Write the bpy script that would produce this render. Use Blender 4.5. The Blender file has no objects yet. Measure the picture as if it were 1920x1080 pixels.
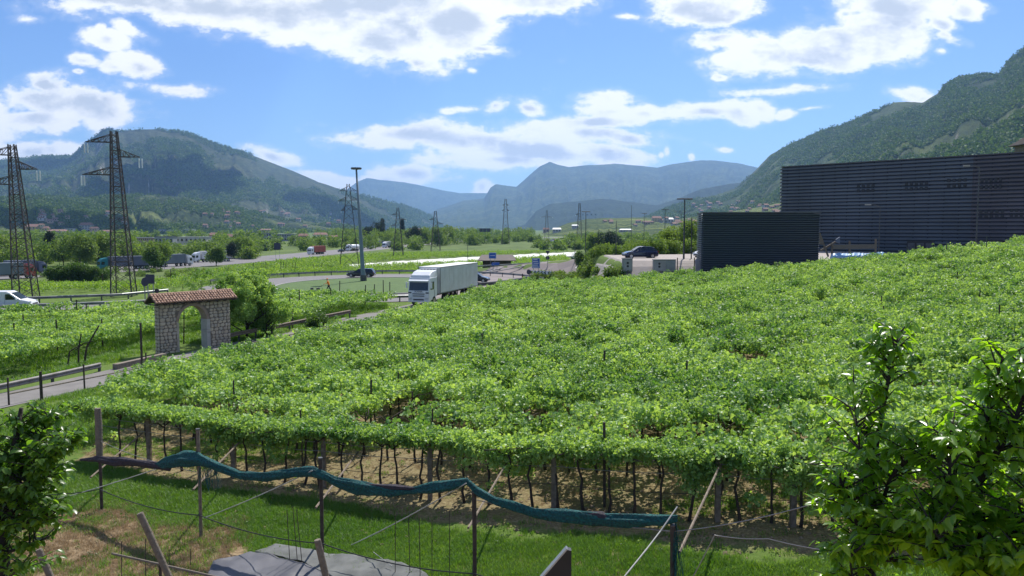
import bpy, bmesh, math, random
import numpy as np
from mathutils import Vector, Matrix, noise as mnoise
random.seed(7); np.random.seed(7)
R = math.radians
sc = bpy.context.scene
COL = sc.collection
# ---------------------------------------------------------------- camera
F = 1478.0; CAMZ = 8.2; PITCH = math.atan(112/F)
cam = bpy.data.cameras.new('camera'); camo = bpy.data.objects.new('camera', cam); COL.objects.link(camo)
camo.location = (0, 0, CAMZ); camo.rotation_euler = (math.pi/2-PITCH, 0, 0)
cam.sensor_width = 36; cam.lens = 36*F/1920; cam.clip_start = 0.1; cam.clip_end = 80000
sc.camera = camo
sc.view_settings.view_transform = 'Standard'; sc.view_settings.look = 'None'
sc.view_settings.exposure = 0.33; sc.view_settings.gamma = 1.0
# ---------------------------------------------------------------- sun
SUN_EL, SUN_AZ = R(54), R(16)          # azimuth measured from +Y towards +X
SUND = Vector((math.sin(SUN_AZ)*math.cos(SUN_EL), math.cos(SUN_AZ)*math.cos(SUN_EL), math.sin(SUN_EL)))
sl = bpy.data.lights.new('sun', 'SUN'); sl.energy = 5.0; sl.angle = R(0.5); sl.color = (1, 0.955, 0.88)
so = bpy.data.objects.new('sun', sl); COL.objects.link(so); so.rotation_euler = SUND.to_track_quat('Z', 'Y').to_euler()
so.location = (0, 0, 60)
# ---------------------------------------------------------------- world: sky texture and clouds
world = bpy.data.worlds.new('World'); sc.world = world; world.use_nodes = True
def uv_of(px, py):
    u = (px-960)/F; v = (540-py)/F
    cp, sp = math.cos(PITCH), math.sin(PITCH)
    y = cp+v*sp; z = -sp+v*cp
    return u/y, z/y
def build_sky():
    nt = world.node_tree; N = nt.nodes; L = nt.links; N.clear()
    def n(t, **k):
        x = N.new(t)
        for a, b in k.items(): setattr(x, a, b)
        return x
    def val(sock, v):
        if isinstance(v, (int, float, tuple)): sock.default_value = v
        else: L.new(v, sock)
    def m(op, a, b=0.0, c=None):
        x = n('ShaderNodeMath', operation=op); val(x.inputs[0], a); val(x.inputs[1], b)
        if c is not None: val(x.inputs[2], c)
        return x.outputs[0]
    def mr(v, a, b, c=0.0, d=1.0):
        x = n('ShaderNodeMapRange', interpolation_type='SMOOTHSTEP'); val(x.inputs[0], v)
        for i, q in enumerate((a, b, c, d)): val(x.inputs[i+1], q)
        return x.outputs[0]
    sky = n('ShaderNodeTexSky', sky_type='NISHITA'); sky.sun_disc = False
    sky.sun_elevation = SUN_EL; sky.sun_rotation = SUN_AZ
    sky.altitude = 200; sky.air_density = 1.0; sky.dust_density = 0.35; sky.ozone_density = 4.0
    tc = n('ShaderNodeTexCoord'); sp = n('ShaderNodeSeparateXYZ'); L.new(tc.outputs['Generated'], sp.inputs[0])
    X, Y, Z = sp.outputs
    ay = m('MAXIMUM', m('ABSOLUTE', Y), 0.05)
    u = m('DIVIDE', X, ay); v = m('DIVIDE', Z, ay)
    # cloud noise in plane space
    cv = n('ShaderNodeCombineXYZ'); val(cv.inputs[0], u); val(cv.inputs[1], m('MULTIPLY', v, 1.7)); val(cv.inputs[2], m('SIGN', Y))
    nz = n('ShaderNodeTexNoise'); nz.inputs['Scale'].default_value = 9.0; nz.inputs['Detail'].default_value = 9; nz.inputs['Roughness'].default_value = 0.58
    L.new(cv.outputs[0], nz.inputs['Vector'])
    nf = n('ShaderNodeTexNoise'); nf.inputs['Scale'].default_value = 38; nf.inputs['Detail'].default_value = 6; nf.inputs['Roughness'].default_value = 0.6
    L.new(cv.outputs[0], nf.inputs['Vector'])
    cv2 = n('ShaderNodeVectorMath', operation='ADD'); L.new(cv.outputs[0], cv2.inputs[0]); cv2.inputs[1].default_value = (0.012, 0.028, 0)
    nz2 = n('ShaderNodeTexNoise'); nz2.inputs['Scale'].default_value = 9.0; nz2.inputs['Detail'].default_value = 5; nz2.inputs['Roughness'].default_value = 0.55
    L.new(cv2.outputs[0], nz2.inputs['Vector'])
    blobs = [(250,-8,200,34,0),(420,6,230,40,-4),(600,18,230,62,-4),(730,62,120,60,-12),(850,48,85,62,10),(700,0,300,50,0),(1010,0,130,28,3),(905,92,48,9,-5),(780,118,40,16,-10),
        (55,36,26,7,0),(200,72,40,17,-8),(238,50,38,12,-25),(190,60,12,16,0),(155,113,24,9,-5),(262,124,50,19,-14),(215,125,22,9,0),(330,168,72,11,-5),(148,134,11,5,0),
        (90,190,118,42,-4),(170,200,92,36,-14),(60,222,120,27,3),(190,222,56,13,0),(85,160,60,24,0),(60,286,100,20,0),(-60,220,120,60,0),
        (510,294,52,13,-18),(610,334,70,13,-10),(770,326,84,17,-4),(725,338,70,12,0),(905,352,17,15,20),(650,340,30,10,0),
        (760,252,118,24,4),(870,262,180,24,-5),(1000,285,200,24,-3),(940,300,160,18,0),(1150,292,90,26,-6),(1090,250,150,18,-4),(1180,262,70,18,-10),(1130,228,110,15,4),
        (1147,186,48,15,0),(1150,210,60,16,0),(845,208,16,5,0),(880,205,38,6,4),(928,198,27,14,10),(990,203,30,12,-10),(1210,213,40,16,-5),(1320,208,85,14,0),(1390,212,48,20,-8),(1425,205,30,18,-30),(1474,216,22,9,10),
        (1520,203,24,4,8),(1460,170,88,8,3),(1490,165,40,10,0),(1710,178,52,13,-12),(1730,185,30,10,10),(1250,282,9,12,0),
        (1315,18,92,30,0),(1340,72,60,18,8),(1560,86,190,44,8),(1440,98,80,32,-6),(1650,62,120,52,8),(1520,112,90,18,0),(1690,10,110,36,0),(1812,18,36,22,0),(1765,45,40,16,-20),(1778,68,36,11,-15),(1764,95,14,6,0),(1330,35,60,20,0),
        (1240,290,8,8,0),(885,132,9,5,0),(1360,282,14,5,0),(1296,295,6,7,0),(1350,145,12,5,0),(1175,30,24,5,0)]
    f = None
    for (px, py, rx, ry, rot) in blobs:
        bu, bv = uv_of(px, py); a = R(rot)
        mp = n('ShaderNodeMapping', vector_type='TEXTURE')
        L.new(cvec.outputs[0] if False else cuv(n, val, u, v), mp.inputs['Vector'])
        mp.inputs['Location'].default_value = (bu, bv, 0); mp.inputs['Rotation'].default_value = (0, 0, a)
        mp.inputs['Scale'].default_value = (rx*1.12/F, ry*1.2/F, 1)
        ln = n('ShaderNodeVectorMath', operation='LENGTH'); L.new(mp.outputs[0], ln.inputs[0])
        g = m('SUBTRACT', 1.0, ln.outputs['Value'])
        g = m('MULTIPLY', g, 0.35+0.65*min(1, ry/30.0)) if ry < 30 else g
        f = g if f is None else m('SMOOTH_MAX', f, g, 0.12) if False else m('MAXIMUM', f, g)
    f = m('MAXIMUM', f, -0.6)
    front = m('GREATER_THAN', Y, 0.02)
    # elsewhere (above, beside and behind the frame) the same broken cumulus goes on
    inframe = m('MULTIPLY', m('MULTIPLY', mr(m('ABSOLUTE', u), 0.68, 0.8, 1, 0), mr(v, 0.30, 0.42, 1, 0)), front)
    nb = n('ShaderNodeTexNoise'); nb.inputs['Scale'].default_value = 3.2; nb.inputs['Detail'].default_value = 4
    ct = n('ShaderNodeCombineXYZ'); zz = m('MAXIMUM', Z, 0.06); val(ct.inputs[0], m('DIVIDE', X, zz)); val(ct.inputs[1], m('DIVIDE', Y, zz))
    sc_ = n('ShaderNodeVectorMath', operation='SCALE'); L.new(ct.outputs[0], sc_.inputs[0]); sc_.inputs['Scale'].default_value = 0.35
    L.new(sc_.outputs[0], nb.inputs['Vector'])
    gen = m('MULTIPLY', m('SUBTRACT', nb.outputs['Fac'], 0.56), 4.0)
    mix = n('ShaderNodeMix'); val(mix.inputs[0], inframe); L.new(gen, mix.inputs[2]); L.new(f, mix.inputs[3]); f = mix.outputs[0]
    nn = m('SUBTRACT', nz.outputs['Fac'], 0.5); nn2 = m('SUBTRACT', nf.outputs['Fac'], 0.5)
    ff = m('ADD', f, m('ADD', m('MULTIPLY', nn, 1.9), m('MULTIPLY', nn2, 0.95)))
    mask = mr(ff, -0.07, 0.32)
    wis = mr(ff, -0.28, 0.2, 0, 0.22)
    mask = m('MAXIMUM', mask, wis)
    mask = m('MULTIPLY', mask, mr(Z, -0.01, 0.02))
    # thick parts are greyer, edges and tops bright
    rel = m('SUBTRACT', nz2.outputs['Fac'], nz.outputs['Fac'])
    thick = mr(f, 0.15, 0.85)
    shade = m('ADD', m('MULTIPLY', thick, 0.55), m('MULTIPLY', rel, 3.2))
    shade = m('MULTIPLY', shade, mr(ff, 0.1, 0.6)); shade = mr(shade, -0.05, 0.75)
    cc = n('ShaderNodeMix', data_type='RGBA'); val(cc.inputs[0], shade)
    cc.inputs[6].default_value = (11.2, 11.3, 11.4, 1); cc.inputs[7].default_value = (6.2, 6.9, 8.0, 1)
    tint = n('ShaderNodeMix', data_type='RGBA', blend_type='MULTIPLY'); tint.inputs[0].default_value = 1
    L.new(sky.outputs[0], tint.inputs[6]); tint.inputs[7].default_value = SKY_TINT
    fin = n('ShaderNodeMix', data_type='RGBA'); val(fin.inputs[0], mask); L.new(tint.outputs[2], fin.inputs[6]); L.new(cc.outputs[2], fin.inputs[7])
    bg = n('ShaderNodeBackground'); bg.inputs['Strength'].default_value = 0.082; L.new(fin.outputs[2], bg.inputs['Color'])
    out = n('ShaderNodeOutputWorld'); L.new(bg.outputs[0], out.inputs['Surface'])
SKY_TINT = (0.80, 0.98, 1.27, 1)
_c = {}
def cuv(n, val, u, v):
    if 'o' not in _c:
        x = n('ShaderNodeCombineXYZ'); val(x.inputs[0], u); val(x.inputs[1], v); _c['o'] = x.outputs[0]
    return _c['o']
build_sky()
world.cycles.sampling_method = 'MANUAL'; world.cycles.sample_map_resolution = 512
sc.cycles.volume_bounces = 1; sc.cycles.max_bounces = 6; sc.cycles.diffuse_bounces = 2; sc.cycles.glossy_bounces = 2
sc.cycles.transmission_bounces = 3; sc.cycles.transparent_max_bounces = 6; sc.cycles.sample_clamp_indirect = 6

# ---------------------------------------------------------------- helpers
def sm(a, b, x):
    t = np.clip((x-a)/(b-a), 0, 1); return t*t*(3-2*t)
def H(x, y):
    """ground height; the valley floor by the lane is 0"""
    x = np.asarray(x, float); y = np.asarray(y, float)
    xs = np.log1p(np.exp((x+6)*0.7))/0.7
    xc = np.minimum(xs, 60)
    rise = 0.063*xc + 0.0007*np.maximum(np.minimum(x, 60), 0)**2
    rise = rise*(1-sm(92, 112, y)*(1-sm(8, 30, x)*0.0))
    wl = sm(-42, -58, x); drop = -4.3*sm(142-42*wl, 188-20*wl, y)
    left = -0.9*sm(-25.5, -29, x)*sm(40, 46, y)*(1-sm(66, 71, y))
    base = rise+drop+left
    # ramp embankment behind the yard
    ax_, ay_, bx_, by_ = -7.5, 158.0, 30.0, 131.0; L2_ = (bx_-ax_)**2+(by_-ay_)**2
    t_ = np.clip(((x-ax_)*(bx_-ax_)+(y-ay_)*(by_-ay_))/L2_, 0, 1.6); dist_ = np.hypot(x-(ax_+t_*(bx_-ax_)), y-(ay_+t_*(by_-ay_)))
    crest = 0.0+4.9*np.clip(t_, 0, 1.25)-np.maximum(0, dist_-4.5)*.55
    base = np.where(t_ > 0, np.maximum(base, crest), base)
    plat = sm(9.5, 12.5, x)*sm(84.5, 89.8, y)*(1-sm(116, 124, y))
    plat = np.maximum(plat, sm(24, 29, x)*sm(80, 90, y)*(1-sm(150, 175, y)))
    return base*(1-plat)+np.maximum(4.45, 0)*plat
def Hf(x, y): return float(H(x, y))
def ray(px, py):
    u = (px-960)/F; v = (540-py)/F; cp, sp = math.cos(PITCH), math.sin(PITCH)
    return Vector((u, cp+v*sp, -sp+v*cp))
def P(px, py, Y):
    d = ray(px, py); return Vector((0, 0, CAMZ))+d*(Y/d.y)
def G(px, py, dz=0.0):
    d = ray(px, py); d = d/d.y; y = 8.0
    while y < 9000:
        p = Vector((0, 0, CAMZ))+d*y
        if p.z <= Hf(p.x, p.y)+dz: return p
        y *= 1.004
    return Vector((0, 0, CAMZ))+d*y
def GX(px, Y, dz=0.0):
    x = (px-960)/F*Y; return Vector((x, Y, Hf(x, Y)+dz))

def mat(name, col, rough=0.7, metal=0.0, var=0.18, scale=3.0, spec=0.5, col2=None, bump=0.0, detail=4, coat=0.0):
    mt = bpy.data.materials.new(name); mt.use_nodes = True; nt = mt.node_tree; b = nt.nodes['Principled BSDF']
    b.inputs['Roughness'].default_value = rough; b.inputs['Metallic'].default_value = metal
    b.inputs['Specular IOR Level'].default_value = spec; b.inputs['Coat Weight'].default_value = coat
    tc = nt.nodes.new('ShaderNodeNewGeometry')
    nz = nt.nodes.new('ShaderNodeTexNoise'); nz.inputs['Scale'].default_value = scale; nz.inputs['Detail'].default_value = detail
    nt.links.new(tc.outputs['Position'], nz.inputs['Vector'])
    mr_ = nt.nodes.new('ShaderNodeMapRange'); mr_.inputs[1].default_value = 0.3; mr_.inputs[2].default_value = 0.7
    nt.links.new(nz.outputs['Fac'], mr_.inputs[0])
    mx = nt.nodes.new('ShaderNodeMix'); mx.data_type = 'RGBA'
    c2 = col2 if col2 else tuple(c*(1-var) for c in col)
    c1 = col if col2 else tuple(min(1, c*(1+var)) for c in col)
    mx.inputs[6].default_value = (*c1, 1); mx.inputs[7].default_value = (*c2, 1)
    nt.links.new(mr_.outputs[0], mx.inputs[0]); nt.links.new(mx.outputs[2], b.inputs['Base Color'])
    if bump:
        bp = nt.nodes.new('ShaderNodeBump'); bp.inputs['Strength'].default_value = bump; bp.inputs['Distance'].default_value = 0.05
        nt.links.new(nz.outputs['Fac'], bp.inputs['Height']); nt.links.new(bp.outputs[0], b.inputs['Normal'])
    return mt
def leafmat(name, c1, c2, trans=0.35, rough=0.38, tcol=None, spec=0.5, topc=None):
    mt = bpy.data.materials.new(name); mt.use_nodes = True; nt = mt.node_tree; N = nt.nodes; L = nt.links
    b = N['Principled BSDF']; out = N['Material Output']
    g = N.new('ShaderNodeNewGeometry'); oi = N.new('ShaderNodeObjectInfo')
    a = N.new('ShaderNodeMath'); a.operation = 'MULTIPLY_ADD'; L.new(oi.outputs['Random'], a.inputs[0]); a.inputs[1].default_value = 0.5
    b2 = N.new('ShaderNodeMath'); b2.operation = 'MULTIPLY'; L.new(g.outputs['Random Per Island'], b2.inputs[0]); b2.inputs[1].default_value = 0.5
    L.new(b2.outputs[0], a.inputs[2])
    nz = N.new('ShaderNodeTexNoise'); nz.inputs['Scale'].default_value = 0.22; nz.inputs['Detail'].default_value = 3; L.new(g.outputs['Position'], nz.inputs['Vector'])
    ad = N.new('ShaderNodeMath'); ad.operation = 'MULTIPLY_ADD'; L.new(nz.outputs['Fac'], ad.inputs[0]); ad.inputs[1].default_value = 1.8; ad.inputs[2].default_value = -0.9
    s = N.new('ShaderNodeMath'); s.operation = 'ADD'; s.use_clamp = True; L.new(a.outputs[0], s.inputs[0]); L.new(ad.outputs[0], s.inputs[1])
    mx = N.new('ShaderNodeMix'); mx.data_type = 'RGBA'; L.new(s.outputs[0], mx.inputs[0]); mx.inputs[6].default_value = (*c1, 1); mx.inputs[7].default_value = (*c2, 1)
    L.new(mx.outputs[2], b.inputs['Base Color']); b.inputs['Roughness'].default_value = rough; b.inputs['Specular IOR Level'].default_value = spec
    t = N.new('ShaderNodeBsdfTranslucent')
    tm = N.new('ShaderNodeMix'); tm.data_type = 'RGBA'; tm.blend_type = 'MULTIPLY'; tm.inputs[0].default_value = 1
    L.new(mx.outputs[2], tm.inputs[6]); tc = tcol or (2.6, 2.3, 0.9); tm.inputs[7].default_value = (*tc, 1)
    L.new(tm.outputs[2], t.inputs['Color'])
    ms = N.new('ShaderNodeMixShader'); ms.inputs[0].default_value = trans; L.new(b.outputs[0], ms.inputs[1]); L.new(t.outputs[0], ms.inputs[2]); L.new(ms.outputs[0], out.inputs['Surface'])
    return mt
def emat(name, col):  # glass-like dark pane
    mt = bpy.data.materials.new(name); mt.use_nodes = True; b = mt.node_tree.nodes['Principled BSDF']
    b.inputs['Base Color'].default_value = (*col, 1); b.inputs['Roughness'].default_value = 0.06; b.inputs['Specular IOR Level'].default_value = 0.8
    return mt

def tag(o, label=None, cat=None, group=None, kind=None):
    if label: o['label'] = label
    if cat: o['category'] = cat
    if group: o['group'] = group
    if kind: o['kind'] = kind
    return o
def empty(name, loc=(0, 0, 0), rz=0.0, label=None, cat=None, group=None):
    o = bpy.data.objects.new(name, None); COL.objects.link(o); o.location = loc; o.rotation_euler = (0, 0, rz); o.empty_display_size = .2
    return tag(o, label, cat, group)
def children(o): return [c for c in bpy.data.objects if c.parent == o]
def copy_tree(o, parent=None, kids=None):
    if kids is None:
        kids = {}
        for c in bpy.data.objects:
            if c.parent: kids.setdefault(c.parent.name, []).append(c)
    c = o.copy(); COL.objects.link(c); c.parent = parent
    for ch in kids.get(o.name, []): copy_tree(ch, c, kids)
    return c
class MB:
    def __init__(s): s.v = []; s.f = []; s.m = []; s.cur = 0
    def add(s, vs, fs):
        o = len(s.v); s.v += [tuple(v) for v in vs]; s.f += [tuple(i+o for i in f) for f in fs]; s.m += [s.cur]*len(fs); return s
    def box(s, c, d, rz=0.0, taper=1.0):
        cx, cy, cz = c; a, b, h = d[0]/2, d[1]/2, d[2]/2; ca, sa = math.cos(rz), math.sin(rz); vs = []
        for z, k in ((-h, 1), (h, taper)):
            for x, y in ((-a, -b), (a, -b), (a, b), (-a, b)):
                x *= k; y *= k; vs.append((cx+x*ca-y*sa, cy+x*sa+y*ca, cz+z))
        return s.add(vs, [(0, 3, 2, 1), (4, 5, 6, 7), (0, 1, 5, 4), (1, 2, 6, 5), (2, 3, 7, 6), (3, 0, 4, 7)])
    def beam(s, p0, p1, w, h=None):
        h = h or w; p0 = Vector(p0); p1 = Vector(p1); d = (p1-p0).normalized()
        up = Vector((0, 0, 1)) if abs(d.z) < .95 else Vector((0, 1, 0)); sx = d.cross(up).normalized(); uy = sx.cross(d)
        vs = [p+sx*a*w/2+uy*b*h/2 for p in (p0, p1) for a, b in ((-1, -1), (1, -1), (1, 1), (-1, 1))]
        return s.add(vs, [(0, 1, 2, 3), (7, 6, 5, 4), (0, 4, 5, 1), (1, 5, 6, 2), (2, 6, 7, 3), (3, 7, 4, 0)])
    def tube(s, pts, rs, n=8, cap=True):
        pts = [Vector(p) for p in pts]; k = len(pts); rs = rs if hasattr(rs, '__len__') else [rs]*k; vs = []; fs = []
        pr = None
        for i, p in enumerate(pts):
            d = (pts[min(i+1, k-1)]-pts[max(i-1, 0)]).normalized()
            if pr is None:
                up = Vector((0, 0, 1)) if abs(d.z) < .9 else Vector((0, 1, 0)); a = d.cross(up).normalized()
            else: a = (pr-d*pr.dot(d)).normalized()
            pr = a; b = d.cross(a)
            for j in range(n):
                t = 2*math.pi*j/n; vs.append(p+(a*math.cos(t)+b*math.sin(t))*rs[i])
        for i in range(k-1):
            for j in range(n): fs.append((i*n+j, i*n+(j+1) % n, (i+1)*n+(j+1) % n, (i+1)*n+j))
        if cap: fs.append(tuple(range(n-1, -1, -1))); fs.append(tuple((k-1)*n+j for j in range(n)))
        return s.add(vs, fs)
    def loft(s, rings, cap=True):
        n = len(rings[0]); vs = [p for r in rings for p in r]; fs = []
        for i in range(len(rings)-1):
            for j in range(n): fs.append((i*n+j, i*n+(j+1) % n, (i+1)*n+(j+1) % n, (i+1)*n+j))
        if cap: fs.append(tuple(range(n-1, -1, -1))); fs.append(tuple((len(rings)-1)*n+j for j in range(n)))
        return s.add(vs, fs)
    def prism(s, poly, axis, a, b):
        """poly: 2D points extruded along axis (0,1,2) from a to b"""
        def mk(p, t):
            q = [p[0], p[1]]; q.insert(axis, t); return tuple(q)
        n = len(poly); vs = [mk(p, a) for p in poly]+[mk(p, b) for p in poly]
        fs = [tuple(range(n-1, -1, -1)), tuple(range(n, 2*n))]+[(i, (i+1) % n, n+(i+1) % n, n+i) for i in range(n)]
        return s.add(vs, fs)
    def mesh(s, name, mats, smooth=False):
        me = bpy.data.meshes.new(name); me.from_pydata(s.v, [], s.f)
        if not isinstance(mats, (list, tuple)): mats = [mats]
        for m_ in mats: me.materials.append(m_)
        me.polygons.foreach_set('material_index', s.m)
        bm = bmesh.new(); bm.from_mesh(me); bmesh.ops.recalc_face_normals(bm, faces=bm.faces); bm.to_mesh(me); bm.free()
        if smooth: me.polygons.foreach_set('use_smooth', [True]*len(me.polygons))
        me.update(); return me
    def build(s, name, mats, parent=None, smooth=False, bevel=0.0, loc=None, rz=None):
        o = bpy.data.objects.new(name, s.mesh(name, mats, smooth)); COL.objects.link(o)
        if parent: o.parent = parent
        if loc is not None: o.location = loc
        if rz is not None: o.rotation_euler[2] = rz
        if bevel:
            md = o.modifiers.new('bevel', 'BEVEL'); md.width = bevel; md.segments = 2; md.limit_method = 'ANGLE'
        return o
def npmesh(name, verts, faces, mats, smooth=True):
    me = bpy.data.meshes.new(name); verts = np.asarray(verts, np.float32); faces = np.asarray(faces, np.int32); k = faces.shape[1]
    me.vertices.add(len(verts)); me.vertices.foreach_set('co', verts.ravel()); me.loops.add(faces.size); me.loops.foreach_set('vertex_index', faces.ravel())
    me.polygons.add(len(faces)); me.polygons.foreach_set('loop_start', np.arange(len(faces))*k); me.polygons.foreach_set('loop_total', np.full(len(faces), k))
    for m_ in (mats if isinstance(mats, (list, tuple)) else [mats]): me.materials.append(m_)
    if smooth: me.polygons.foreach_set('use_smooth', np.ones(len(faces), bool))
    me.update(calc_edges=True); me.validate(); return me
def gridmesh(name, X, Yy, Z, m_, smooth=True):
    ny, nx = X.shape; idx = np.arange(nx*ny).reshape(ny, nx)
    f = np.stack([idx[:-1, :-1], idx[:-1, 1:], idx[1:, 1:], idx[1:, :-1]], -1).reshape(-1, 4)
    return npmesh(name, np.stack([X, Yy, Z], -1).reshape(-1, 3), f, m_, smooth)
def link(me, name, parent=None, loc=None):
    o = bpy.data.objects.new(name, me); COL.objects.link(o)
    if parent: o.parent = parent
    if loc is not None: o.location = loc
    return o
_unit = {}
def unit(kind, mt):
    k = (kind, mt.name)
    if k not in _unit:
        b = MB()
        if kind == 'box': b.box((0, 0, 0), (1, 1, 1))
        elif kind == 'rod': b.tube([(0, 0, -.5), (0, 0, .5)], .5, 6)
        _unit[k] = b.mesh(kind, mt)
    return _unit[k]
def bar(name, parent, p0, p1, w, mt, kind='box', h=None):
    p0 = Vector(p0); p1 = Vector(p1); o = bpy.data.objects.new(name, unit(kind, mt)); COL.objects.link(o)
    if parent: o.parent = parent
    d = p1-p0; q = d.to_track_quat('Z', 'Y'); o.location = (p0+p1)/2; o.rotation_mode = 'QUATERNION'; o.rotation_quaternion = q
    o.scale = (w, h or w, d.length); return o
# numpy value noise
def vnoise(x, y, seed=0):
    x = np.asarray(x, float); y = np.asarray(y, float)
    xi = np.floor(x).astype(np.int64); yi = np.floor(y).astype(np.int64); xf = x-xi; yf = y-yi
    def h(a, b):
        n_ = (a*374761393+b*668265263+seed*1442695041) & 0xffffffff
        n_ = ((n_ ^ (n_ >> 13))*1274126177) & 0xffffffff; return ((n_ ^ (n_ >> 16)) & 0xffff)/65535.0
    u = xf*xf*(3-2*xf); v = yf*yf*(3-2*yf)
    return (h(xi, yi)*(1-u)+h(xi+1, yi)*u)*(1-v)+(h(xi, yi+1)*(1-u)+h(xi+1, yi+1)*u)*v
def fbm(x, y, o=5, seed=0, rough=.5):
    s = 0; a = 1; t = 0
    for i in range(o): s = s+a*vnoise(x*2**i, y*2**i, seed+i*17); t += a; a *= rough
    return s/t
# ---- scatter through geometry nodes
_cols = {}
def scatter(name, pts, scl, source, rot=None, parent=None, tilt=0.5):
    """source: list of meshes instanced on the points (foliage, grass)"""
    pts = np.asarray(pts, np.float32); n_ = len(pts)
    key = tuple(m_.name for m_ in source)
    if key not in _cols:
        c = bpy.data.collections.new('foliage_source')
        for i, m_ in enumerate(source):
            o = bpy.data.objects.new('foliage_%02d_%s' % (i, m_.name), m_); c.objects.link(o)
        _cols[key] = c
    me = bpy.data.meshes.new(name); me.vertices.add(n_); me.vertices.foreach_set('co', pts.ravel())
    if rot is None:
        rot = np.random.uniform(-tilt, tilt, (n_, 3)); rot[:, 2] = np.random.uniform(0, 6.283, n_)
    a = me.attributes.new('rot', 'FLOAT_VECTOR', 'POINT'); a.data.foreach_set('vector', np.asarray(rot, np.float32).ravel())
    a = me.attributes.new('scl', 'FLOAT', 'POINT'); a.data.foreach_set('value', np.asarray(np.broadcast_to(scl, n_), np.float32).ravel().copy())
    a = me.attributes.new('idx', 'INT', 'POINT'); a.data.foreach_set('value', np.random.randint(0, len(source), n_).astype(np.int32))
    o = link(me, name, parent)
    ng = bpy.data.node_groups.new(name+'_scatter', 'GeometryNodeTree')
    ng.interface.new_socket('Geometry', in_out='INPUT', socket_type='NodeSocketGeometry'); ng.interface.new_socket('Geometry', in_out='OUTPUT', socket_type='NodeSocketGeometry')
    N = ng.nodes; L = ng.links; gi = N.new('NodeGroupInput'); go = N.new('NodeGroupOutput')
    ci = N.new('GeometryNodeCollectionInfo'); ci.inputs['Collection'].default_value = _cols[key]; ci.inputs['Separate Children'].default_value = True; ci.inputs['Reset Children'].default_value = True
    ip = N.new('GeometryNodeInstanceOnPoints'); ip.inputs['Pick Instance'].default_value = True
    def na(nm, t):
        x = N.new('GeometryNodeInputNamedAttribute'); x.data_type = t; x.inputs['Name'].default_value = nm; return x.outputs['Attribute']
    er = N.new('FunctionNodeEulerToRotation'); L.new(na('rot', 'FLOAT_VECTOR'), er.inputs[0])
    L.new(gi.outputs[0], ip.inputs['Points']); L.new(ci.outputs[0], ip.inputs['Instance']); L.new(na('idx', 'INT'), ip.inputs['Instance Index'])
    L.new(er.outputs[0], ip.inputs['Rotation']); L.new(na('scl', 'FLOAT'), ip.inputs['Scale']); L.new(ip.outputs[0], go.inputs[0])
    if parent: o['kind'] = 'stuff'
    md = o.modifiers.new('scatter', 'NODES'); md.node_group = ng
    return o
def inpoly(x, y, poly):
    x = np.asarray(x); y = np.asarray(y); r = np.zeros(x.shape, bool); n_ = len(poly)
    for i in range(n_):
        x1, y1 = poly[i]; x2, y2 = poly[(i+1) % n_]
        c = ((y1 > y) != (y2 > y)) & (x < (x2-x1)*(y-y1)/((y2-y1) or 1e-9)+x1); r ^= c
    return r

# ---------------------------------------------------------------- materials
M = {}
M['asphalt'] = mat('asphalt', (0.16, 0.15, 0.15), .85, var=.12, scale=1.2)
M['lane'] = mat('lane_concrete', (0.21, 0.195, 0.18), .9, col2=(0.15, 0.14, 0.13), scale=.9, detail=6)
M['redroad'] = mat('worn_asphalt', (0.22, 0.18, 0.17), .85, col2=(0.17, 0.145, 0.14), scale=.3)
M['lot'] = mat('pale_gravel', (0.34, 0.30, 0.27), .95, var=.1, scale=1.5)
M['paint'] = mat('road_paint', (0.7, 0.7, 0.68), .7, var=.1)
M['galv'] = mat('galvanised_steel', (0.24, 0.25, 0.25), .5, metal=.6, var=.25, scale=1.3)
M['galvdark'] = mat('dull_steel', (0.09, 0.095, 0.10), .55, metal=.5, var=.25)
M['lattice'] = mat('painted_lattice_steel', (0.035, 0.03, 0.03), .65, metal=.2, var=.4, scale=2.5, col2=(0.10, 0.085, 0.075))
M['insul'] = mat('glass_insulator', (0.6, 0.66, 0.66), .25, var=.1)
M['wood'] = mat('weathered_wood', (0.23, 0.18, 0.13), .85, col2=(0.12, 0.09, 0.065), scale=9, bump=.4)
M['woodgrey'] = mat('grey_weathered_wood', (0.20, 0.165, 0.125), .85, col2=(0.12, 0.1, 0.075), scale=14, bump=.5)
M['wooddark'] = mat('dark_post_wood', (0.055, 0.042, 0.033), .9, var=.35, scale=8, bump=.3)
M['vinewood'] = mat('vine_bark', (0.05, 0.036, 0.028), .95, var=.4, scale=20, bump=.6)
M['bark'] = mat('tree_bark', (0.03, 0.025, 0.02), .95, var=.4, scale=15, bump=.6)
M['wire'] = mat('fence_wire', (0.28, 0.27, 0.26), .5, metal=.5, var=.2)
M['cabledark'] = mat('black_hose', (0.03, 0.028, 0.027), .6, var=.3)
M['cord'] = mat('pale_cord', (0.42, 0.41, 0.38), .7, var=.2)
M['white'] = mat('white_paint', (0.72, 0.73, 0.74), .35, var=.04, scale=.8, coat=.3)
M['whitebox'] = mat('trailer_white', (0.68, 0.68, 0.67), .5, col2=(.56, .55, .53), scale=.9, detail=8)
M['black'] = mat('black_plastic', (0.02, 0.02, 0.022), .5, var=.2)
M['oldrail'] = mat('dull_old_rail', (.27, .26, .24), .75, metal=.1, col2=(.17, .15, .13), scale=3)
M['rubber'] = mat('tyre_rubber', (0.018, 0.018, 0.018), .85, var=.2)
M['rim'] = mat('wheel_rim', (0.4, 0.4, 0.42), .3, metal=.8, var=.1)
M['dullpane'] = mat('tinted_pane', (.014, .018, .022), .35, var=.2)
M['glass'] = emat('dark_glass', (0.012, 0.018, 0.022))
M['lamp'] = emat('lamp_glass', (0.6, 0.6, 0.58))
M['redlamp'] = emat('red_lamp', (0.35, 0.02, 0.02))
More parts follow.
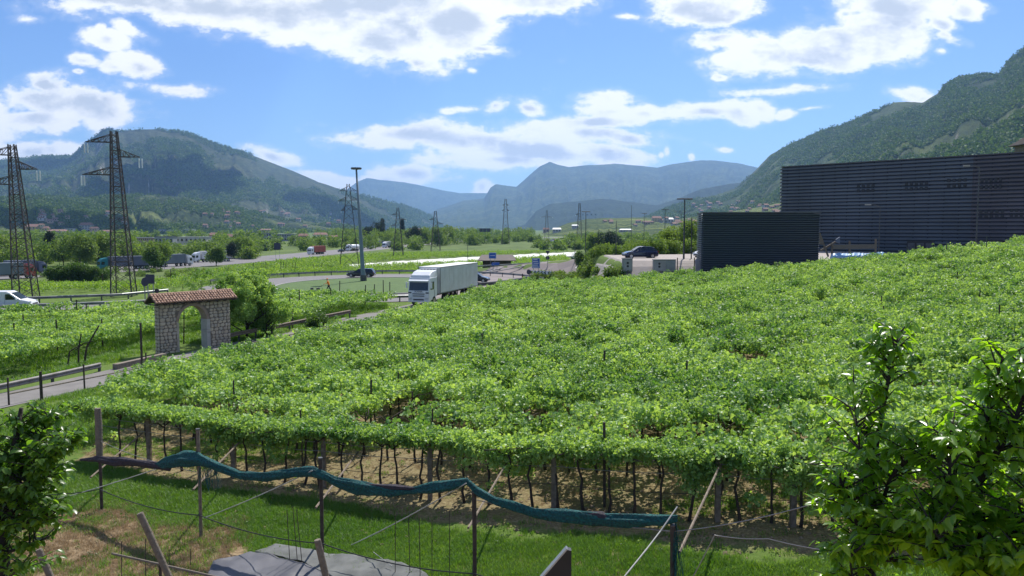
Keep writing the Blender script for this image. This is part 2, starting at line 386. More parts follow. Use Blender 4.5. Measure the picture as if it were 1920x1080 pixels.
M['navy'] = mat('navy_car_paint', (0.012, 0.018, 0.055), .22, metal=.3, var=.05, coat=.8)
M['darkcar'] = mat('dark_car_paint', (0.015, 0.018, 0.026), .25, metal=.3, var=.05, coat=.8)
M['silver'] = mat('silver_car_paint', (0.42, 0.43, 0.45), .3, metal=.5, var=.05, coat=.5)
M['redcar'] = mat('red_paint', (0.42, 0.03, 0.03), .35, var=.08, coat=.4)
M['teal'] = mat('teal_truck_paint', (0.01, 0.16, 0.18), .35, var=.08)
M['greytarp'] = mat('grey_curtain_side', (0.14, 0.17, 0.20), .6, var=.12, scale=.4)
M['bluegrey'] = mat('bluegrey_curtain', (0.10, 0.12, 0.17), .6, var=.15, scale=.4)
M['rust'] = mat('rust_red_container', (0.32, 0.07, 0.045), .6, var=.2, scale=.5)
M['clad'] = mat('anthracite_cladding', (0.075, 0.098, 0.125), .5, metal=.15, var=.25, scale=.12)
M['cladback'] = mat('cladding_recess', (0.013, 0.018, 0.028), .8, var=.2)
M['cladpur'] = mat('purple_grey_cladding', (0.078, 0.082, 0.102), .5, metal=.15, var=.2, scale=.2)
M['concrete'] = mat('concrete', (0.33, 0.32, 0.30), .9, var=.15, scale=1.5)
M['stone'] = mat('limestone', (0.58, 0.48, 0.36), .9, col2=(0.42, 0.33, 0.24), scale=2.2, bump=.4)
M['stone2'] = mat('grey_limestone', (0.50, 0.43, 0.34), .9, col2=(0.33, 0.28, 0.22), scale=2.5, bump=.4)
M['mortar'] = mat('dark_mortar', (0.20, 0.165, 0.13), .95, var=.25, scale=6)
M['jamb'] = mat('dressed_stone', (0.40, 0.38, 0.34), .8, var=.1, scale=4)
M['tile'] = mat('terracotta_tile', (0.46, 0.28, 0.19), .85, col2=(0.30, 0.18, 0.125), scale=4)
M['tile2'] = mat('pale_terracotta_tile', (0.48, 0.31, 0.22), .85, col2=(0.36, 0.22, 0.15), scale=4)
M['net'] = mat('teal_netting', (0.006, 0.115, 0.105), .85, col2=(0.003, 0.028, 0.036), scale=22, bump=1.0, detail=9)
M['netdark'] = mat('dark_netting', (0.02, 0.02, 0.028), .85, col2=(0.05, 0.035, 0.045), scale=9, bump=.9)
M['tarp'] = mat('slate_tarp', (0.05, 0.05, 0.06), .55, col2=(0.11, 0.11, 0.122), scale=1.3, bump=.3, detail=7)
M['tarp2'] = mat('pale_grey_tarp', (0.15, 0.155, 0.148), .85, col2=(0.075, 0.08, 0.075), scale=2.5, detail=7, bump=.3)
M['signblue'] = mat('blue_sign', (0.01, 0.09, 0.38), .4, var=.08)
M['signgreen'] = mat('green_sign', (0.0, 0.17, 0.15), .45, var=.08)
M['signback'] = mat('sign_back', (0.045, 0.05, 0.075), .5, metal=.3, var=.15)
M['yellow'] = mat('yellow_paint', (0.75, 0.5, 0.03), .5, var=.1)
M['orange'] = mat('hi_vis_orange', (0.85, 0.25, 0.02), .7, var=.12, scale=8)
M['red'] = mat('red_cloth', (0.5, 0.02, 0.03), .8, var=.2, scale=8)
M['trousers'] = mat('dark_trousers', (0.02, 0.025, 0.035), .85, var=.2)
M['skin'] = mat('skin', (0.42, 0.24, 0.16), .6, var=.05)
M['fleece'] = mat('white_fleece', (0.70, 0.69, 0.64), .9, col2=(0.55, 0.55, 0.48), scale=.25, bump=.4)
M['brownroof'] = mat('brown_roof', (0.085, 0.065, 0.055), .8, var=.2, scale=.8)
M['bluetarp'] = mat('blue_sheet', (0.06, 0.25, 0.55), .5, col2=(0.4, 0.55, 0.68), scale=.35)
M['steelplate'] = mat('dark_steel_plate', (0.03, 0.03, 0.033), .45, metal=.4, var=.2)
M['brightedge'] = mat('bare_steel_edge', (0.45, 0.46, 0.47), .4, metal=.7, var=.1)
M['vine'] = leafmat('vine_leaf', (0.066, 0.17, 0.036), (0.29, 0.44, 0.145), .36, .46, spec=.45)
M['vinefar'] = leafmat('vine_leaf_far', (0.085, 0.18, 0.028), (0.18, 0.29, 0.05), .4, .5)
M['forest'] = leafmat('forest_crown', (0.030, 0.070, 0.016), (0.12, 0.19, 0.040), .2, .7, tcol=(1.8, 1.8, .8), spec=.2)
M['tree'] = leafmat('tree_leaf', (0.03, 0.075, 0.014), (0.075, 0.15, 0.025), .35, .45)
M['treefar'] = leafmat('tree_leaf_far', (0.05, 0.11, 0.024), (0.14, 0.22, 0.05), .35, .6)
M['conifer'] = leafmat('conifer_needle', (0.010, 0.028, 0.014), (0.02, 0.045, 0.02), .15, .7)
M['cherry'] = leafmat('cherry_leaf', (0.045, 0.13, 0.014), (0.14, 0.27, 0.03), .58, .28, tcol=(3.0, 2.7, .5), spec=.7)
M['broad'] = leafmat('broad_leaf', (0.045, 0.125, 0.02), (0.14, 0.25, 0.04), .55, .32, tcol=(2.5, 2.3, .6), spec=.6)
M['grassblade'] = leafmat('grass_blade', (0.05, 0.14, 0.012), (0.12, 0.22, 0.03), .4, .5)
M['dryblade'] = leafmat('dry_grass_blade', (0.28, 0.20, 0.11), (0.40, 0.31, 0.19), .3, .7, tcol=(1.2, 1.1, .9))

def ordw(n):
    o_ = ['first', 'second', 'third', 'fourth', 'fifth', 'sixth', 'seventh', 'eighth', 'ninth', 'tenth', 'eleventh', 'twelfth', 'thirteenth', 'fourteenth', 'fifteenth', 'sixteenth', 'seventeenth', 'eighteenth', 'nineteenth']
    if n <= 19: return o_[n-1]
    t = ['twenty', 'thirty', 'forty', 'fifty', 'sixty', 'seventy', 'eighty'][n//10-2]
    return (t[:-1]+'ieth') if n % 10 == 0 else t+'-'+o_[n % 10-1]
def relabel(objs, fmt):
    """labels counted from left to right as the picture shows them"""
    for i, o in enumerate(sorted(objs, key=lambda o: o.location.x/max(o.location.y, 1))): o['label'] = fmt % ordw(i+1)
# ---------------------------------------------------------------- foliage source meshes
def leaf_poly(kind):
    if kind == 'vine':
        p = [(0, 0), (.30, -.12), (.52, .18), (.36, .36), (.34, .72), (0, .98), (-.34, .72), (-.36, .36), (-.52, .18), (-.30, -.12)]
        return p, (0, .4)
    if kind == 'oval':
        return [(0, 0), (.28, .3), (.26, .65), (0, 1), (-.26, .65), (-.28, .3)], None
    if kind == 'cherry':
        return [(0, 0), (.16, .18), (.24, .42), (.19, .7), (0, 1.05), (-.19, .7), (-.24, .42), (-.16, .18)], None
def leaf_cluster(name, mt, kind, n_, rad, size, flat=.6, seed=0, up=.6, hang=0.0):
    rng = random.Random(seed); vs = []; fs = []
    poly, ctr = leaf_poly(kind)
    for i in range(n_):
        a = rng.uniform(0, 6.283); r = rad*math.sqrt(rng.random()); p = Vector((r*math.cos(a), r*math.sin(a), rng.uniform(-1, 1)*rad*flat))
        s = size*rng.uniform(.65, 1.25)
        q = Matrix.Rotation(rng.uniform(0, 6.283), 3, 'Z') @ Matrix.Rotation(rng.gauss(0, .75)-hang, 3, 'X') @ Matrix.Rotation(rng.gauss(0, .6), 3, 'Y')
        fold = rng.uniform(.05, .3); o = len(vs)
        for (x, y) in poly: vs.append(p+q @ Vector((x*s, y*s, (abs(x)*fold-y*y*.25)*s)))
        m_ = len(poly)
        if ctr:
            vs.append(p+q @ Vector((0, ctr[1]*s, -.04*s)))
            fs += [(o+j, o+(j+1) % m_, o+m_) for j in range(m_)]
        else:
            h_ = m_//2
            fs.append(tuple(o+j for j in range(0, h_+1))); fs.append(tuple([o]+[o+j for j in range(h_, m_)]))
    me = bpy.data.meshes.new(name); me.from_pydata(vs, [], fs); me.materials.append(mt); me.update(); return me
VINE = [leaf_cluster('vine_leaves', M['vine'], 'vine', 44, .34, .118, .45, s) for s in range(5)]
VINEF = [leaf_cluster('far_vine_leaves', M['vinefar'], 'oval', 26, .36, .17, .5, s) for s in range(4)]
TREEL = [leaf_cluster('tree_leaves', M['tree'], 'oval', 30, .4, .16, .8, s) for s in range(4)]
TREEF = [leaf_cluster('far_tree_leaves', M['treefar'], 'oval', 22, .5, .26, .9, s) for s in range(4)]
CONIF = [leaf_cluster('needle_sprays', M['conifer'], 'oval', 24, .5, .22, .7, s) for s in range(3)]
def tuft(name, mt, n_, rad, hgt, w, seed=0):
    rng = random.Random(seed); vs = []; fs = []
    for i in range(n_):
        a = rng.uniform(0, 6.283); r = rad*math.sqrt(rng.random()); b = Vector((r*math.cos(a), r*math.sin(a), -.02)); t = rng.uniform(0, 6.283); l = hgt*rng.uniform(.5, 1.3)
        s = Vector((math.cos(t+1.57), math.sin(t+1.57), 0))*w; lean = rng.uniform(.1, .8)*l; d = Vector((math.cos(t), math.sin(t), 0))
        o = len(vs); vs += [b-s, b+s, b+d*lean*.4+Vector((0, 0, l*.6))+s*.6, b+d*lean*.4+Vector((0, 0, l*.6))-s*.6, b+d*lean+Vector((0, 0, l*.9))]
        fs += [(o, o+1, o+2, o+3), (o+3, o+2, o+4)]
    me = bpy.data.meshes.new(name); me.from_pydata(vs, [], fs); me.materials.append(mt); me.update(); return me
GRASS = [tuft('grass_tuft', M['grassblade'], 26, .14, .13, .006, s) for s in range(4)]
DRY = [tuft('dry_tuft', M['dryblade'], 26, .15, .13, .006, s+9) for s in range(4)]

# ---------------------------------------------------------------- the front row of the pergola
ROWA = Vector((-14.8, 27.7)); ROWD = Vector((.9285, -.3714)); ROWN = Vector((-.3714, -.9285))  # ROWN points to the camera side
def sdist(x, y): return (x-ROWA.x)*ROWN.x+(y-ROWA.y)*ROWN.y
def Hn(x, y):  # ground with small bumps near the camera
    return H(x, y)+(fbm(np.asarray(x)*.5, np.asarray(y)*.5, 3, 5)-.5)*.25*(1-sm(34, 45, y))
# ---------------------------------------------------------------- ground sheet
def axis(segs):
    out = []
    for a, b, s in segs: out += list(np.arange(a, b, s))
    return np.array(out+[segs[-1][1]])
gx = axis([(-9000, -1500, 500), (-1500, -400, 60), (-400, -100, 10), (-100, -34, 2), (-34, 34, .35), (34, 80, 1.5), (80, 200, 10), (200, 800, 50), (800, 2000, 200), (2000, 9000, 700)])
gy = axis([(-400, -20, 40), (-20, 8, 2), (8, 34, .35), (34, 100, .8), (100, 200, 2), (200, 500, 15), (500, 2000, 100), (2000, 16000, 800)])
GXX, GYY = np.meshgrid(gx, gy); GZZ = Hn(GXX, GYY)
gmat = bpy.data.materials.new('ground'); gmat.use_nodes = True
def build_ground_mat():
    nt = gmat.node_tree; N = nt.nodes; L = nt.links; b = N['Principled BSDF']; b.inputs['Roughness'].default_value = .95; b.inputs['Specular IOR Level'].default_value = .15
    g = N.new('ShaderNodeNewGeometry'); at = N.new('ShaderNodeAttribute'); at.attribute_name = 'cover'; sp = N.new('ShaderNodeSeparateColor'); L.new(at.outputs['Color'], sp.inputs[0])
    def noise(s, d=6, r=.6):
        x = N.new('ShaderNodeTexNoise'); x.inputs['Scale'].default_value = s; x.inputs['Detail'].default_value = d; x.inputs['Roughness'].default_value = r; L.new(g.outputs['Position'], x.inputs['Vector']); return x.outputs['Fac']
    def ramp(v, stops):
        x = N.new('ShaderNodeValToRGB'); L.new(v, x.inputs[0]); e = x.color_ramp.elements
        while len(e) < len(stops): e.new(.5)
        for i, (p_, c) in enumerate(stops): e[i].position = p_; e[i].color = (*c, 1)
        return x.outputs[0]
    def mix(f, a, b_):
        x = N.new('ShaderNodeMix'); x.data_type = 'RGBA'
        if isinstance(f, float): x.inputs[0].default_value = f
        else: L.new(f, x.inputs[0])
        L.new(a, x.inputs[6]); L.new(b_, x.inputs[7]); return x.outputs[2]
    green = mix(noise(.35), ramp(noise(5), [(.3, (.05, .11, .018)), (.7, (.11, .19, .03))]), ramp(noise(7), [(.3, (.09, .14, .03)), (.7, (.17, .21, .05))]))
    dry = ramp(noise(6, 8, .7), [(.25, (.10, .07, .04)), (.5, (.25, .18, .105)), (.75, (.38, .29, .17))])
    litter = ramp(noise(11, 8, .75), [(.25, (.055, .042, .024)), (.5, (.21, .165, .085)), (.78, (.40, .345, .20))])
    far = mix(noise(.012, 5), ramp(noise(.06, 8), [(.35, (.045, .085, .018)), (.65, (.13, .19, .04))]), ramp(noise(.1, 8), [(.35, (.06, .10, .03)), (.65, (.16, .19, .07))]))
    def thr(v, soft=.12):
        a = N.new('ShaderNodeMath'); a.operation = 'MULTIPLY_ADD'; L.new(noise(2.2, 7, .65), a.inputs[0]); a.inputs[1].default_value = .9; a.inputs[2].default_value = -.45
        s_ = N.new('ShaderNodeMath'); s_.operation = 'ADD'; L.new(v, s_.inputs[0]); L.new(a.outputs[0], s_.inputs[1])
        m_ = N.new('ShaderNodeMapRange'); m_.inputs[1].default_value = .5-soft; m_.inputs[2].default_value = .5+soft; L.new(s_.outputs[0], m_.inputs[0]); return m_.outputs[0]
    c = mix(thr(sp.outputs[0]), green, dry); c = mix(thr(sp.outputs[1]), c, litter); c = mix(sp.outputs[2], c, far)
    L.new(c, b.inputs['Base Color'])
    bp = N.new('ShaderNodeBump'); bp.inputs['Strength'].default_value = .8; bp.inputs['Distance'].default_value = .06; L.new(noise(9, 8, .7), bp.inputs['Height']); L.new(bp.outputs[0], b.inputs['Normal'])
build_ground_mat()
gme = gridmesh('ground', GXX, GYY, GZZ, gmat)
SS = sdist(GXX, GYY); nzc = fbm(GXX*.35, GYY*.35, 4, 3)
near = (1-sm(33, 40, GYY))
dryv = sm(2.9, 4.4, SS-.06*(GXX+10)+(nzc-.5)*5)*near*.85
litv = (sm(2.4+.04*GXX, 1.2, SS)*.68+sm(.3, -1.2, SS)*.06+(nzc-.5)*.5*(SS < 0))*(1-sm(88, 94, GYY))*sm(-20, -16, GXX)
litv = np.where(inpoly(GXX, GYY, [(-15.6, 28.2), (-17.0, 34), (-16.2, 40), (-14.2, 46), (-12.2, 53), (-9.6, 61), (-7.2, 70), (-4.6, 79), (-1.5, 86.5), (75, 88), (75, -6), (17, 15.0), (6.1, 19.3), (-14.8, 27.7)]), litv, np.where((SS > -1.5) & (GXX > -15.5), litv, 0)); litv = np.maximum(litv, sm(1.2, .2, np.hypot((GXX-1.5)/5.5, (GYY-17.5)/1.6))*.6)
cov = np.stack([dryv, np.clip(litv, 0, 1), sm(100, 170, GYY), np.ones_like(dryv)], -1)
ca = gme.attributes.new('cover', 'FLOAT_COLOR', 'POINT'); ca.data.foreach_set('color', cov.reshape(-1, 4).astype(np.float32).ravel())
tag(link(gme, 'ground'), kind='structure')

# ---------------------------------------------------------------- mountains
def mountmat(name, g1, g2, rock, rockamt, s=1.0, field=0.0):
    mt = bpy.data.materials.new(name); mt.use_nodes = True; nt = mt.node_tree; N = nt.nodes; L = nt.links; b = N['Principled BSDF']; b.inputs['Roughness'].default_value = .95; b.inputs['Specular IOR Level'].default_value = .1
    g = N.new('ShaderNodeNewGeometry')
    def noise(sc_, d=8, r=.6):
        x = N.new('ShaderNodeTexNoise'); x.inputs['Scale'].default_value = sc_*s; x.inputs['Detail'].default_value = d; x.inputs['Roughness'].default_value = r; L.new(g.outputs['Position'], x.inputs['Vector']); return x.outputs['Fac']
    def mr(v, a, b_):
        x = N.new('ShaderNodeMapRange'); L.new(v, x.inputs[0]); x.inputs[1].default_value = a; x.inputs[2].default_value = b_; return x.outputs[0]
    def mix(f, a, b_):
        x = N.new('ShaderNodeMix'); x.data_type = 'RGBA'; L.new(f, x.inputs[0])
        for sck, v in ((x.inputs[6], a), (x.inputs[7], b_)):
            if isinstance(v, tuple): sck.default_value = (*v, 1)
            else: L.new(v, sck)
        return x.outputs[2]
    c = mix(mr(noise(.004), .42, .58), g1, g2)
    c = mix(mr(noise(.03, 12, .78), .40, .60), c, tuple(v*.4 for v in g1))
    if field: c = mix(mr(noise(.0022, 6), .5+.0, .5+.5/field*.3), c, (.16, .19, .05))
    rk = N.new('ShaderNodeMath'); rk.operation = 'MULTIPLY'; sx = N.new('ShaderNodeSeparateXYZ'); L.new(g.outputs['Normal'], sx.inputs[0])
    st = mr(sx.outputs[2], .72, .5); L.new(st, rk.inputs[0]); L.new(mr(noise(.006, 9, .7), .60-rockamt, .70-rockamt), rk.inputs[1])
    c = mix(rk.outputs[0], c, rock)
    L.new(c, b.inputs['Base Color'])
    bp = N.new('ShaderNodeBump'); bp.inputs['Strength'].default_value = 1; bp.inputs['Distance'].default_value = 12/s; L.new(noise(.05, 8, .7), bp.inputs['Height']); L.new(bp.outputs[0], b.inputs['Normal'])
    return mt
FOREST = [leaf_cluster('forest_crowns', M['forest'], 'oval', 16, .5, .42, .9, s+40) for s in range(4)]
def mountain(name, sky, dist, foot, mt, nu=360, nv=90, rough=.2, seed=1, power=1.15, zfoot=-14, fu=9, back=.6, crestn=2.0, fv=2.0, forest=None):
    """sky: [(px, py)] skyline; dist and foot: [(px, metres)]: where crest and foot stand"""
    sx = np.array([p[0] for p in sky], float); sy = np.array([p[1] for p in sky], float)
    px = np.linspace(sx[0], sx[-1], nu); u = (px-960)/F
    py = np.interp(px, sx, sy)+ (fbm(px*.03, px*0, 5, seed+50, .6)-.5)*2*crestn
    D = np.interp(px, [d[0] for d in dist], [d[1] for d in dist]); FT = np.interp(px, [d[0] for d in foot], [d[1] for d in foot])
    cp, sp_ = math.cos(PITCH), math.sin(PITCH); v = (540-py)/F; zc = CAMZ+(-sp_+v*cp)/(cp+v*sp_)*D
    edge = np.minimum(1, np.minimum(np.arange(nu), np.arange(nu)[::-1])/12.0)
    zc = zfoot+(zc-zfoot)*edge
    t = np.concatenate([np.linspace(0, 1, nv), 1+np.linspace(0, 1, nv//3)[1:]**1.3])
    T, U = np.meshgrid(t, u, indexing='ij'); PX = np.broadcast_to(px, T.shape)
    fr = np.clip(T, 0, 1); Yv = np.where(T <= 1, FT+(D-FT)*fr, D+(D-FT)*back*(T-1)*1.6)
    prof = np.where(T <= 1, fr**power, 1-(T-1)**1.2)
    Z = zfoot+(zc-zfoot)*prof
    amp = (zc-zfoot)*rough
    W = fbm(PX*.004*fu, T*fv, 3, seed+9)*1.2
    rid = 1-np.abs(2*fbm(PX*.003*fu+W, T*fv*.8+W, 5, seed, .55)-1)*2
    rid2 = 1-np.abs(2*fbm(PX*.01*fu+W*2, T*fv*3, 4, seed+3, .6)-1)*2
    env = np.where(T <= 1, np.sin(np.pi*np.clip(fr, 0, 1))**.8, 0)
    X = U*Yv; ws = np.median(D)*.10
    rid2 = 1-np.abs(2*fbm(X/ws+W*.3, Yv/ws, 6, seed+3, .55)-1)*2
    Z = Z+amp*env*((rid-.6)*.6+(rid2-.6)*.34)
    o = link(gridmesh(name, X, Yv, Z, mt), name)
    if forest:
        n_, sc_, lab, hole = forest; rs = np.random.RandomState(seed); fi = rs.rand(n_)**.85*(nv-2); fj = rs.rand(n_)*(nu-2); i0 = fi.astype(int); j0 = fj.astype(int); a = fi-i0; b_ = fj-j0
        def bl(A): return (A[i0, j0]*(1-b_)+A[i0, j0+1]*b_)*(1-a)+(A[i0+1, j0]*(1-b_)+A[i0+1, j0+1]*b_)*a
        x, y, z = bl(X), bl(Yv), bl(Z); q = fbm(x/(sc_*22), y/(sc_*22), 4, seed+5, .6); k = (q > hole) & (np.abs(x/y) < .75); x, y, z = x[k], y[k], z[k]
        f_ = scatter('forest', np.stack([x, y, z+sc_*.15], 1), rs.uniform(.6, 1.25, len(x))*sc_, FOREST, tilt=.6); tag(f_, lab, 'forest', kind='stuff'); print('forest', len(x))
    return tag(o, kind='structure')
MT1 = mountmat('mountain_forest', (.05, .075, .028), (.10, .115, .045), (.34, .31, .27), .13)
MT2 = mountmat('distant_mountain_forest', (.05, .08, .035), (.10, .13, .05), (.25, .24, .22), .04, .6)
MT3 = mountmat('wooded_slope', (.030, .060, .016), (.075, .115, .028), (.22, .20, .17), .09, 2.2, field=.45)
MT4 = mountmat('low_wooded_hill', (.022, .045, .014), (.055, .085, .024), (.2, .18, .14), .0, 3.0, field=.6)
mountain('mountain', [(-900, 330), (-500, 300), (-200, 288), (0, 302), (60, 296), (100, 292), (142, 293), (165, 273), (190, 255), (203, 244), (216, 241), (232, 246), (262, 243), (300, 242), (322, 245), (345, 246), (370, 252), (400, 264), (460, 284), (520, 308), (560, 324), (600, 341), (650, 358), (700, 372), (760, 387), (800, 402), (830, 418), (850, 434)],
         [(-900, 6500), (0, 6800), (140, 6600), (230, 6200), (420, 6200), (600, 6500), (850, 7000)], [(-900, 2200), (0, 2400), (420, 2800), (650, 3600), (850, 6500)], MT1, 520, 150, .17, 3, 1.2, crestn=1.2, fu=8, forest=(60000, 26, 'forest covering the big left mountain', .47))
mountain('mountain', [(560, 420), (620, 380), (672, 341), (690, 334), (720, 338), (760, 342), (800, 350), (860, 362), (915, 362), (960, 372), (1000, 390), (1040, 420)],
         [(500, 16000), (1100, 15000)], [(500, 12500), (1100, 12500)], MT2, 220, 50, .12, 11, 1.0, crestn=.9, back=.3)
mountain('mountain', [(740, 436), (790, 412), (820, 392), (870, 376), (908, 372), (920, 352), (930, 346), (950, 348), (968, 350), (984, 336), (1000, 322), (1012, 312), (1030, 304), (1045, 309), (1065, 313), (1100, 310), (1150, 307), (1180, 309), (1230, 314), (1260, 307), (1310, 300), (1340, 301), (1380, 306), (1420, 315), (1470, 330), (1520, 360), (1600, 430)],
         [(700, 10500), (908, 11000), (1000, 11500), (1500, 11500)], [(700, 6500), (1500, 6500)], MT2, 420, 120, .13, 23, 1.1, crestn=1.0, fu=11)
mountain('mountain', [(940, 436), (985, 420), (1005, 396), (1030, 382), (1080, 378), (1130, 372), (1180, 378), (1230, 385), (1270, 372), (1310, 356), (1350, 348), (1400, 340), (1440, 370), (1500, 432)],
         [(900, 6200), (1500, 6000)], [(900, 4600), (1500, 4600)], mountmat('dark_distant_forest', (.028, .05, .026), (.045, .07, .03), (.2, .2, .2), 0, .8), 260, 60, .14, 37, 1.1, crestn=1.2)
mountain('mountain', [(1130, 434), (1200, 412), (1260, 386), (1300, 374), (1350, 362), (1384, 350), (1410, 322), (1440, 290), (1480, 268), (1530, 246), (1570, 234), (1620, 212), (1665, 192), (1690, 190), (1720, 192), (1745, 176), (1758, 156), (1790, 142), (1830, 138), (1858, 138), (1868, 122), (1885, 104), (1920, 78), (1960, 50), (2050, 10), (2300, -60), (2700, -120), (3200, -60), (3600, 100)],
         [(1130, 4200), (1400, 3900), (1600, 3100), (1900, 2500), (2400, 2200), (3600, 2000)], [(1130, 2500), (1400, 1500), (1700, 700), (2400, 500), (3600, 500)], MT3, 620, 170, .11, 41, 1.25, zfoot=-8, crestn=2.0, fu=4, forest=(110000, 13, 'forest covering the steep right mountain', .44))
# wooded foothills
mountain('hill', [(-900, 390), (-300, 380), (0, 374), (80, 368), (160, 372), (220, 368), (300, 366), (360, 372), (420, 384), (480, 398), (540, 410), (620, 420), (720, 436)],
         [(-900, 2600), (720, 3000)], [(-900, 1350), (0, 1300), (720, 2400)], MT4, 420, 70, .32, 57, .9, crestn=2.2, fu=16, forest=(26000, 14, 'woods on the foothills below the left mountain', .46))
mountain('hill', [(1000, 440), (1030, 432), (1060, 420), (1100, 410), (1160, 409), (1220, 408), (1260, 412), (1290, 408), (1340, 400), (1400, 392), (1460, 380), (1520, 372), (1600, 380), (1700, 430)],
         [(1000, 1900), (1250, 1900), (1700, 1500)], [(1000, 1250), (1300, 1000), (1700, 800)], mountmat('terraced_hill', (.06, .10, .03), (.13, .17, .05), (.25, .23, .18), .0, 4.0, field=1.0), 260, 50, .18, 61, .8, zfoot=-6, crestn=1.2, fu=16)

# ---------------------------------------------------------------- unseen cloud masses above the frame, placed to cast shadows on the slopes
cm = mat('cloud_white', (.85, .86, .88), 1, var=.03, scale=.001, spec=0)
def shade_cloud(tx, ty, tz, rx, ry, base, seed):
    k = (base-tz)/SUND.z; c = Vector((tx, ty, tz))+SUND*k
    b = bmesh.new(); rng = random.Random(seed)
    for i in range(14):
        a = rng.uniform(0, 6.28); r = math.sqrt(rng.random())*.75; s = rng.uniform(.3, .5)
        q = Matrix.Translation((c.x+rx*r*math.cos(a), c.y+ry*r*math.sin(a), c.z+rng.uniform(0, 60))) @ Matrix.Diagonal((rx*s, ry*s, 170*s*2, 1))
        bmesh.ops.create_icosphere(b, subdivisions=3, radius=1, matrix=q)
    for v in b.verts:
        n_ = mnoise.noise(v.co*.004)*60; v.co.z += n_; v.co.x += n_
    me = bpy.data.meshes.new('cloud'); b.to_mesh(me); b.free(); me.materials.append(cm)
    me.polygons.foreach_set('use_smooth', [True]*len(me.polygons))
    return link(me, 'cloud')
_dg = bpy.context.evaluated_depsgraph_get(); _dg.update()
for i, (px, py, rx, ry) in enumerate([(330, 330, 400, 560), (250, 345, 300, 330), (110, 303, 420, 260), (90, 400, 500, 170), (640, 395, 420, 500)]):
    ok_, p, *_r = sc.ray_cast(_dg, Vector((0, 0, CAMZ))+ray(px, py)*300, ray(px, py))
    if not ok_: continue
    tag(shade_cloud(p.x, p.y, p.z, rx, ry, 2600, i), kind='structure')

# ---------------------------------------------------------------- roads and paved areas
def sheet(name, poly, mt, dz=.04, res=1.0, hfun=H):
    """flat sheet inside polygon following the ground"""
    xs = [p[0] for p in poly]; ys = [p[1] for p in poly]; b = bmesh.new()
    f = b.faces.new([b.verts.new((x, y, 0)) for x, y in poly])
    bmesh.ops.triangulate(b, faces=[f])
    for ax in (0, 1):
        lo, hi = (min(xs), max(xs)) if ax == 0 else (min(ys), max(ys)); k = lo+res
        while k < hi:
            co = (k, 0, 0) if ax == 0 else (0, k, 0); no = (1, 0, 0) if ax == 0 else (0, 1, 0)
            bmesh.ops.bisect_plane(b, geom=b.verts[:]+b.edges[:]+b.faces[:], plane_co=co, plane_no=no); k += res
    co = np.array([v.co[:] for v in b.verts]); z = hfun(co[:, 0], co[:, 1])+dz
    for v, zz in zip(b.verts, z): v.co.z = zz
    for f in b.faces:
        if f.normal.z < 0: f.normal_flip()
    me = bpy.data.meshes.new(name); b.to_mesh(me); b.free(); me.materials.append(mt); return tag(link(me, name), kind='structure')
def ribbon(name, pts, w, mt, dz=.04, step=1.5, ws=None):
    pts = [Vector((p[0], p[1])) for p in pts]; d = [0]
    for a, b in zip(pts, pts[1:]): d.append(d[-1]+(b-a).length)
    n_ = max(2, int(d[-1]/step)); s = np.linspace(0, d[-1], n_); x = np.interp(s, d, [p.x for p in pts]); y = np.interp(s, d, [p.y for p in pts])
    wv = np.interp(s, d, ws) if ws else np.full(n_, w)
    tx = np.gradient(x); ty = np.gradient(y); l = np.hypot(tx, ty); nx = -ty/l; ny = tx/l
    o = np.linspace(-.5, .5, 7); X = x[:, None]+nx[:, None]*wv[:, None]*o; Yy = y[:, None]+ny[:, None]*wv[:, None]*o
    return tag(link(gridmesh(name, X, Yy, H(X, Yy)+dz, mt), name), kind='structure')
def smoothpath(pts, it=2):
    for _ in range(it):
        q = [pts[0]]
        for a, b in zip(pts, pts[1:]): q += [tuple(a[i]*.75+b[i]*.25 for i in range(len(a))), tuple(a[i]*.25+b[i]*.75 for i in range(len(a)))]
        pts = q+[pts[-1]]
    return pts
LANE = smoothpath([(-33, 20), (-28, 28), (-24.2, 37), (-22, 43.5), (-20, 50), (-17.6, 58), (-14.8, 67), (-12, 75), (-9.5, 82), (-7, 90), (-4, 100)])
ribbon('lane', LANE, 3.4, M['lane'], .045, 1.0, ws=[3.2]*14+[3.4]*10+[4.2]*(len(LANE)-24))
RC = (-19.3, 113.5); IR = (14.2, 16.5); OR = (24.0, 27.0)
def ell(rx, ry, a0=0, a1=360, n_=72, c=RC): return [(c[0]+rx*math.cos(R(a0+(a1-a0)*i/n_)), c[1]+ry*math.sin(R(a0+(a1-a0)*i/n_))) for i in range(n_+1)]
sheet('roundabout_road', ell(*OR)[:-1], M['asphalt'], .040, 3)
ribbon('road', smoothpath([(-130, 69), (-90, 73), (-52, 80), (-38, 87.5), (-28, 92)]), 8.5, M['asphalt'], .044, 2)
sheet('junction_road', [(-9, 92), (-2, 98.5), (3, 108), (8, 124), (14, 140), (26, 160), (20, 172), (6, 156), (-4, 150), (-16, 142), (-9, 130), (-6, 118), (-9, 106)], M['redroad'], .052, 3)
gi_ = sheet('roundabout_grass', ell(*IR)[:-1], mat('mown_grass', (.075, .135, .02), .9, col2=(.05, .10, .016), scale=.6, detail=8, bump=.3), .10, 2)
def kerb(name, pts, w=.3, h=.14, mt=None):
    b = MB()
    for p, q in zip(pts, pts[1:]):
        b.beam((p[0], p[1], Hf(*p)+.02+h/2), (q[0], q[1], Hf(*q)+.02+h/2), w, h)
    return tag(b.build(name, mt or M['concrete']), kind='structure')
kerb('island_kerb', ell(*IR))
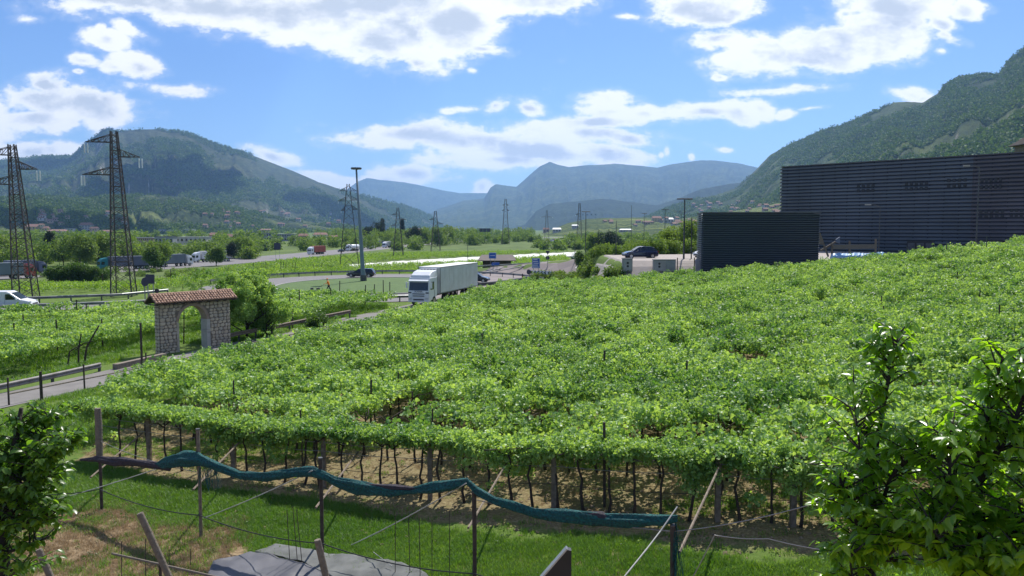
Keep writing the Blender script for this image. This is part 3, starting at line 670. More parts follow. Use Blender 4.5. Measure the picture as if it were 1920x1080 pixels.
# traffic splitter island with low planting in the junction
kerb('splitter_kerb', [(-5.6, 140), (2, 144.5), (6, 151), (-2, 147.5), (-5.6, 140)])
for k in range(9):
    a = (-2+k*1.6, 112+k*2.9); b_ = (a[0]+.8, a[1]+1.5)
    ribbon('lane_marking', [a, b_], .16, M['paint'], .060, .5)
ribbon('road_marking', [(-2.5, 99.5), (2.4, 108.5), (7.2, 124), (13, 139)], .18, M['paint'], .060, 2)
# highway beyond the fields
HW = smoothpath([(-190, 120), (-150, 170), (-128, 215), (-112, 262), (-103, 318), (-95, 400), (-80, 560), (-60, 760), (20, 1000), (180, 1300)])
ribbon('highway', HW, 26, M['asphalt'], .05, 8)
# gravel yard by the dark sheds
sheet('yard', [(10.5, 84.7), (26, 84.7), (26, 81), (75, 81), (75, 135), (30, 135), (24, 110), (11, 107), (9.0, 96), (9.6, 84.7)], M['lot'], .13, 1.2)
# white fleece strip on the field
fa = [G(648, 501), G(700, 500), G(760, 497.5), G(860, 494), G(960, 487), G(1060, 481), G(1150, 476), G(1150, 469), G(1060, 473), G(960, 478), G(880, 482), G(760, 490), G(700, 494), G(655, 496)]
b = MB()
fp = []
FLEECE = [(p_.x, p_.y) for p_ in [G(646, 502), G(700, 501), G(760, 498.5), G(860, 495), G(960, 488), G(1060, 482), G(1155, 477), G(1155, 469), G(1060, 473), G(960, 477.5), G(880, 481.5), G(760, 488), G(700, 492), G(655, 496)]]
for k in range(50):
    t = k/49; pxx = 650+430*t; yl = np.interp(pxx, [648, 760, 860, 960, 1060, 1150], [501, 497.5, 494, 487, 481, 476]); yh = np.interp(pxx, [648, 700, 760, 880, 960, 1060, 1150], [497, 493, 489, 482, 478, 473, 469.5])
    a = G(pxx, yl+random.uniform(-.7, .7), .5); c = G(pxx, yh+random.uniform(-.8, .8), .5)
    fp.append([a+Vector((0, 0, -.4)), a, a.lerp(c, .5)+Vector((0, 0, .15)), c])
for r0, r1 in zip(fp, fp[1:]):
    for j in range(3): b.add([r0[j], r1[j], r1[j+1], r0[j+1]], [(0, 1, 2, 3)])
tag(b.build('crop_fleece', M['fleece'], smooth=True), 'long strip of white crop fleece laid over a field beyond the roundabout', 'crop cover')

# ---------------------------------------------------------------- vineyard canopies (one mass of leaves each)
VY = [(-15.6, 28.2), (-16.7, 33), (-15.9, 40), (-12.9, 46), (-10.3, 53), (-7.7, 61), (-5.2, 70), (-3.1, 79), (-.8, 86), (6, 86), (9, 84.6), (24, 84.2), (27, 79), (43, 76), (75, 72), (75, -6), (17, 15.0), (6.1, 19.3), (-14.8, 27.7)]
def canopy_points(poly, sp, seed=0):
    xs = [p[0] for p in poly]; ys = [p[1] for p in poly]
    x = np.arange(min(xs), max(xs), sp); y = np.arange(min(ys), max(ys), sp); X, Yy = np.meshgrid(x, y); rs = np.random.RandomState(seed)
    X = (X+rs.uniform(-.5, .5, X.shape)*sp).ravel(); Yy = (Yy+rs.uniform(-.5, .5, Yy.shape)*sp).ravel(); k = inpoly(X, Yy, poly); return X[k], Yy[k]
def pergola(x, y, layer, seed):
    s = sdist(x, y); ph = (s % 3.2)/3.2; row = np.sin(ph*2*np.pi)*.10
    z = H(x, y)+1.88+row+(fbm(x*.75, y*.75, 4, seed, .65)-.5)*1.35-layer*.24-.3*sm(68, 85, y)*sm(2, 8, x)*(1-sm(26, 34, x))
    return z
X1, Y1 = canopy_points(VY, .40, 1); X2, Y2 = canopy_points(VY, .47, 2)
hole1 = (fbm(X1*.30, Y1*.30, 4, 77, .6) < .325) | (fbm(X1*1.1, Y1*1.1, 3, 78) < .31); hole2 = fbm(X2*.30, Y2*.30, 4, 77, .6) < .30
X1, Y1 = X1[~hole1], Y1[~hole1]; X2, Y2 = X2[~hole2], Y2[~hole2]
vis1 = np.abs(X1) < Y1*.72+3; vis2 = (np.abs(X2) < Y2*.72+3)
X1, Y1 = X1[vis1], Y1[vis1]; X2, Y2 = X2[vis2], Y2[vis2]
thin = (sdist(X2, Y2) < -1.2) & (sdist(X2, Y2) > -5.5) & (np.random.rand(len(X2)) < .7); X2, Y2 = X2[~thin], Y2[~thin]; thin = (sdist(X1, Y1) < -1.4) & (sdist(X1, Y1) > -5.0) & (np.random.rand(len(X1)) < .15); X1, Y1 = X1[~thin], Y1[~thin]; s1 = sdist(X1, Y1); fr_ = (s1 > -2.6) & (fbm(X1*1.0, Y1*1.0, 3, 91) < .47); X1, Y1 = X1[~fr_], Y1[~fr_]; s2 = sdist(X2, Y2); fr_ = (s2 > -1.6) & (fbm(X2*1.0, Y2*1.0, 3, 91) < .50); X2, Y2 = X2[~fr_], Y2[~fr_]
Z1 = pergola(X1, Y1, 0, 5)+np.random.uniform(-.12, .12, len(X1)); Z2 = pergola(X2, Y2, 1, 5)
# upright shoots
k = np.random.rand(len(X1)) < .22; XS, YS, ZS = X1[k], Y1[k], Z1[k]+np.random.uniform(.15, .42, k.sum())
# hanging lip at the front edge
NL = 2600; tl = np.random.uniform(-1, 34, NL); off = np.random.uniform(-.6, .40, NL); XL = ROWA.x+ROWD.x*tl+ROWN.x*off; YL = ROWA.y+ROWD.y*tl+ROWN.y*off
ZL = H(XL, YL)+1.95-.28*sm(8, 19, tl)*np.random.rand(NL)-np.abs(np.random.normal(0, .20, NL))*(.3+2.0*sm(.42, .68, fbm(tl*.8, tl*0, 3, 9)))
pts = np.concatenate([np.stack([X1, Y1, Z1], 1), np.stack([X2, Y2, Z2], 1), np.stack([XS, YS, ZS], 1), np.stack([XL, YL, ZL], 1)])
scl = np.concatenate([np.random.uniform(.75, 1.15, len(X1)), np.random.uniform(.9, 1.2, len(X2)), np.random.uniform(.35, .55, len(XS)), np.random.uniform(.45, .8, NL)])
vc = scatter('vine_canopy', pts, scl, VINE, tilt=.5); tag(vc, 'wide leafy green canopy of the pergola vineyard filling the middle of the view', 'vineyard canopy', kind='stuff')
print('canopy pts', len(pts))
def field(name, poly, sp, sc_, hgt, label, src=VINEF, seed=3, rowsp=None, hole=.36, rowdir=.35, cat='vineyard rows'):
    x, y = canopy_points(poly, sp, seed); n_ = fbm(x*.15, y*.15, 4, seed+7, .6); k = n_ > hole
    if rowsp:
        c = x*math.sin(rowdir)+y*math.cos(rowdir); k &= (np.abs((c/rowsp) % 1-.5) > .16)
    k &= ~inpoly(x, y, FLEECE); x, y = x[k], y[k]; z = H(x, y)+hgt+(fbm(x*.5, y*.5, 3, seed)-.5)*hgt*.7
    o = scatter(name, np.stack([x, y, z], 1), np.random.uniform(.75, 1.2, len(x))*sc_, src, tilt=.45); print(name, len(x)); return tag(o, label, cat, kind='stuff')
field('vine_canopy', [(-60, 47), (-30, 47.5), (-26.5, 51.5), (-25.4, 58), (-23, 68), (-30, 71), (-44, 69.5), (-60, 66)], .52, 1.15, 1.55, 'leafy vine pergola left of the stone arch, below the grass bank', VINE, 21, hole=.40, cat='vineyard canopy')
field('vine_canopy', [(-23.5, 60), (-20.5, 59.5), (-17.2, 68), (-13.8, 77.5), (-12, 83), (-20, 85), (-30, 84), (-27, 72)], .55, 1.15, 1.35, 'strip of vines between the lane and the roundabout guardrail', VINE, 22, hole=.40, cat='vineyard canopy')
field('vine_rows', [(-112, 108), (-60, 98), (-46, 100), (-44, 118), (-34, 140), (-20, 146), (-8, 153), (-14, 176), (-60, 186), (-84, 180), (-90, 160), (-122, 160)], .80, 1.35, .65, 'light green vine rows between the pylons and the roundabout', VINEF, 31, rowsp=2.8, hole=.3)
field('vine_rows', [(-86, 200), (-30, 181), (22, 200), (70, 250), (100, 330), (40, 420), (-60, 380), (-84, 300)], 1.7, 2.5, .8, 'broad green vineyard beyond the white fleece strip', VINEF, 33, rowsp=5.0, hole=.3)
field('vine_rows', [(30, 190), (90, 190), (190, 420), (200, 600), (60, 620), (40, 430), (104, 330), (74, 250)], 2.8, 4.2, 1.3, 'bright vineyard slope behind the navy car', VINEF, 34, rowsp=6.0, hole=.3)
# ---------------------------------------------------------------- grass in the foreground
def tufts(name, n_, cond, src, sc_, label, seed):
    rs = np.random.RandomState(seed); x = rs.uniform(-17, 15, n_); y = rs.uniform(13, 32, n_); k = (np.abs(x) < y*.70+1) & cond(x, y, sdist(x, y), fbm(x*.35, y*.35, 4, 3), rs.rand(n_)); x, y = x[k], y[k]
    rot = np.zeros((len(x), 3)); rot[:, 2] = rs.uniform(0, 6.28, len(x)); o = scatter(name, np.stack([x, y, Hn(x, y)], 1), rs.uniform(.6, 1.3, len(x))*sc_, src, rot=rot)
    print(name, len(x)); return tag(o, label, 'grass', kind='stuff')
TARPC = lambda x, y: np.hypot((x+3.8)/3.4, (y-19.4)/1.6) < 1.0
tufts('grass', 90000, lambda x, y, s, n_, r: (s > .5) & (s+(n_-.5)*5 < 4.2+.06*(x+10)) & ((s+(n_-.5)*3 > 1.7+.04*x) | (r < .05)) | ((r < .2) & (s > 4)) & (n_ > .56), GRASS, 1.0, 'fresh green grass strip between the vines and the net poles', 1)
tufts('grass', 30000, lambda x, y, s, n_, r: (s <= -.3) & (n_ > .54), GRASS, .8, 'thin green grass patches under the pergola', 2)
tufts('dry_grass', 60000, lambda x, y, s, n_, r: (s-.06*(x+10)+(n_-.5)*5 > 3.5) & (r < .75) & ~TARPC(x, y), DRY, .8, 'dry straw coloured grass in front of the net poles', 3)
tufts('dry_grass', 30000, lambda x, y, s, n_, r: (s < 0) & (n_ < .6) & (r < .5), DRY, .55, 'cut straw lying on the soil under the vines', 4)

def tufts2(name, poly, n_, src, sc_, label, seed):
    rs = np.random.RandomState(seed); xs = [p[0] for p in poly]; ys = [p[1] for p in poly]; x = rs.uniform(min(xs), max(xs), n_); y = rs.uniform(min(ys), max(ys), n_); k = inpoly(x, y, poly) & (fbm(x*.4, y*.4, 3, seed) > .36); x, y = x[k], y[k]
    rot = np.zeros((len(x), 3)); rot[:, 2] = rs.uniform(0, 6.28, len(x)); return tag(scatter(name, np.stack([x, y, Hn(x, y)], 1), rs.uniform(.6, 1.4, len(x))*sc_, src, rot=rot), label, 'grass', kind='stuff')
tufts2('grass', [(-24, 30), (-16, 28), (-15.5, 36), (-13, 48), (-11, 58), (-8, 70), (-8.8, 78), (-13.2, 67), (-16, 58), (-18.4, 50), (-20.4, 43.5), (-22.4, 37)], 16000, GRASS, 1.5, 'rough green verge between the lane and the pergola vineyard', 11)
tufts2('grass', [(-60, 40), (-29, 40), (-24.5, 47), (-24, 56), (-26, 68), (-60, 76), (-90, 66)], 22000, GRASS, 2.2, 'tall grass under the vines left of the stone arch and on the road bank', 12)
tufts2('grass', [(-24, 56), (-20, 55), (-17, 62), (-12, 78), (-14, 86), (-34, 84)], 9000, GRASS, 2.0, 'rough grass beside the lane behind the stone arch', 13)

rs = np.random.RandomState(5); x = rs.uniform(-15, 12, 1500); y = rs.uniform(13.5, 27, 1500); k = (np.abs(x) < y*.68+1) & (sdist(x, y) > -3) & (fbm(x*.6, y*.6, 3, 31) > .5); x, y = x[k], y[k]
tag(scatter('weeds', np.stack([x, y, Hn(x, y)+.03], 1), rs.uniform(.12, .36, len(x)), TREEL+VINEF), 'scattered low weeds in the dry grass and under the vines', 'weeds', kind='stuff')
rs = np.random.RandomState(6); x = rs.uniform(-15, 12, 2600); y = rs.uniform(13.5, 30, 2600); k = (np.abs(x) < y*.68+1) & (sdist(x, y) < 3.5); x, y = x[k], y[k]
CL = []
for s_ in range(4):
    b = bmesh.new(); bmesh.ops.create_icosphere(b, subdivisions=1, radius=.05)
    for v in b.verts: v.co *= 1+mnoise.noise(v.co*30+Vector((s_, 0, 0)))*.7; v.co.z *= .6
    me = bpy.data.meshes.new('clod'); b.to_mesh(me); b.free(); me.materials.append(mat('soil_clod_%s' % 'abcd'[s_], (.20, .145, .09), .95, var=.3, scale=20)); CL.append(me)
tag(scatter('soil_clods', np.stack([x, y, Hn(x, y)], 1), rs.uniform(.4, 1.6, len(x)), CL), 'clods and stones on the tilled soil under the vines', 'soil clods', kind='stuff')
# ================================================================ THINGS
# ---------------------------------------------------------------- guardrails
def resample(pts, step):
    pts = [Vector(p) for p in pts]; d = [0]
    for a, b in zip(pts, pts[1:]): d.append(d[-1]+(b-a).length)
    n_ = max(2, int(round(d[-1]/step))+1); s = np.linspace(0, d[-1], n_)
    return [Vector([np.interp(t, d, [p[i] for p in pts]) for i in range(3)]) for t in s]
def guardrail(pts, label, mt='galv', step=3.0, hgt=.75, group=None, side=1, fine=1.0, cat='guardrail', bh=.31):
    """pts: 3D foot line"""
    g = resample(pts, fine); c = g[len(g)//2]; root = empty('guardrail', c, 0, label, cat, group)
    b = MB(); prof = [(0, 0), (.08, .05), (.08, .11), (.02, .155), (.08, .20), (.08, .26), (0, .31), (-.03, .31), (-.03, 0)]
    rings = []
    for i, p in enumerate(g):
        d = (g[min(i+1, len(g)-1)]-g[max(i-1, 0)]); d.z = 0; d.normalize(); nrm = Vector((d.y, -d.x, 0))*side
        rings.append([p-c+nrm*(x+.08)+Vector((0, 0, hgt-bh+z*bh/.31)) for x, z in prof])
    b.loft(rings); b.build('beam', M[mt], root)
    for p in resample(pts, step): bar('post', root, p-c+Vector((0, 0, -.15)), p-c+Vector((0, 0, hgt-.05)), .12, M['galvdark'])
    return root
g3 = lambda pts: [Vector((x, y, Hf(x, y))) for x, y in pts]
guardrail(g3(ell(OR[0]+.6, OR[1]+.6, 12, 178, 60)), 'long steel guardrail curving round the far side of the roundabout')
guardrail(g3(ell(OR[0]+.4, OR[1]-.4, 238, 292, 24)), 'steel guardrail on the near side of the roundabout, in front of the mown grass', step=2.6)
guardrail(g3([(-130, 63.5), (-90, 67.6), (-54, 74.6), (-40, 81.2), (-34.5, 85)]), 'thin guardrail on the near edge of the road the white van drives on', side=1)
guardrail(g3([(-130, 74), (-90, 78.4), (-53, 85.8), (-45, 90.2), (-42.5, 97)]), 'guardrail on the far edge of the road behind the white van')
guardrail([P(893, 498, 158)-Vector((0, 0, .7)), P(960, 495, 156)-Vector((0, 0, .7)), P(1060, 488.5, 150)-Vector((0, 0, .7)), P(1177, 475, 140)-Vector((0, 0, .7)), P(1300, 453, 131)-Vector((0, 0, .7))], 'long guardrail climbing the ramp behind the blue signs and the navy car', fine=3)
guardrail([G(896, 543)+Vector((0, 0, .0)), G(930, 540), G(975, 533), G(990, 529)], 'short dark guardrail behind the vines, right of the white truck', 'galvdark', hgt=.95, bh=.5)
L1 = [(-27.3, 32), (-25.9, 37), (-24.4, 42), (-23.7, 44.8)]
guardrail(g3(L1), 'dull old guardrail along the lane at the lower left edge', 'oldrail', step=3, hgt=.52)
L2 = [(-18.4, 60), (-16.3, 67), (-14.8, 71.5)]
guardrail(g3(L2), 'old brownish guardrail on the left of the lane, left of the white truck', mt='wood', hgt=.8, step=2.2)
guardrail(g3([(-20.3, 54.6), (-19.1, 58.3)]), 'short weathered rail beside the lane, right of the tree behind the stone arch', mt='wood', hgt=.8, step=1.8)
# pipe railing on the lane's right edge
def pipe_rail(pts, label, hgt=.55, step=4.5, ph=None):
    g = [Vector(p) for p in pts]; c = g[0].copy(); root = empty('pipe_railing', c, 0, label, 'railing')
    b = MB(); b.tube([p-c+Vector((0, 0, hgt)) for p in resample(pts, 1.5)], .035, 6); b.build('pipe', M['woodgrey'], root)
    for p in resample(pts, step): bar('post', root, p-c-Vector((0, 0, .1)), p-c+Vector((0, 0, (ph or hgt)+.02)), .06, M['wooddark'])
pipe_rail(g3([(-23.3, 36), (-21.4, 40.5), (-20.3, 43.3)]), 'rusty pipe railing on the near edge of the lane at the far left', ph=1.3)
pipe_rail(g3([(-19.6, 45), (-18.2, 50), (-16.5, 55), (-14.6, 60)]), 'thin pipe railing on the vineyard side of the lane past the stone arch')
def wallstrip(pts, w, h, label, mt, name='low_wall'):
    b = MB(); g = resample(pts, 2.0)
    for p, q in zip(g, g[1:]): b.beam(p+Vector((0, 0, h/2-.1)), q+Vector((0, 0, h/2-.1)), w, h)
    return tag(b.build(name, M[mt]), label, 'wall')
wallstrip(g3([(-23.0, 45.2), (-21.9, 49.2)]), .35, .45, 'low dark stone kerb wall between the lane and the stone arch', 'mortar')

# ---------------------------------------------------------------- stone arch gate
def stone_arch():
    A = Vector((-22.95, 51.0)); B_ = Vector((-19.75, 54.9)); ang = math.atan2(B_.y-A.y, B_.x-A.x); Lw = (B_-A).length
    root = empty('stone_gateway', (A.x, A.y, Hf(A.x, A.y)-.05), ang, 'free-standing rough stone arch with a terracotta tile roof beside the lane', 'gateway')
    T = .62; ox0, ox1, spr, ht = Lw*.25, Lw*.655, 2.05, 3.42; cx = (ox0+ox1)/2; r = (ox1-ox0)/2
    arc = [(cx+r*math.cos(t), spr+r*1.02*math.sin(t)) for t in np.linspace(0, math.pi, 17)]
    poly = [(0, -.3), (0, ht), (Lw, ht), (Lw, -.3), (ox1, -.3)]+arc+[(ox0, -.3)]
    b = MB(); v = []
    # core as strips of quads around the opening, so the faces stay planar and clean
    def strip(x0, x1):
        n_ = 1
        zb0 = lowz(x0+1e-4) if x0 >= ox0-1e-6 and x1 <= ox1+1e-6 else -.3
        if x0 >= ox0-1e-6 and x1 <= ox1+1e-6:
            z0, z1 = lowz(x0), lowz(x1)
        else: z0 = z1 = -.3
        vs = [(x0, 0, z0), (x1, 0, z1), (x1, 0, ht), (x0, 0, ht), (x0, T, z0), (x1, T, z1), (x1, T, ht), (x0, T, ht)]
        b.add(vs, [(0, 1, 2, 3), (7, 6, 5, 4), (0, 4, 5, 1), (3, 2, 6, 7)])
    def lowz(x): return spr+1.02*math.sqrt(max(0, r*r-(x-cx)**2))
    strip(0, ox0); strip(ox1, Lw); xs = [cx-r*math.cos(t) for t in np.linspace(0, math.pi, 19)]
    for a, c in zip(xs, xs[1:]): strip(a, c)
    for x, z1 in ((0, ht), (Lw, ht)): b.add([(x, 0, -.3), (x, T, -.3), (x, T, z1), (x, 0, z1)], [(0, 1, 2, 3)])
    for x in (ox0, ox1): b.add([(x, 0, -.3), (x, T, -.3), (x, T, spr), (x, 0, spr)], [(0, 1, 2, 3)])
    wall = b.build('wall', M['mortar'], root)
    rng = random.Random(4); shapes = []
    for k in range(10):
        n_ = rng.choice([6, 7, 8]); s = MB(); ps = []
        for i in range(n_):
            t = 2*math.pi*i/n_+rng.uniform(-.18, .18); e = 1/max(abs(math.cos(t)), abs(math.sin(t)))*.5; e *= rng.uniform(.80, .97); ps.append((math.cos(t)*e, math.sin(t)*e))
        s.loft([[(x, .3, z) for x, z in ps], [(x, -.6, z) for x, z in ps], [(x*.72, -1, z*.72) for x, z in ps]])
        shapes.append((s.mesh('stone', M['stone']), s.mesh('stone', M['stone2'])))
    def put(x, z, w, h, y=0.0, rz=0.0, parent=root):
        o = bpy.data.objects.new('stone', rng.choice(shapes)[0 if rng.random() < .7 else 1]); COL.objects.link(o); o.parent = root
        o.location = (x, y, z); o.rotation_euler = (0, rng.uniform(-.12, .12), rz); o.scale = (w, .055*rng.uniform(.7, 1.3), h)
    z = -.02; cnt = 0
    while z < ht-.06:
        h = min(rng.uniform(.17, .27), ht-z); x = -.0
        while x < Lw-.05:
            w = min(rng.uniform(.18, .42), Lw-x); xc, zc = x+w/2, z+h/2
            if not (ox0-.16 < xc < ox1+.22 and (zc < spr or (xc-cx)**2+(zc-spr)**2 < (r+.20)**2)): put(xc, zc, w, h); cnt += 1
            elif ox0-w*.5 < x+w < ox0+.16 and zc < spr and ox0-x > .1: put((x+ox0-.12)/2+.05, zc, ox0-.06-x+.02, h); cnt += 1
            x += w
        z += h
    for zz in np.arange(.1, ht-.1, .24):      # near end face
        put(0, zz, .3, .24, .16, R(-90)); put(0, zz, .3, .22, .46, R(-90)); cnt += 2
    print('stones', cnt)
    # arch ring and dressed right jamb
    b = MB()
    for a, c in zip(np.linspace(.02, math.pi-.02, 21), np.linspace(.02, math.pi-.02, 21)[1:]):
        pa = [(cx+q*math.cos(t), y, spr+1.02*q*math.sin(t)) for y in (-.07, T+.07) for q, t in ((r-.04, a), (r+.15, a), (r+.15, c), (r-.04, c))]
        b.add(pa, [(0, 1, 2, 3), (7, 6, 5, 4), (0, 3, 7, 4), (1, 5, 6, 2), (0, 4, 5, 1), (3, 2, 6, 7)])
    b.build('arch_ring', mat('red_plaster_arch', (.27, .19, .14), .9, col2=(.34, .27, .21), scale=3), root)
    for k, (z0, z1) in enumerate(((-.2, 1.15), (1.17, 1.32), (1.34, 2.06))):
        b = MB(); b.box((ox1+.07, T/2, (z0+z1)/2), (.26+(.05 if k == 1 else 0), T+.16, z1-z0)); b.build('jamb_stone', M['jamb'], root, bevel=.015)
    for k, (z0, z1) in enumerate(((-.2, 1.0), (1.02, 2.0))):
        b = MB(); b.box((ox0-.05, T/2, (z0+z1)/2), (.16, T+.14, z1-z0)); b.build('jamb_stone', M['stone2'], root, bevel=.015)
    # roof: deck, rafters and half-round tiles on both slopes
    e = .46; rise_ = .50; yc = T/2; half = T/2+e; b = MB()
    b.loft([[(x, yc-half, ht-.05), (x, yc, ht+rise_-.05), (x, yc+half, ht-.05), (x, yc+half, ht-.11), (x, yc, ht+rise_-.12), (x, yc-half, ht-.11)] for x in (-.42, Lw+.3)]); b.build('roof', M['wooddark'], root)
    sl_ = math.hypot(half, rise_); ta = math.atan2(rise_, half)
    tl = sl_/4*1.18; tm = MB(); w2 = .088
    for t0 in [0]:
        rg = []
        for yy, kk in ((0, 1.0), (tl, .82)):
            rg.append([(w2*kk*math.cos(a), yy, w2*kk*math.sin(a)) for a in np.linspace(math.pi, 0, 6)]+[((w2-.02)*kk*math.cos(a), yy, (w2-.02)*kk*math.sin(a)-.004) for a in np.linspace(0, math.pi, 6)])
        tm.loft(rg)
    tms = [tm.mesh('tile', M['tile'], True), tm.mesh('tile', M['tile2'], True)]
    ncol = int((Lw+.66)/.185)
    for i in range(ncol):
        x = -.36+i*(Lw+.6)/(ncol-1)
        for j in range(4):
            d = j*sl_/4*.98; o = bpy.data.objects.new('tile', tms[rng.random() < .42]); COL.objects.link(o); o.parent = root
            o.location = (x+rng.uniform(-.01, .01), yc-half-.04+d*math.cos(ta), ht-.03+d*math.sin(ta)+rng.uniform(0, .012)+.012*0); o.rotation_euler = (ta+.035, rng.uniform(-.03, .03), rng.uniform(-.04, .04))
    b = MB()
    for i in range(ncol):
        x = -.36+i*(Lw+.6)/(ncol-1)
        for j in range(4):
            d = j*sl_/4*.98; y0 = yc+half+.04-d*math.cos(ta); z0 = ht-.03+d*math.sin(ta); y1 = y0-tl*math.cos(ta); z1 = z0+tl*math.sin(ta)
            b.loft([[(x+w2*math.cos(a), y0, z0+w2*math.sin(a)) for a in np.linspace(math.pi, 0, 5)], [(x+w2*.8*math.cos(a), y1, z1+w2*math.sin(a)) for a in np.linspace(math.pi, 0, 5)]], cap=False)
    o = b.build('back_tiles', M['tile'], root); o['kind'] = 'stuff'
    b = MB()
    b.tube([(-.45, yc, ht+rise_+.02), (Lw+.33, yc, ht+rise_+.02)], .09, 8); b.build('ridge_tile', M['tile'], root)
    for x in np.arange(-.3, Lw+.3, .6): bar('rafter', root, (x, yc-half-.02, ht-.13), (x, yc+half+.02, ht-.13), .06, M['wooddark'])
stone_arch()

# ---------------------------------------------------------------- vehicles
def wheel(parent, x, y, r, w, rimr=.6):
    k = ('wh', r, w, rimr)
    if k not in _unit:
        b = MB(); b.tube([(0, -w/2, 0), (0, -w/2+.03, 0), (0, w/2-.03, 0), (0, w/2, 0)], [r*.93, r, r, r*.93], 18)
        c = MB(); c.tube([(0, -w/2-.012, 0), (0, w/2+.012, 0)], r*rimr, 12); c.cur = 0
        _unit[k] = (b.mesh('wheel', M['rubber']), c.mesh('rim', M['rim']))
    a, c = _unit[k]; o = link(a, 'wheel', parent, (x, y, r)); link(c, 'rim', o); return o
def car(loc, rz, paint, label, kind='estate', L_=4.5, W=1.8, Hh=1.47, group=None, detail=True):
    root = empty('car', loc, rz, label, 'car', group); pm = M[paint]
    st = [(-.5, .42, .62, .80), (-.492, .34, .80, .92), (-.47, .26, .90, .97), (-.36, .2, .96, 1.0), (.12, .2, .95, 1.0), (.24, .2, .90, 1.0), (.36, .22, .84, .99), (.45, .24, .72, .95), (.488, .30, .62, .88), (.5, .38, .52, .78)]
    k = Hh/1.47; rings = []
    for fx, zl, zt, w in st:
        x = fx*L_; h = W/2*w; zt *= k; rings.append([(x, -h*.9, zl), (x, -h, zl+(zt-zl)*.35), (x, -h*.99, zl+(zt-zl)*.75), (x, -h*.88, zt), (x, h*.88, zt), (x, h*.99, zl+(zt-zl)*.75), (x, h, zl+(zt-zl)*.35), (x, h*.9, zl)])
    b = MB(); b.loft(rings); b.build('body', pm, root, smooth=False, bevel=.03)
    tops = {'estate': [(-.47, .93), (-.42, 1.36), (-.36, 1.44), (-.1, 1.47), (.04, 1.43), (.13, 1.22), (.24, .90)], 'hatch': [(-.47, .93), (-.38, 1.32), (-.28, 1.43), (-.05, 1.47), (.06, 1.42), (.15, 1.2), (.26, .9)], 'saloon': [(-.40, .93), (-.28, 1.28), (-.18, 1.42), (-.02, 1.45), (.06, 1.4), (.14, 1.2), (.25, .9)]}[kind]
    rings = []
    for fx, zt in tops:
        x = fx*L_; zt *= k; h0 = W/2*.87; h1 = W/2*(.87-.24*(zt-.9*k)/(.57*k)); rings.append([(x, -h0, .86*k), (x, -h1, zt-.02), (x, -h1*.85, zt), (x, h1*.85, zt), (x, h1, zt-.02), (x, h0, .86*k)])
    b = MB(); b.loft(rings); b.build('windows', M['glass'], root)
    b = MB(); rr = []
    for fx, zt in tops[2:5]:
        x = fx*L_; zt *= k; h1 = W/2*(.87-.24*(zt-.9*k)/(.57*k)); rr.append([(x, -h1-.01, zt-.07), (x, -h1*.85, zt+.012), (x, h1*.85, zt+.012), (x, h1+.01, zt-.07), (x, h1*.8, zt-.02), (x, -h1*.8, zt-.02)])
    b.loft(rr); b.build('roof', pm, root)
    for s in (-1, 1):
        b = MB()
        for fx in ([tops[1][0], -.16, .035]):
            zt = np.interp(fx, [t[0] for t in tops], [t[1] for t in tops])*k; h1 = W/2*(.87-.24*(zt-.9*k)/(.57*k)); sx_ = fx+(.03 if fx < 0 else -.0)
            b.beam((fx*L_-.04, s*(W/2*.875), .88*k), (sx_*L_, s*(h1+.01), zt-.05), .07, .03)
        b.beam((.235*L_, s*W/2*.83, .9*k), (.05*L_, s*W/2*.66, 1.42*k), .05, .05)
        b.build('pillar', pm, root)
        for fx in (-.31, .32): wheel(root, fx*L_, s*(W/2-.10), .32, .21)
        b = MB(); b.box((.472*L_, s*W*.36, .64*k), (.14, .34, .13)); b.build('headlight', M['lamp'], root, bevel=.02)
        b = MB(); b.box((-.482*L_, s*W*.40, .80*k), (.10, .22, .2)); b.build('tail_light', M['redlamp'], root, bevel=.02)
        b = MB(); b.box((.14*L_, s*(W/2+.07), .97*k), (.14, .2, .12)); b.build('mirror', pm, root, bevel=.02)
    b = MB(); b.box((.497*L_, 0, .42), (.04, W*.55, .16)); b.build('grille', M['black'], root)
    b = MB(); b.box((-.5*L_, 0, .62), (.02, .5, .11)); b.build('number_plate', M['white'], root)
    return root
def heading(a, b): return math.atan2(b[1]-a[1], b[0]-a[0])
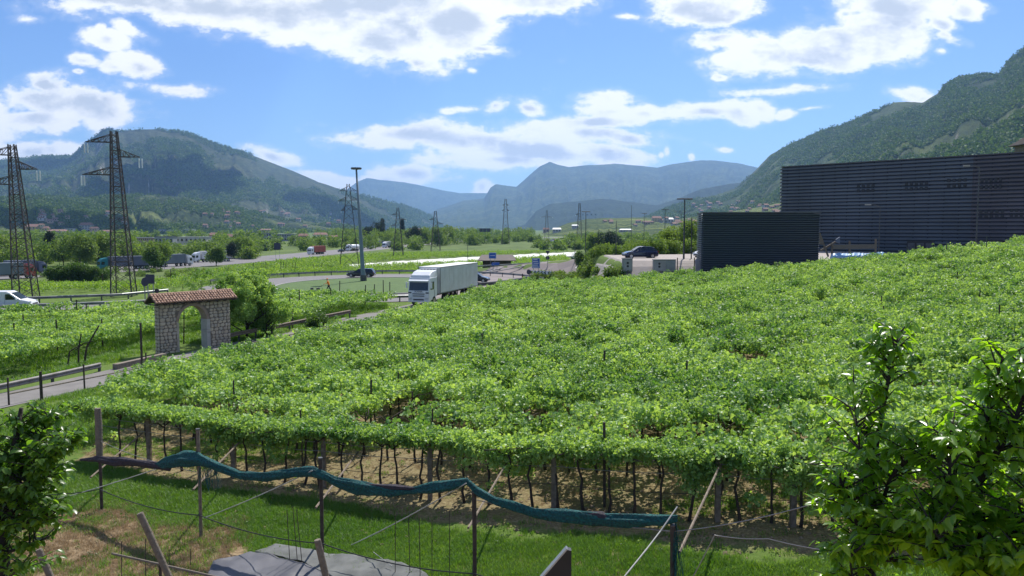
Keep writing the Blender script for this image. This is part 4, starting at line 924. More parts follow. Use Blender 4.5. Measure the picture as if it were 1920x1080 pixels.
def lorry(loc, rz, cab, box, label, Lb=13.2, kind='box', detail=False, group=None, stripe=None):
    """origin on the ground under the front bumper; local +x is forward"""
    root = empty('lorry', loc, rz, label, 'lorry', group); c = M[cab]; W = 2.5
    # cab: side profile loft across width
    prof = [(0, .42), (.02, 1.0), (0, 1.62), (-.16, 2.62), (-.30, 2.98), (-2.25, 3.02), (-2.25, .95), (-1.9, .95), (-1.75, .62), (-.55, .62), (-.45, .42)]
    b = MB(); b.prism([(x, z) for x, z in prof], 1, -W/2+.06, W/2-.06); b.build('cab', c, root, bevel=.06)
    b = MB(); b.loft([[(-.42, -W/2+.12, 2.98), (-.42, W/2-.12, 2.98), (-.5, W/2-.22, 3.22), (-.5, -W/2+.22, 3.22)], [(-1.15, -W/2+.08, 2.98), (-1.15, W/2-.08, 2.98), (-1.15, W/2-.2, 3.55), (-1.15, -W/2+.2, 3.55)], [(-2.3, -W/2+.08, 2.98), (-2.3, W/2-.08, 2.98), (-2.3, W/2-.14, 3.72), (-2.3, -W/2+.14, 3.72)]]); b.build('roof_fairing', c, root, bevel=.04)
    b = MB(); b.add([(.006, -1.08, 1.66), (.006, 1.08, 1.66), (-.158, 1.05, 2.60), (-.158, -1.05, 2.60), (-.05, -1.08, 1.66), (-.05, 1.08, 1.66), (-.21, 1.05, 2.60), (-.21, -1.05, 2.60)], [(0, 1, 2, 3), (7, 6, 5, 4), (0, 4, 5, 1), (2, 6, 7, 3), (1, 5, 6, 2), (0, 3, 7, 4)]); b.build('windscreen', M['glass'], root)
    for s in (-1, 1):
        b = MB(); y0, y1 = s*(W/2-.10), s*(W/2-.045); b.add([(-.35, y, 1.72) for y in (y0, y1)]+[(-1.35, y, 1.72) for y in (y0, y1)]+[(-1.35, y, 2.55) for y in (y0, y1)]+[(-.5, y, 2.55) for y in (y0, y1)], [(0, 2, 4, 6), (1, 7, 5, 3), (0, 1, 3, 2), (2, 3, 5, 4), (4, 5, 7, 6), (6, 7, 1, 0)]); b.build('side_window', M['glass'], root)
        wheel(root, -1.35, s*1.05, .5, .32)
        wheel(root, -4.9, s*1.0, .5, .5)
        if kind != 'none':
            for xx in (-Lb+.6, -Lb-.75, -Lb-2.1+.0): wheel(root, xx+1.0, s*1.0, .5, .42)
        b = MB(); b.box((.0, s*.93, .82), (.10, .34, .2)); b.build('headlight', M['lamp'], root, bevel=.02)
        b = MB(); b.box((-.12, s*(W/2+.16), 2.2), (.12, .16, .62)); b.beam((-.3, s*(W/2-.06), 2.45), (-.12, s*(W/2+.16), 2.45), .05); b.build('mirror', c, root, bevel=.02)
    b = MB(); b.box((.03, 0, .52), (.10, 2.3, .20)); b.build('bumper', M['black'] if cab != 'white' else c, root, bevel=.03)
    if detail:
        for z, w in ((1.30, 1.35), (1.08, 1.3), (.62, 1.2), (.72, 1.15)):
            b = MB(); b.box((.03, 0, z), (.06, w, .075)); b.build('grille_bar', M['black'], root)
        for s in (-1, 1):
            b = MB(); b.box((.015, s*.98, 1.42), (.05, .34, .12)); b.build('air_intake', M['black'], root)
            b = MB(); b.box((-1.45, s*(W/2-.052), 1.3), (.05, .02, .75)); b.build('door_gap', M['black'], root)
        b = MB(); b.loft([[(-.14, -1.12, 2.62), (-.14, 1.12, 2.62), (-.22, 1.12, 2.80), (-.22, -1.12, 2.80)], [(.12, -1.1, 2.63), (.12, 1.1, 2.63), (.10, 1.1, 2.68), (.10, -1.1, 2.68)]]); b.build('sun_visor', c, root)
        cu = bpy.data.curves.new('lettering', 'FONT'); cu.body = 'SCANIA'; cu.size = .26; cu.align_x = 'CENTER'; cu.extrude = .005; cu.materials.append(M['galvdark'])
        t0_ = bpy.data.objects.new('lettering_curve', cu); t = link(bpy.data.meshes.new_from_object(t0_), 'lettering', root, (.035, 0, 1.46)); bpy.data.objects.remove(t0_); t.rotation_euler = (R(90), 0, R(90))
    bm_ = M[box]; x0 = -2.95; x1 = x0-Lb; z0, z1 = 1.12, 4.0
    if kind == 'tank':
        b = MB(); b.tube([(x0, 0, 2.4), (x0-.3, 0, 2.4), (x1+.3, 0, 2.4), (x1, 0, 2.4)], [.8, 1.15, 1.15, .8], 16); b.build('tank', bm_, root, smooth=True)
    elif kind != 'none':
        b = MB(); b.box(((x0+x1)/2, 0, (z0+z1)/2), (Lb, W, z1-z0)); t = b.build('cargo_box', bm_, root, bevel=.03)
        if detail:
            for s in (-1, 1):
                for k in range(1, 9): bar('panel_joint', t, (x0-k*Lb/9, s*(W/2+.004), z0+.12), (x0-k*Lb/9, s*(W/2+.004), z1-.12), .018, M['whitebox'], h=.012)
                bar('side_rail', t, (x0, s*(W/2+.008), z0+.05), (x1, s*(W/2+.008), z0+.05), .02, M['galv'], h=.09)
                bar('top_rail', t, (x0, s*(W/2+.008), z1-.06), (x1, s*(W/2+.008), z1-.06), .02, M['galv'], h=.07)
                bar('corner_post', t, (x0+.002, s*(W/2+.005), z0), (x0+.002, s*(W/2+.005), z1-.02), .10, M['galvdark'], h=.03)
            b = MB(); b.box((x0+.2, 0, 3.42), (.4, 1.9, .86)); u = b.build('cooling_unit', M['white'], root, bevel=.03)
            for k in range(5):
                for j in range(2): b = MB(); b.box((x0+.41, -.72+k*.36, 3.56+j*.17), (.03, .26, .11)); b.build('vent', M['signback'], u)
            b = MB(); b.box((x1+1.0, -W/2-.006, 1.45), (.25, .012, .22)); b.build('label_plate', M['galvdark'], t)
            b = MB(); b.box(((x0+x1)/2+1, -1.1, .8), (5.5, .06, .5)); b.build('side_guard', M['galv'], root)
        if stripe:
            b = MB(); cxx = (x0+x1)/2; sgn = stripe
            for a_, w_, h_ in ((0, 2.6, .12), (1, 2.6, .12)): b.box((cxx, sgn*(W/2+.01), 2.35+a_*.75), (w_, .02, h_))
            for a_ in (-1, 1): b.box((cxx+a_*1.24, sgn*(W/2+.01), 2.72), (.12, .02, .66))
            b.build('logo', M['signback'], t)
    b = MB(); b.box(((x0+x1)/2-.5, 0, .95), (Lb+2.5, .9, .22)); b.build('chassis', M['black'], root)
    return root
fr = P(785, 570, 82.2); bk = Vector((-5.55, 96.2, 0)); fr.z = 0
hd = heading((bk.x, bk.y), (fr.x, fr.y))
lorry((fr.x, fr.y, .05), hd, 'white', 'whitebox', 'large white lorry with a plain white box trailer turning off the roundabout', 12.2, detail=True)
def on(px, Y, dz=.05): return GX(px, Y, dz)
car(on(677, 131.5), R(176), 'darkcar', 'dark blue estate car passing behind the tall lamp mast on the roundabout', 'estate', L_=4.7)
p = on(893, 119); car(p, R(-12), 'darkcar', 'black car whose nose shows behind the rear of the white lorry', 'hatch', L_=4.0)
car(Vector((P(1200, 480, 97).x, 97, 4.50)), R(188), 'navy', 'navy blue hatchback parked at the edge of the gravel yard', 'hatch', L_=4.25, Hh=1.5)
car(Vector((P(1331, 480, 99).x, 99, 4.50)), R(205), 'white', 'white car mostly hidden behind the small slatted shed', 'hatch', L_=4.2)
# white van at the left edge
def van(loc, rz):
    root = empty('van', loc, rz, 'white panel van driving in at the left edge of the picture', 'van'); W = 1.95
    prof = [(0, .35), (.02, .62), (-.12, .92), (-.95, 1.12), (-1.85, 1.78), (-2.2, 1.93), (-4.95, 1.95), (-5.0, 1.2), (-5.0, .38)]
    b = MB(); b.prism(prof, 1, -W/2, W/2); b.build('body', M['white'], root, bevel=.09)
    b = MB(); b.add([(-1.0, y, 1.16) for y in (-.84, .84)]+[(-1.83, y, 1.775) for y in (.78, -.78)], [(0, 1, 2, 3)])
    for v_ in range(4): b.v[v_] = (b.v[v_][0]+.012, b.v[v_][1], b.v[v_][2]+.018)
    o = b.build('windscreen', M['glass'], root); md = o.modifiers.new('thick', 'SOLIDIFY'); md.thickness = .02
    for s in (-1, 1):
        b = MB(); q = [(-1.25, 1.12), (-2.3, 1.12), (-2.3, 1.68), (-1.95, 1.68)]; b.prism(q, 1, s*(W/2+.0)-.01, s*(W/2+.0)+.01); b.build('side_window', M['glass'], root)
        wheel(root, -.9, s*(W/2-.1), .34, .22); wheel(root, -4.1, s*(W/2-.1), .34, .22)
        b = MB(); b.box((-.22, s*.78, .86), (.32, .26, .16)); b.build('headlight', M['lamp'], root, bevel=.03)
        b = MB(); b.box((-1.3, s*(W/2+.12), 1.2), (.14, .2, .22)); b.build('mirror', M['white'], root, bevel=.03)
        b = MB(); b.box((-2.36, s*(W/2+.004), 1.0), (.015, .012, 1.1)); b.build('door_gap', M['galvdark'], root)
    b = MB(); b.box((0, 0, .66), (.08, 1.2, .16)); b.build('grille', M['black'], root, bevel=.02)
    b = MB(); b.box((-.02, 0, .40), (.1, 1.7, .14)); b.build('bumper', M['black'], root, bevel=.02)
van(on(62, 78.6, .06), R(11))
# lorries and cars on the highway (px, Y, box length, colours)
HDIR = heading((-112, 262), (-95, 400))
def hpos(px, py): return G(px, py, .05)
def hh(Y): # highway heading at depth Y
    for a, b_ in zip(HW, HW[1:]):
        if a[1] <= Y <= b_[1]: return heading(a, b_)
    return HDIR
def hw(px, Y): p = Vector(((px-960)/F*Y, Y, Hf((px-960)/F*Y, Y)+.06)); return p
lorry(hw(63, 199), R(55), 'redcar', 'greytarp', 'red lorry with a grey curtain trailer at the far left of the highway', 13)
lorry(hw(84, 214), R(58), 'bluegrey', 'bluegrey', 'dark trailer lorry just ahead of the red lorry on the highway', 7)
lorry(hw(184, 233), R(228), 'teal', 'bluegrey', 'teal cab lorry with a long blue-grey trailer behind the lattice pylon', 12.5)
lorry(hw(357, 264), R(65), 'white', 'greytarp', 'white cab lorry pulling a grey curtain trailer, nose to nose with a white box trailer', 12.5)
lorry(hw(362, 288), R(236), 'white', 'whitebox', 'plain white box trailer with a small dark logo on the highway', 13, stripe=1)
lorry(hw(580, 372), R(250), 'white', 'rust', 'white cab lorry carrying a rust red container on the highway', 9)
lorry(hw(652, 430), R(250), 'white', 'white', 'shiny tanker lorry behind the lamp mast on the highway', 8, kind='tank')
lorry(hw(720, 505), R(255), 'white', 'whitebox', 'far white box lorry between the lamp mast and the next pylon', 11)
lorry(hw(705, 540), R(255), 'teal', 'bluegrey', 'far green-grey lorry just left of the white box lorry', 7)
lorry(hw(793, 620), R(255), 'white', 'whitebox', 'small far white lorry among the bushes right of the narrow pylon', 9)
lorry(hw(850, 700), R(258), 'rust', 'bluegrey', 'far brown and grey lorry near the overhead highway sign', 11)
for px, Y, c_, lb in ((640, 415, 'darkcar', 'dark car between the rust red container lorry and the tanker'), (694, 480, 'silver', 'silver car on the highway just right of the lamp mast'), (700, 500, 'white', 'white car close behind the silver car on the highway'), (880, 760, 'silver', 'small silver car under the overhead highway sign')):
    car(hw(px, Y), R(70), c_, lb, 'saloon')
k = 0
for r_ in range(3):
    for i in range(11):
        px = 972+i*9.2+random.uniform(-2, 2); Y = 860-r_*40-i*6; q = Vector(((px-960)/F*Y, Y, 0)); q.z = Hf(q.x, q.y)+.1
        b_ = car if k < 3 else None
        if k == 0: pr = [car(q, R(60+random.uniform(-10, 10)), c_, 'distant parked car in the packed rows by the highway', 'hatch', group='distant parked cars in packed rows') for c_ in ('silver', 'white', 'darkcar', 'redcar')]; KID = {}
        if k == 0:
            for c_ in bpy.data.objects:
                if c_.parent: KID.setdefault(c_.parent.name, []).append(c_)
            for m_, pp in enumerate(pr): pp.location = (q.x+m_*5, q.y, q.z)
        elif k > 3:
            o = copy_tree(pr[random.choice([0, 0, 1, 1, 2, 3])], None, KID); o.location = q; o.rotation_euler[2] = R(60+random.uniform(-10, 10))
        k += 1

# ---------------------------------------------------------------- people
def person(loc, rz, top, label, pose, hat=None):
    """skinned skeleton, one continuous body; local +x is forward"""
    J = pose; names = list(J); idx = {n_: i for i, n_ in enumerate(names)}
    E = [('pelvis', 'chest'), ('chest', 'neck'), ('neck', 'head'), ('head', 'crown')]
    for s in 'LR': E += [('chest', 'sho'+s), ('sho'+s, 'elb'+s), ('elb'+s, 'wri'+s), ('wri'+s, 'han'+s), ('pelvis', 'hip'+s), ('hip'+s, 'kne'+s), ('kne'+s, 'ank'+s), ('ank'+s, 'toe'+s)]
    rad = {'pelvis': .15, 'chest': .165, 'neck': .06, 'head': .095, 'crown': .085, 'sho': .075, 'elb': .05, 'wri': .033, 'han': .042, 'hip': .105, 'kne': .065, 'ank': .045, 'toe': .045}
    vs = [Vector(J[n_]) for n_ in names]; rr = [rad.get(n_, rad.get(n_[:3], .05)) for n_ in names]; ed = [(idx[a], idx[b]) for a, b in E]
    for s in 'LR':   # five fingers
        h_ = Vector(J['han'+s]); w_ = Vector(J['wri'+s]); d = (h_-w_).normalized(); sd = d.cross(Vector((0, 0, 1))).normalized()
        for f_, (off, ln) in enumerate(((-.03, .065), (-.01, .08), (.01, .075), (.03, .06))):
            vs += [h_+sd*off+d*ln*.5, h_+sd*off+d*ln-Vector((0, 0, .02))]; rr += [.009, .008]; n0 = len(vs); ed += [(idx['han'+s], n0-2), (n0-2, n0-1)]
        vs += [w_+sd*.04+d*.04, w_+sd*.055+d*.07]; rr += [.010, .009]; n0 = len(vs); ed += [(idx['wri'+s], n0-2), (n0-2, n0-1)]
    me = bpy.data.meshes.new('person'); me.from_pydata(vs, ed, []); o = bpy.data.objects.new('person', me); COL.objects.link(o)
    sk = o.modifiers.new('skin', 'SKIN'); me.skin_vertices or None
    for i, r_ in enumerate(rr): me.skin_vertices[0].data[i].radius = (r_, r_)
    me.skin_vertices[0].data[idx['pelvis']].use_root = True
    ss = o.modifiers.new('sub', 'SUBSURF'); ss.levels = 1
    dg = bpy.context.evaluated_depsgraph_get(); m2 = bpy.data.meshes.new_from_object(o.evaluated_get(dg)); o.modifiers.clear(); o.data = m2
    for m_ in (M['skin'], M[top], M['trousers'], M['black']): m2.materials.append(m_)
    wz = [Vector(J['wriL']), Vector(J['wriR'])]; nz_ = J['neck'][2]-.02
    for f in m2.polygons:
        c = f.center; f.use_smooth = True
        if c.z > nz_ : f.material_index = 0
        elif min((c-w).length for w in wz) < .09: f.material_index = 0
        elif c.z > J['pelvis'][2]-.02 or min((c-Vector(J['elb'+s])).length for s in 'LR') < .15: f.material_index = 1
        elif c.z > .11: f.material_index = 2
        else: f.material_index = 3
    o.location = loc; o.rotation_euler[2] = rz; tag(o, label, 'person')
    b = bmesh.new(); hc = Vector(J['head'])+Vector((0, 0, .05)); bmesh.ops.create_uvsphere(b, u_segments=12, v_segments=8, radius=.118, matrix=Matrix.Translation(hc+Vector((-.015, 0, .02))))
    bmesh.ops.delete(b, geom=[v for v in b.verts if v.co.z < hc.z+.005], context='VERTS'); m3 = bpy.data.meshes.new('cap'); b.to_mesh(m3); b.free(); m3.materials.append(M[hat or 'black']); link(m3, 'cap', o)
    b = MB(); b.tube([hc+Vector((.09, 0, -.03)), hc+Vector((.125, 0, -.05))], [.02, .012], 6); b.build('nose', M['skin'], o)
    return o
walk = dict(pelvis=(0, 0, .95), chest=(.12, 0, 1.30), neck=(.18, 0, 1.50), head=(.21, 0, 1.62), crown=(.22, 0, 1.72),
    shoL=(.13, .19, 1.40), elbL=(.25, .22, 1.15), wriL=(.48, .20, 1.08), hanL=(.55, .20, 1.07), shoR=(.13, -.19, 1.40), elbR=(.25, -.22, 1.15), wriR=(.48, -.20, 1.08), hanR=(.55, -.20, 1.07),
    hipL=(0, .10, .90), kneL=(.22, .11, .50), ankL=(.32, .11, .09), toeL=(.46, .12, .05), hipR=(0, -.10, .90), kneR=(-.05, -.11, .48), ankR=(-.38, -.11, .13), toeR=(-.26, -.12, .05))
stand = dict(pelvis=(0, 0, .95), chest=(.06, 0, 1.30), neck=(.11, 0, 1.50), head=(.16, 0, 1.61), crown=(.18, 0, 1.71),
    shoL=(.06, .19, 1.40), elbL=(.10, .26, 1.13), wriL=(.32, .20, 1.02), hanL=(.39, .18, 1.0), shoR=(.06, -.19, 1.40), elbR=(.04, -.27, 1.13), wriR=(.25, -.22, .95), hanR=(.31, -.2, .92),
    hipL=(0, .10, .90), kneL=(.05, .12, .50), ankL=(.04, .13, .09), toeL=(.18, .14, .05), hipR=(0, -.10, .90), kneR=(.03, -.12, .50), ankR=(-.06, -.13, .09), toeR=(.08, -.14, .05))
pm_ = Vector((P(617, 550, 99.4).x, 99.4, .12)); person(pm_, R(180+8), 'orange', 'worker in an orange top and dark trousers pushing a mower across the roundabout grass', walk, 'orange')
def mower(loc, rz):
    root = empty('lawn_mower', loc, rz, 'dark lawn mower pushed by the worker in orange', 'mower')
    b = MB(); b.loft([[(-.4, -.3, .12), (-.4, .3, .12), (-.38, .26, .3), (-.38, -.26, .3)], [(.1, -.34, .12), (.1, .34, .12), (.1, .28, .42), (.1, -.28, .42)], [(.55, -.28, .12), (.55, .28, .12), (.5, .2, .3), (.5, -.2, .3)]]); b.build('deck', M['black'], root, bevel=.03)
    b = MB(); b.box((.12, 0, .5), (.36, .3, .2)); b.build('engine', M['signback'], root, bevel=.04)
    b = MB(); b.loft([[(-.45, -.24, .25), (-.45, .24, .25), (-.45, .22, .62), (-.45, -.22, .62)], [(-.95, -.22, .3), (-.95, .22, .3), (-.9, .2, .55), (-.9, -.2, .55)]]); b.build('grass_bag', M['black'], root, bevel=.03)
    b = MB()
    for s in (-.22, .22): b.tube([(-.3, s, .3), (-.9, s, .75), (-1.45, s, 1.06)], .016, 6)
    b.tube([(-1.45, -.22, 1.06), (-1.45, .22, 1.06)], .018, 6); b.build('handle', M['black'], root)
    for x in (-.33, .42):
        for s in (-1, 1): wheel(root, x, s*.33, .12, .06)
mower(pm_+Vector((math.cos(R(188))*1.98, math.sin(R(188))*1.98, .0)), R(188))
q = Vector((P(499, 541, 105).x, 105, .11)); person(q, R(240), 'red', 'worker in a red top standing at the left tip of the roundabout grass', stand, 'black')
for px, lb in ((833, 'left one of two orange-clad field workers bending by the white fleece, above the lorry'), (839, 'right one of two orange-clad field workers by the white fleece, above the lorry')):
    q = P(px, 492, 195); q.z = Hf(q.x, q.y)+.8; person(q, R(random.choice([20, 200])), 'orange', lb, stand, 'redcar')

# ---------------------------------------------------------------- masts, pylons, poles
def pylon(px, base_py_Y, top_py, w0, w1, label, near=True, lean=0.0, arms=(), rot=0.3, group=None, base=None, mt='lattice'):
    Y = base_py_Y; X = (px-960)/F*Y; z0 = Hf(X, Y); zt = P(px, top_py, Y).z; h = zt-z0; root = empty('electricity_pylon', (X, Y, z0), rot, label, 'pylon', group)
    cs = [(-1, -1), (1, -1), (1, 1), (-1, 1)]
    def wd(z): t = z/h; return (w0*(1-t)+w1*t)/2*(1.0)
    mb = None if near else MB()
    def K(p): return (p[0]+lean*p[2]/h, p[1], p[2])
    def B(nm, p0, p1, w):
        p0, p1 = K(p0), K(p1)
        if near: bar(nm, root, p0, p1, w, M[mt])
        else: mb.beam(p0, p1, w)
    k = 1.0 if near else 1.25
    for a, b_ in cs: bar('leg', root, K((a*wd(-.3), b_*wd(-.3), -.3)), K((a*wd(h), b_*wd(h), h)), .12*k, M[mt])
    z = 0; lv = []
    n_ = 19 if near else 9
    while z < h-.3:
        st = max(.7 if near else 2.0, wd(z)*(1.25 if near else 1.6)); z2 = min(h, z+st); lv.append((z, z2)); z = z2
    for i, (za, zb) in enumerate(lv):
        for (a, b_), (c, d) in zip(cs, cs[1:]+cs[:1]):
            B('brace', (a*wd(za), b_*wd(za), za), (c*wd(zb), d*wd(zb), zb), .048*k); B('brace', (c*wd(za), d*wd(za), za), (a*wd(zb), b_*wd(zb), zb), .048*k)
            if i % 3 == 0: B('brace', (a*wd(za), b_*wd(za), za), (c*wd(za), d*wd(za), za), .07*k)
    if mb: mb.build('lattice', M[mt], root)
    for (apx, apy, drop) in arms:   # tip pixel; arm reaches sideways in the tower's own x direction
        tip = P(apx, apy, Y); lx = (tip.x-X)/math.cos(rot); lz = tip.z-z0; s = 1 if lx > lean*lz/h else -1; w = wd(lz); lc = lean*lz/h; lx -= lc
        am = MB(); 
        for sy in (-1, 1):
            am.beam((s*w, sy*w, lz), (lx, 0, lz), .09*k); am.beam((s*w, sy*w, lz+1.0*(.9 if near else 1.2)), (lx, 0, lz), .07*k)
            for f_ in (.25, .5, .75): am.beam((s*w+(lx-s*w)*f_, sy*w*(1-f_), lz), (s*w+(lx-s*w)*f_, sy*w*(1-f_), lz+.9*(1-f_)), .05*k)
            for f_ in (0, .25, .5): am.beam((s*w+(lx-s*w)*f_, sy*w*(1-f_), lz+.9*(1-f_)), (s*w+(lx-s*w)*(f_+.25), sy*w*(.75-f_), lz), .05*k)
        ao = am.build('crossarm', M[mt], root, loc=(lc, 0, 0))
        for sy in ((-.12, .22) if near else (0,)):
            ib = MB(); n2 = 9 if near else 4; pp = [(lx+sy*1.0, 0, lz-.1)]; rr = [.02]
            for q in range(n2*2): pp.append((lx+sy*1.0, 0, lz-.25-drop*q/(n2*2))); rr.append((.10 if near else .16) if q % 2 else .06)
            ib.tube(pp, rr, 8); ib.build('insulator', M['insul'], ao)
    return root
pylon(230, 95, 246, 2.35, .62, 'tall dark lattice pylon, the taller of the two big pylons on the left', arms=[(166, 267, 1.1), (259, 294, 1.1), (161, 328, 1.1)], rot=.2, lean=-.45)
pylon(46, 91, 271, 2.15, .60, 'dark lattice pylon at the left edge, left of the taller pylon', arms=[(-30, 291, 1.1), (67, 317, 1.1), (-36, 346, 1.1)], rot=.2, lean=-.75)
pylon(655, 250, 345, 6.0, .8, 'slender lattice pylon just left of the tall lamp mast', near=False, arms=[(638, 358, .6), (669, 358, .6), (635, 377, .6), (673, 375, .6), (640, 395, .6), (671, 393, .6)], rot=.2)
pylon(747, 330, 389, 4.2, .7, 'narrow far pylon right of the lamp mast', near=False, arms=[(735, 403, .6), (761, 412, .6), (733, 424, .6)], rot=.2)
pylon(817, 420, 396, 5.0, 1.0, 'short far pylon above the white lorry, left of the valley gap', near=False, arms=[(805, 412, .6), (832, 420, .6)], rot=.2)
pylon(948, 620, 373, 6.0, 1.2, 'far pale pylon standing against the blue valley gap', near=False, arms=[(942, 385, .8), (954, 385, .8), (941, 395, .8), (955, 395, .8)], rot=.1, mt='lattice')
pylon(1086, 560, 381, 4.0, 1.0, 'far pylon beside the dark trees on the low hill', near=False, arms=[(1079, 403, .5)], rot=.1)
pylon(1025, 900, 394, 5, 1.2, 'faintest far pylon in front of the dark blue slope', near=False, arms=[(1014, 407, .8), (1036, 407, .8)], rot=.1)
# tall floodlight mast
Yq = 121.5; X = (681-960)/F*Yq; z0 = .1; zt = P(668, 316, Yq).z
root = empty('lamp_mast', (X, Yq, z0), 0, 'tall grey floodlight mast on the roundabout, in front of the dark estate car', 'lamp mast')
xt = P(668, 316, Yq).x-X; h = zt-z0
b = MB(); b.tube([(0, 0, -.1), (0, 0, .6), (xt*.1, 0, h*.1), (xt*.5, 0, h*.5), (xt, 0, h)], [.42, .40, .33, .24, .13], 12); b.build('pole', mat('mast_paint', (.16, .22, .25), .6, var=.1), root, smooth=True)
b = MB(); b.tube([(0, 0, -.1), (0, 0, .9)], .5, 12); b.build('base_sleeve', M['galvdark'], root)
b = MB(); b.tube([(xt, 0, h-.12), (xt, 0, h+.02)], [.75, .75], 16)
for a in range(8): b.box((xt+.62*math.cos(a*.785), .62*math.sin(a*.785), h+.02), (.34, .34, .24), a*.785)
b.build('lamp_ring', M['galvdark'], root)
for a in range(8): b = MB(); b.box((xt+.62*math.cos(a*.785), .62*math.sin(a*.785), h-.13), (.26, .26, .03), a*.785); b.build('floodlight', M['lamp'], root)
def pole(px, Y, top_py, label, w=.12, head=None, name='street_lamp', cat='street lamp', mt='galvdark', z0=None, group=None):
    X = (px-960)/F*Y; z = Hf(X, Y) if z0 is None else z0; h = P(px, top_py, Y).z-z; root = empty(name, (X, Y, z), 0, label, cat, group)
    b = MB(); b.tube([(0, 0, -.1), (0, 0, h)], [w*.6, w*.35], 8); b.build('pole', M[mt], root)
    if head == 'T':
        b = MB(); b.box((0, 0, h), (w*9, w*1.8, w*.8)); b.build('lamp_head', M[mt], root, bevel=.02)
    elif head == 'arm':
        b = MB(); b.tube([(0, 0, h-.1), (-.5, 0, h+.1), (-1.1, 0, h+.12)], .04, 6); b.build('arm', M[mt], root); b = MB(); b.box((-1.3, 0, h+.12), (.6, .25, .12)); b.build('lamp_head', M['concrete'], root, bevel=.02)
    return root
pole(1282, 93, 373, 'tallest dark pole in the gravel yard, left of the small slatted shed', .20, 'T', 'yard_pole', 'pole')
pole(1296, 93.5, 407, 'thinner dark pole just right of the tallest yard pole', .13, None, 'yard_pole', 'pole')
pole(1155, 108, 414, 'thin pole standing left of the navy car', .11, None, 'yard_pole', 'pole')
pole(1098, 135, 397, 'thin pole rising from the young green bush right of the blue signs', .16, 'T')
pole(1078, 138, 450, 'short thin pole left of the young green bush', .13, None, 'yard_pole', 'pole')
pole(1207, 170, 400, 'lamp post with a small flat head above the navy car', .13, 'T')
pole(1276, 175, 397, 'lamp post with a pale head behind the tallest yard pole', .13, 'arm')
pole(1246, 330, 393, 'far lamp post on the low hill', .35, 'T')
pole(1183, 420, 385, 'distant pole behind the dark bushes on the plain', .3, None)
pole(877, 175, 460, 'thin post standing before the fleece, above the white lorry', .12, None, 'yard_pole', 'pole')
pole(1647, 84, 386, 'slim lamp post in front of the middle of the dark building', .11, 'arm', mt='galvdark')
pole(1829, 80, 313, 'tall pale lamp post in front of the right part of the dark building', .13, 'arm', mt='galvdark')
# ---------------------------------------------------------------- signs
def sign(px, py0, py1, w_px, Y, face, label, lines=0, legs=2, shape='rect', rz=0, name='road_sign', z0=None):
    c0 = P(px, py0, Y); c1 = P(px, py1, Y); X = c0.x; z = Hf(X, Y) if z0 is None else z0; w = w_px/F*Y; zt = c0.z-z; zb = c1.z-z
    root = empty(name, (X, Y, z), rz, label, 'sign')
    b = MB()
    if shape == 'round': b.tube([(0, -.03, (zt+zb)/2), (0, .03, (zt+zb)/2)], (zt-zb)/2, 20)
    elif shape == 'tri': b.prism([(-w/2, zt), (w/2, zt), (0, zb)], 1, -.03, .03)
    else: b.box((0, 0, (zt+zb)/2), (w, .06, zt-zb))
    pn = b.build('panel', M[face], root, bevel=.02)
    for k in range(lines):
        zz = zt-(zt-zb)*(k+.7)/(lines+.4); ww = w*random.uniform(.5, .78); b = MB(); b.box((-.04*w+random.uniform(-.05, .05)*w, -.034, zz), (ww, .008, (zt-zb)*.07)); b.build('text_line', M['white'], pn)
    if lines:
        b = MB()
        for x_, z_, ww, hh_ in ((0, zt-.05, w-.06, .04), (0, zb+.05, w-.06, .04), (-w/2+.05, (zt+zb)/2, .04, zt-zb-.08), (w/2-.05, (zt+zb)/2, .04, zt-zb-.08)): b.box((x_, -.032, z_), (ww, .005, hh_))
        b.build('border', M['white'], pn)
    for s in ((-.3, .3) if legs == 2 else (0,)): bar('post', root, (s*w, .07, -.1), (s*w, .07, zt-.05), .08, M['galv'])
    return root
sign(1005, 484, 503, 15, 127, 'signblue', 'blue direction sign with five white lines, the nearer of the two blue signs', 5)
sign(923.5, 473.5, 485, 14, 150, 'signblue', 'blue direction sign in front of the brown shed roof', 1)
sg = sign(924.5, 492, 498.5, 7, 144, 'signblue', 'small round blue keep-right sign on the traffic island', 0, 1, 'round'); 
b = MB(); zz = P(924.5, 495, 144).z-sg.location.z; b.beam((-.16, -.045, zz+.16), (.16, -.045, zz-.16), .07, .01); b.beam((.16, -.045, zz-.16), (-.1, -.045, zz-.16), .07, .01); b.build('arrow', M['white'], sg)
sign(932, 492, 497, 9, 146, 'signblue', 'small blue sign beside the round keep-right sign', 0, 1)
sign(1027, 470, 478, 9, 140, 'signback', 'back of a triangular give way sign left of the thin poles', 0, 1, 'tri')
sign(1027, 480, 487, 7, 140.5, 'signback', 'round sign below the give way sign, seen from behind', 0, 1, 'round')
sign(281, 514.5, 532, 17, 90, 'signback', 'dark square sign seen from behind above the arch roof', 0, 2)
sign(271.5, 520, 537, 4, 89, 'signback', 'narrow round traffic sign beside the dark square sign', 0, 1, 'round', rz=R(65))
sign(294, 541, 550, 9, 88, 'black', 'small round sign just above the left end of the tiled roof', 0, 1, 'round')
s1 = sign(300, 465, 477, 24, 243, 'signgreen', 'green highway sign above the bushes between two lorries', 2)
s2 = sign(303, 478, 486, 14, 241, 'signback', 'dark warning panel with yellow dots under the green highway sign', 0)
zz = s2.location.z
for dx, dpy in ((-.7, 480), (.75, 480), (0, 483.5), (0.1, 486)):
    b = MB(); b.tube([(dx, -.05, P(303, dpy, 241).z-zz), (dx, -.10, P(303, dpy, 241).z-zz)], .42, 10); b.build('warning_lamp', M['yellow'], s2)
sign(520, 455.5, 468, 12, 330, 'signback', 'dark panel beside the highway, left of the rust red container', 0)
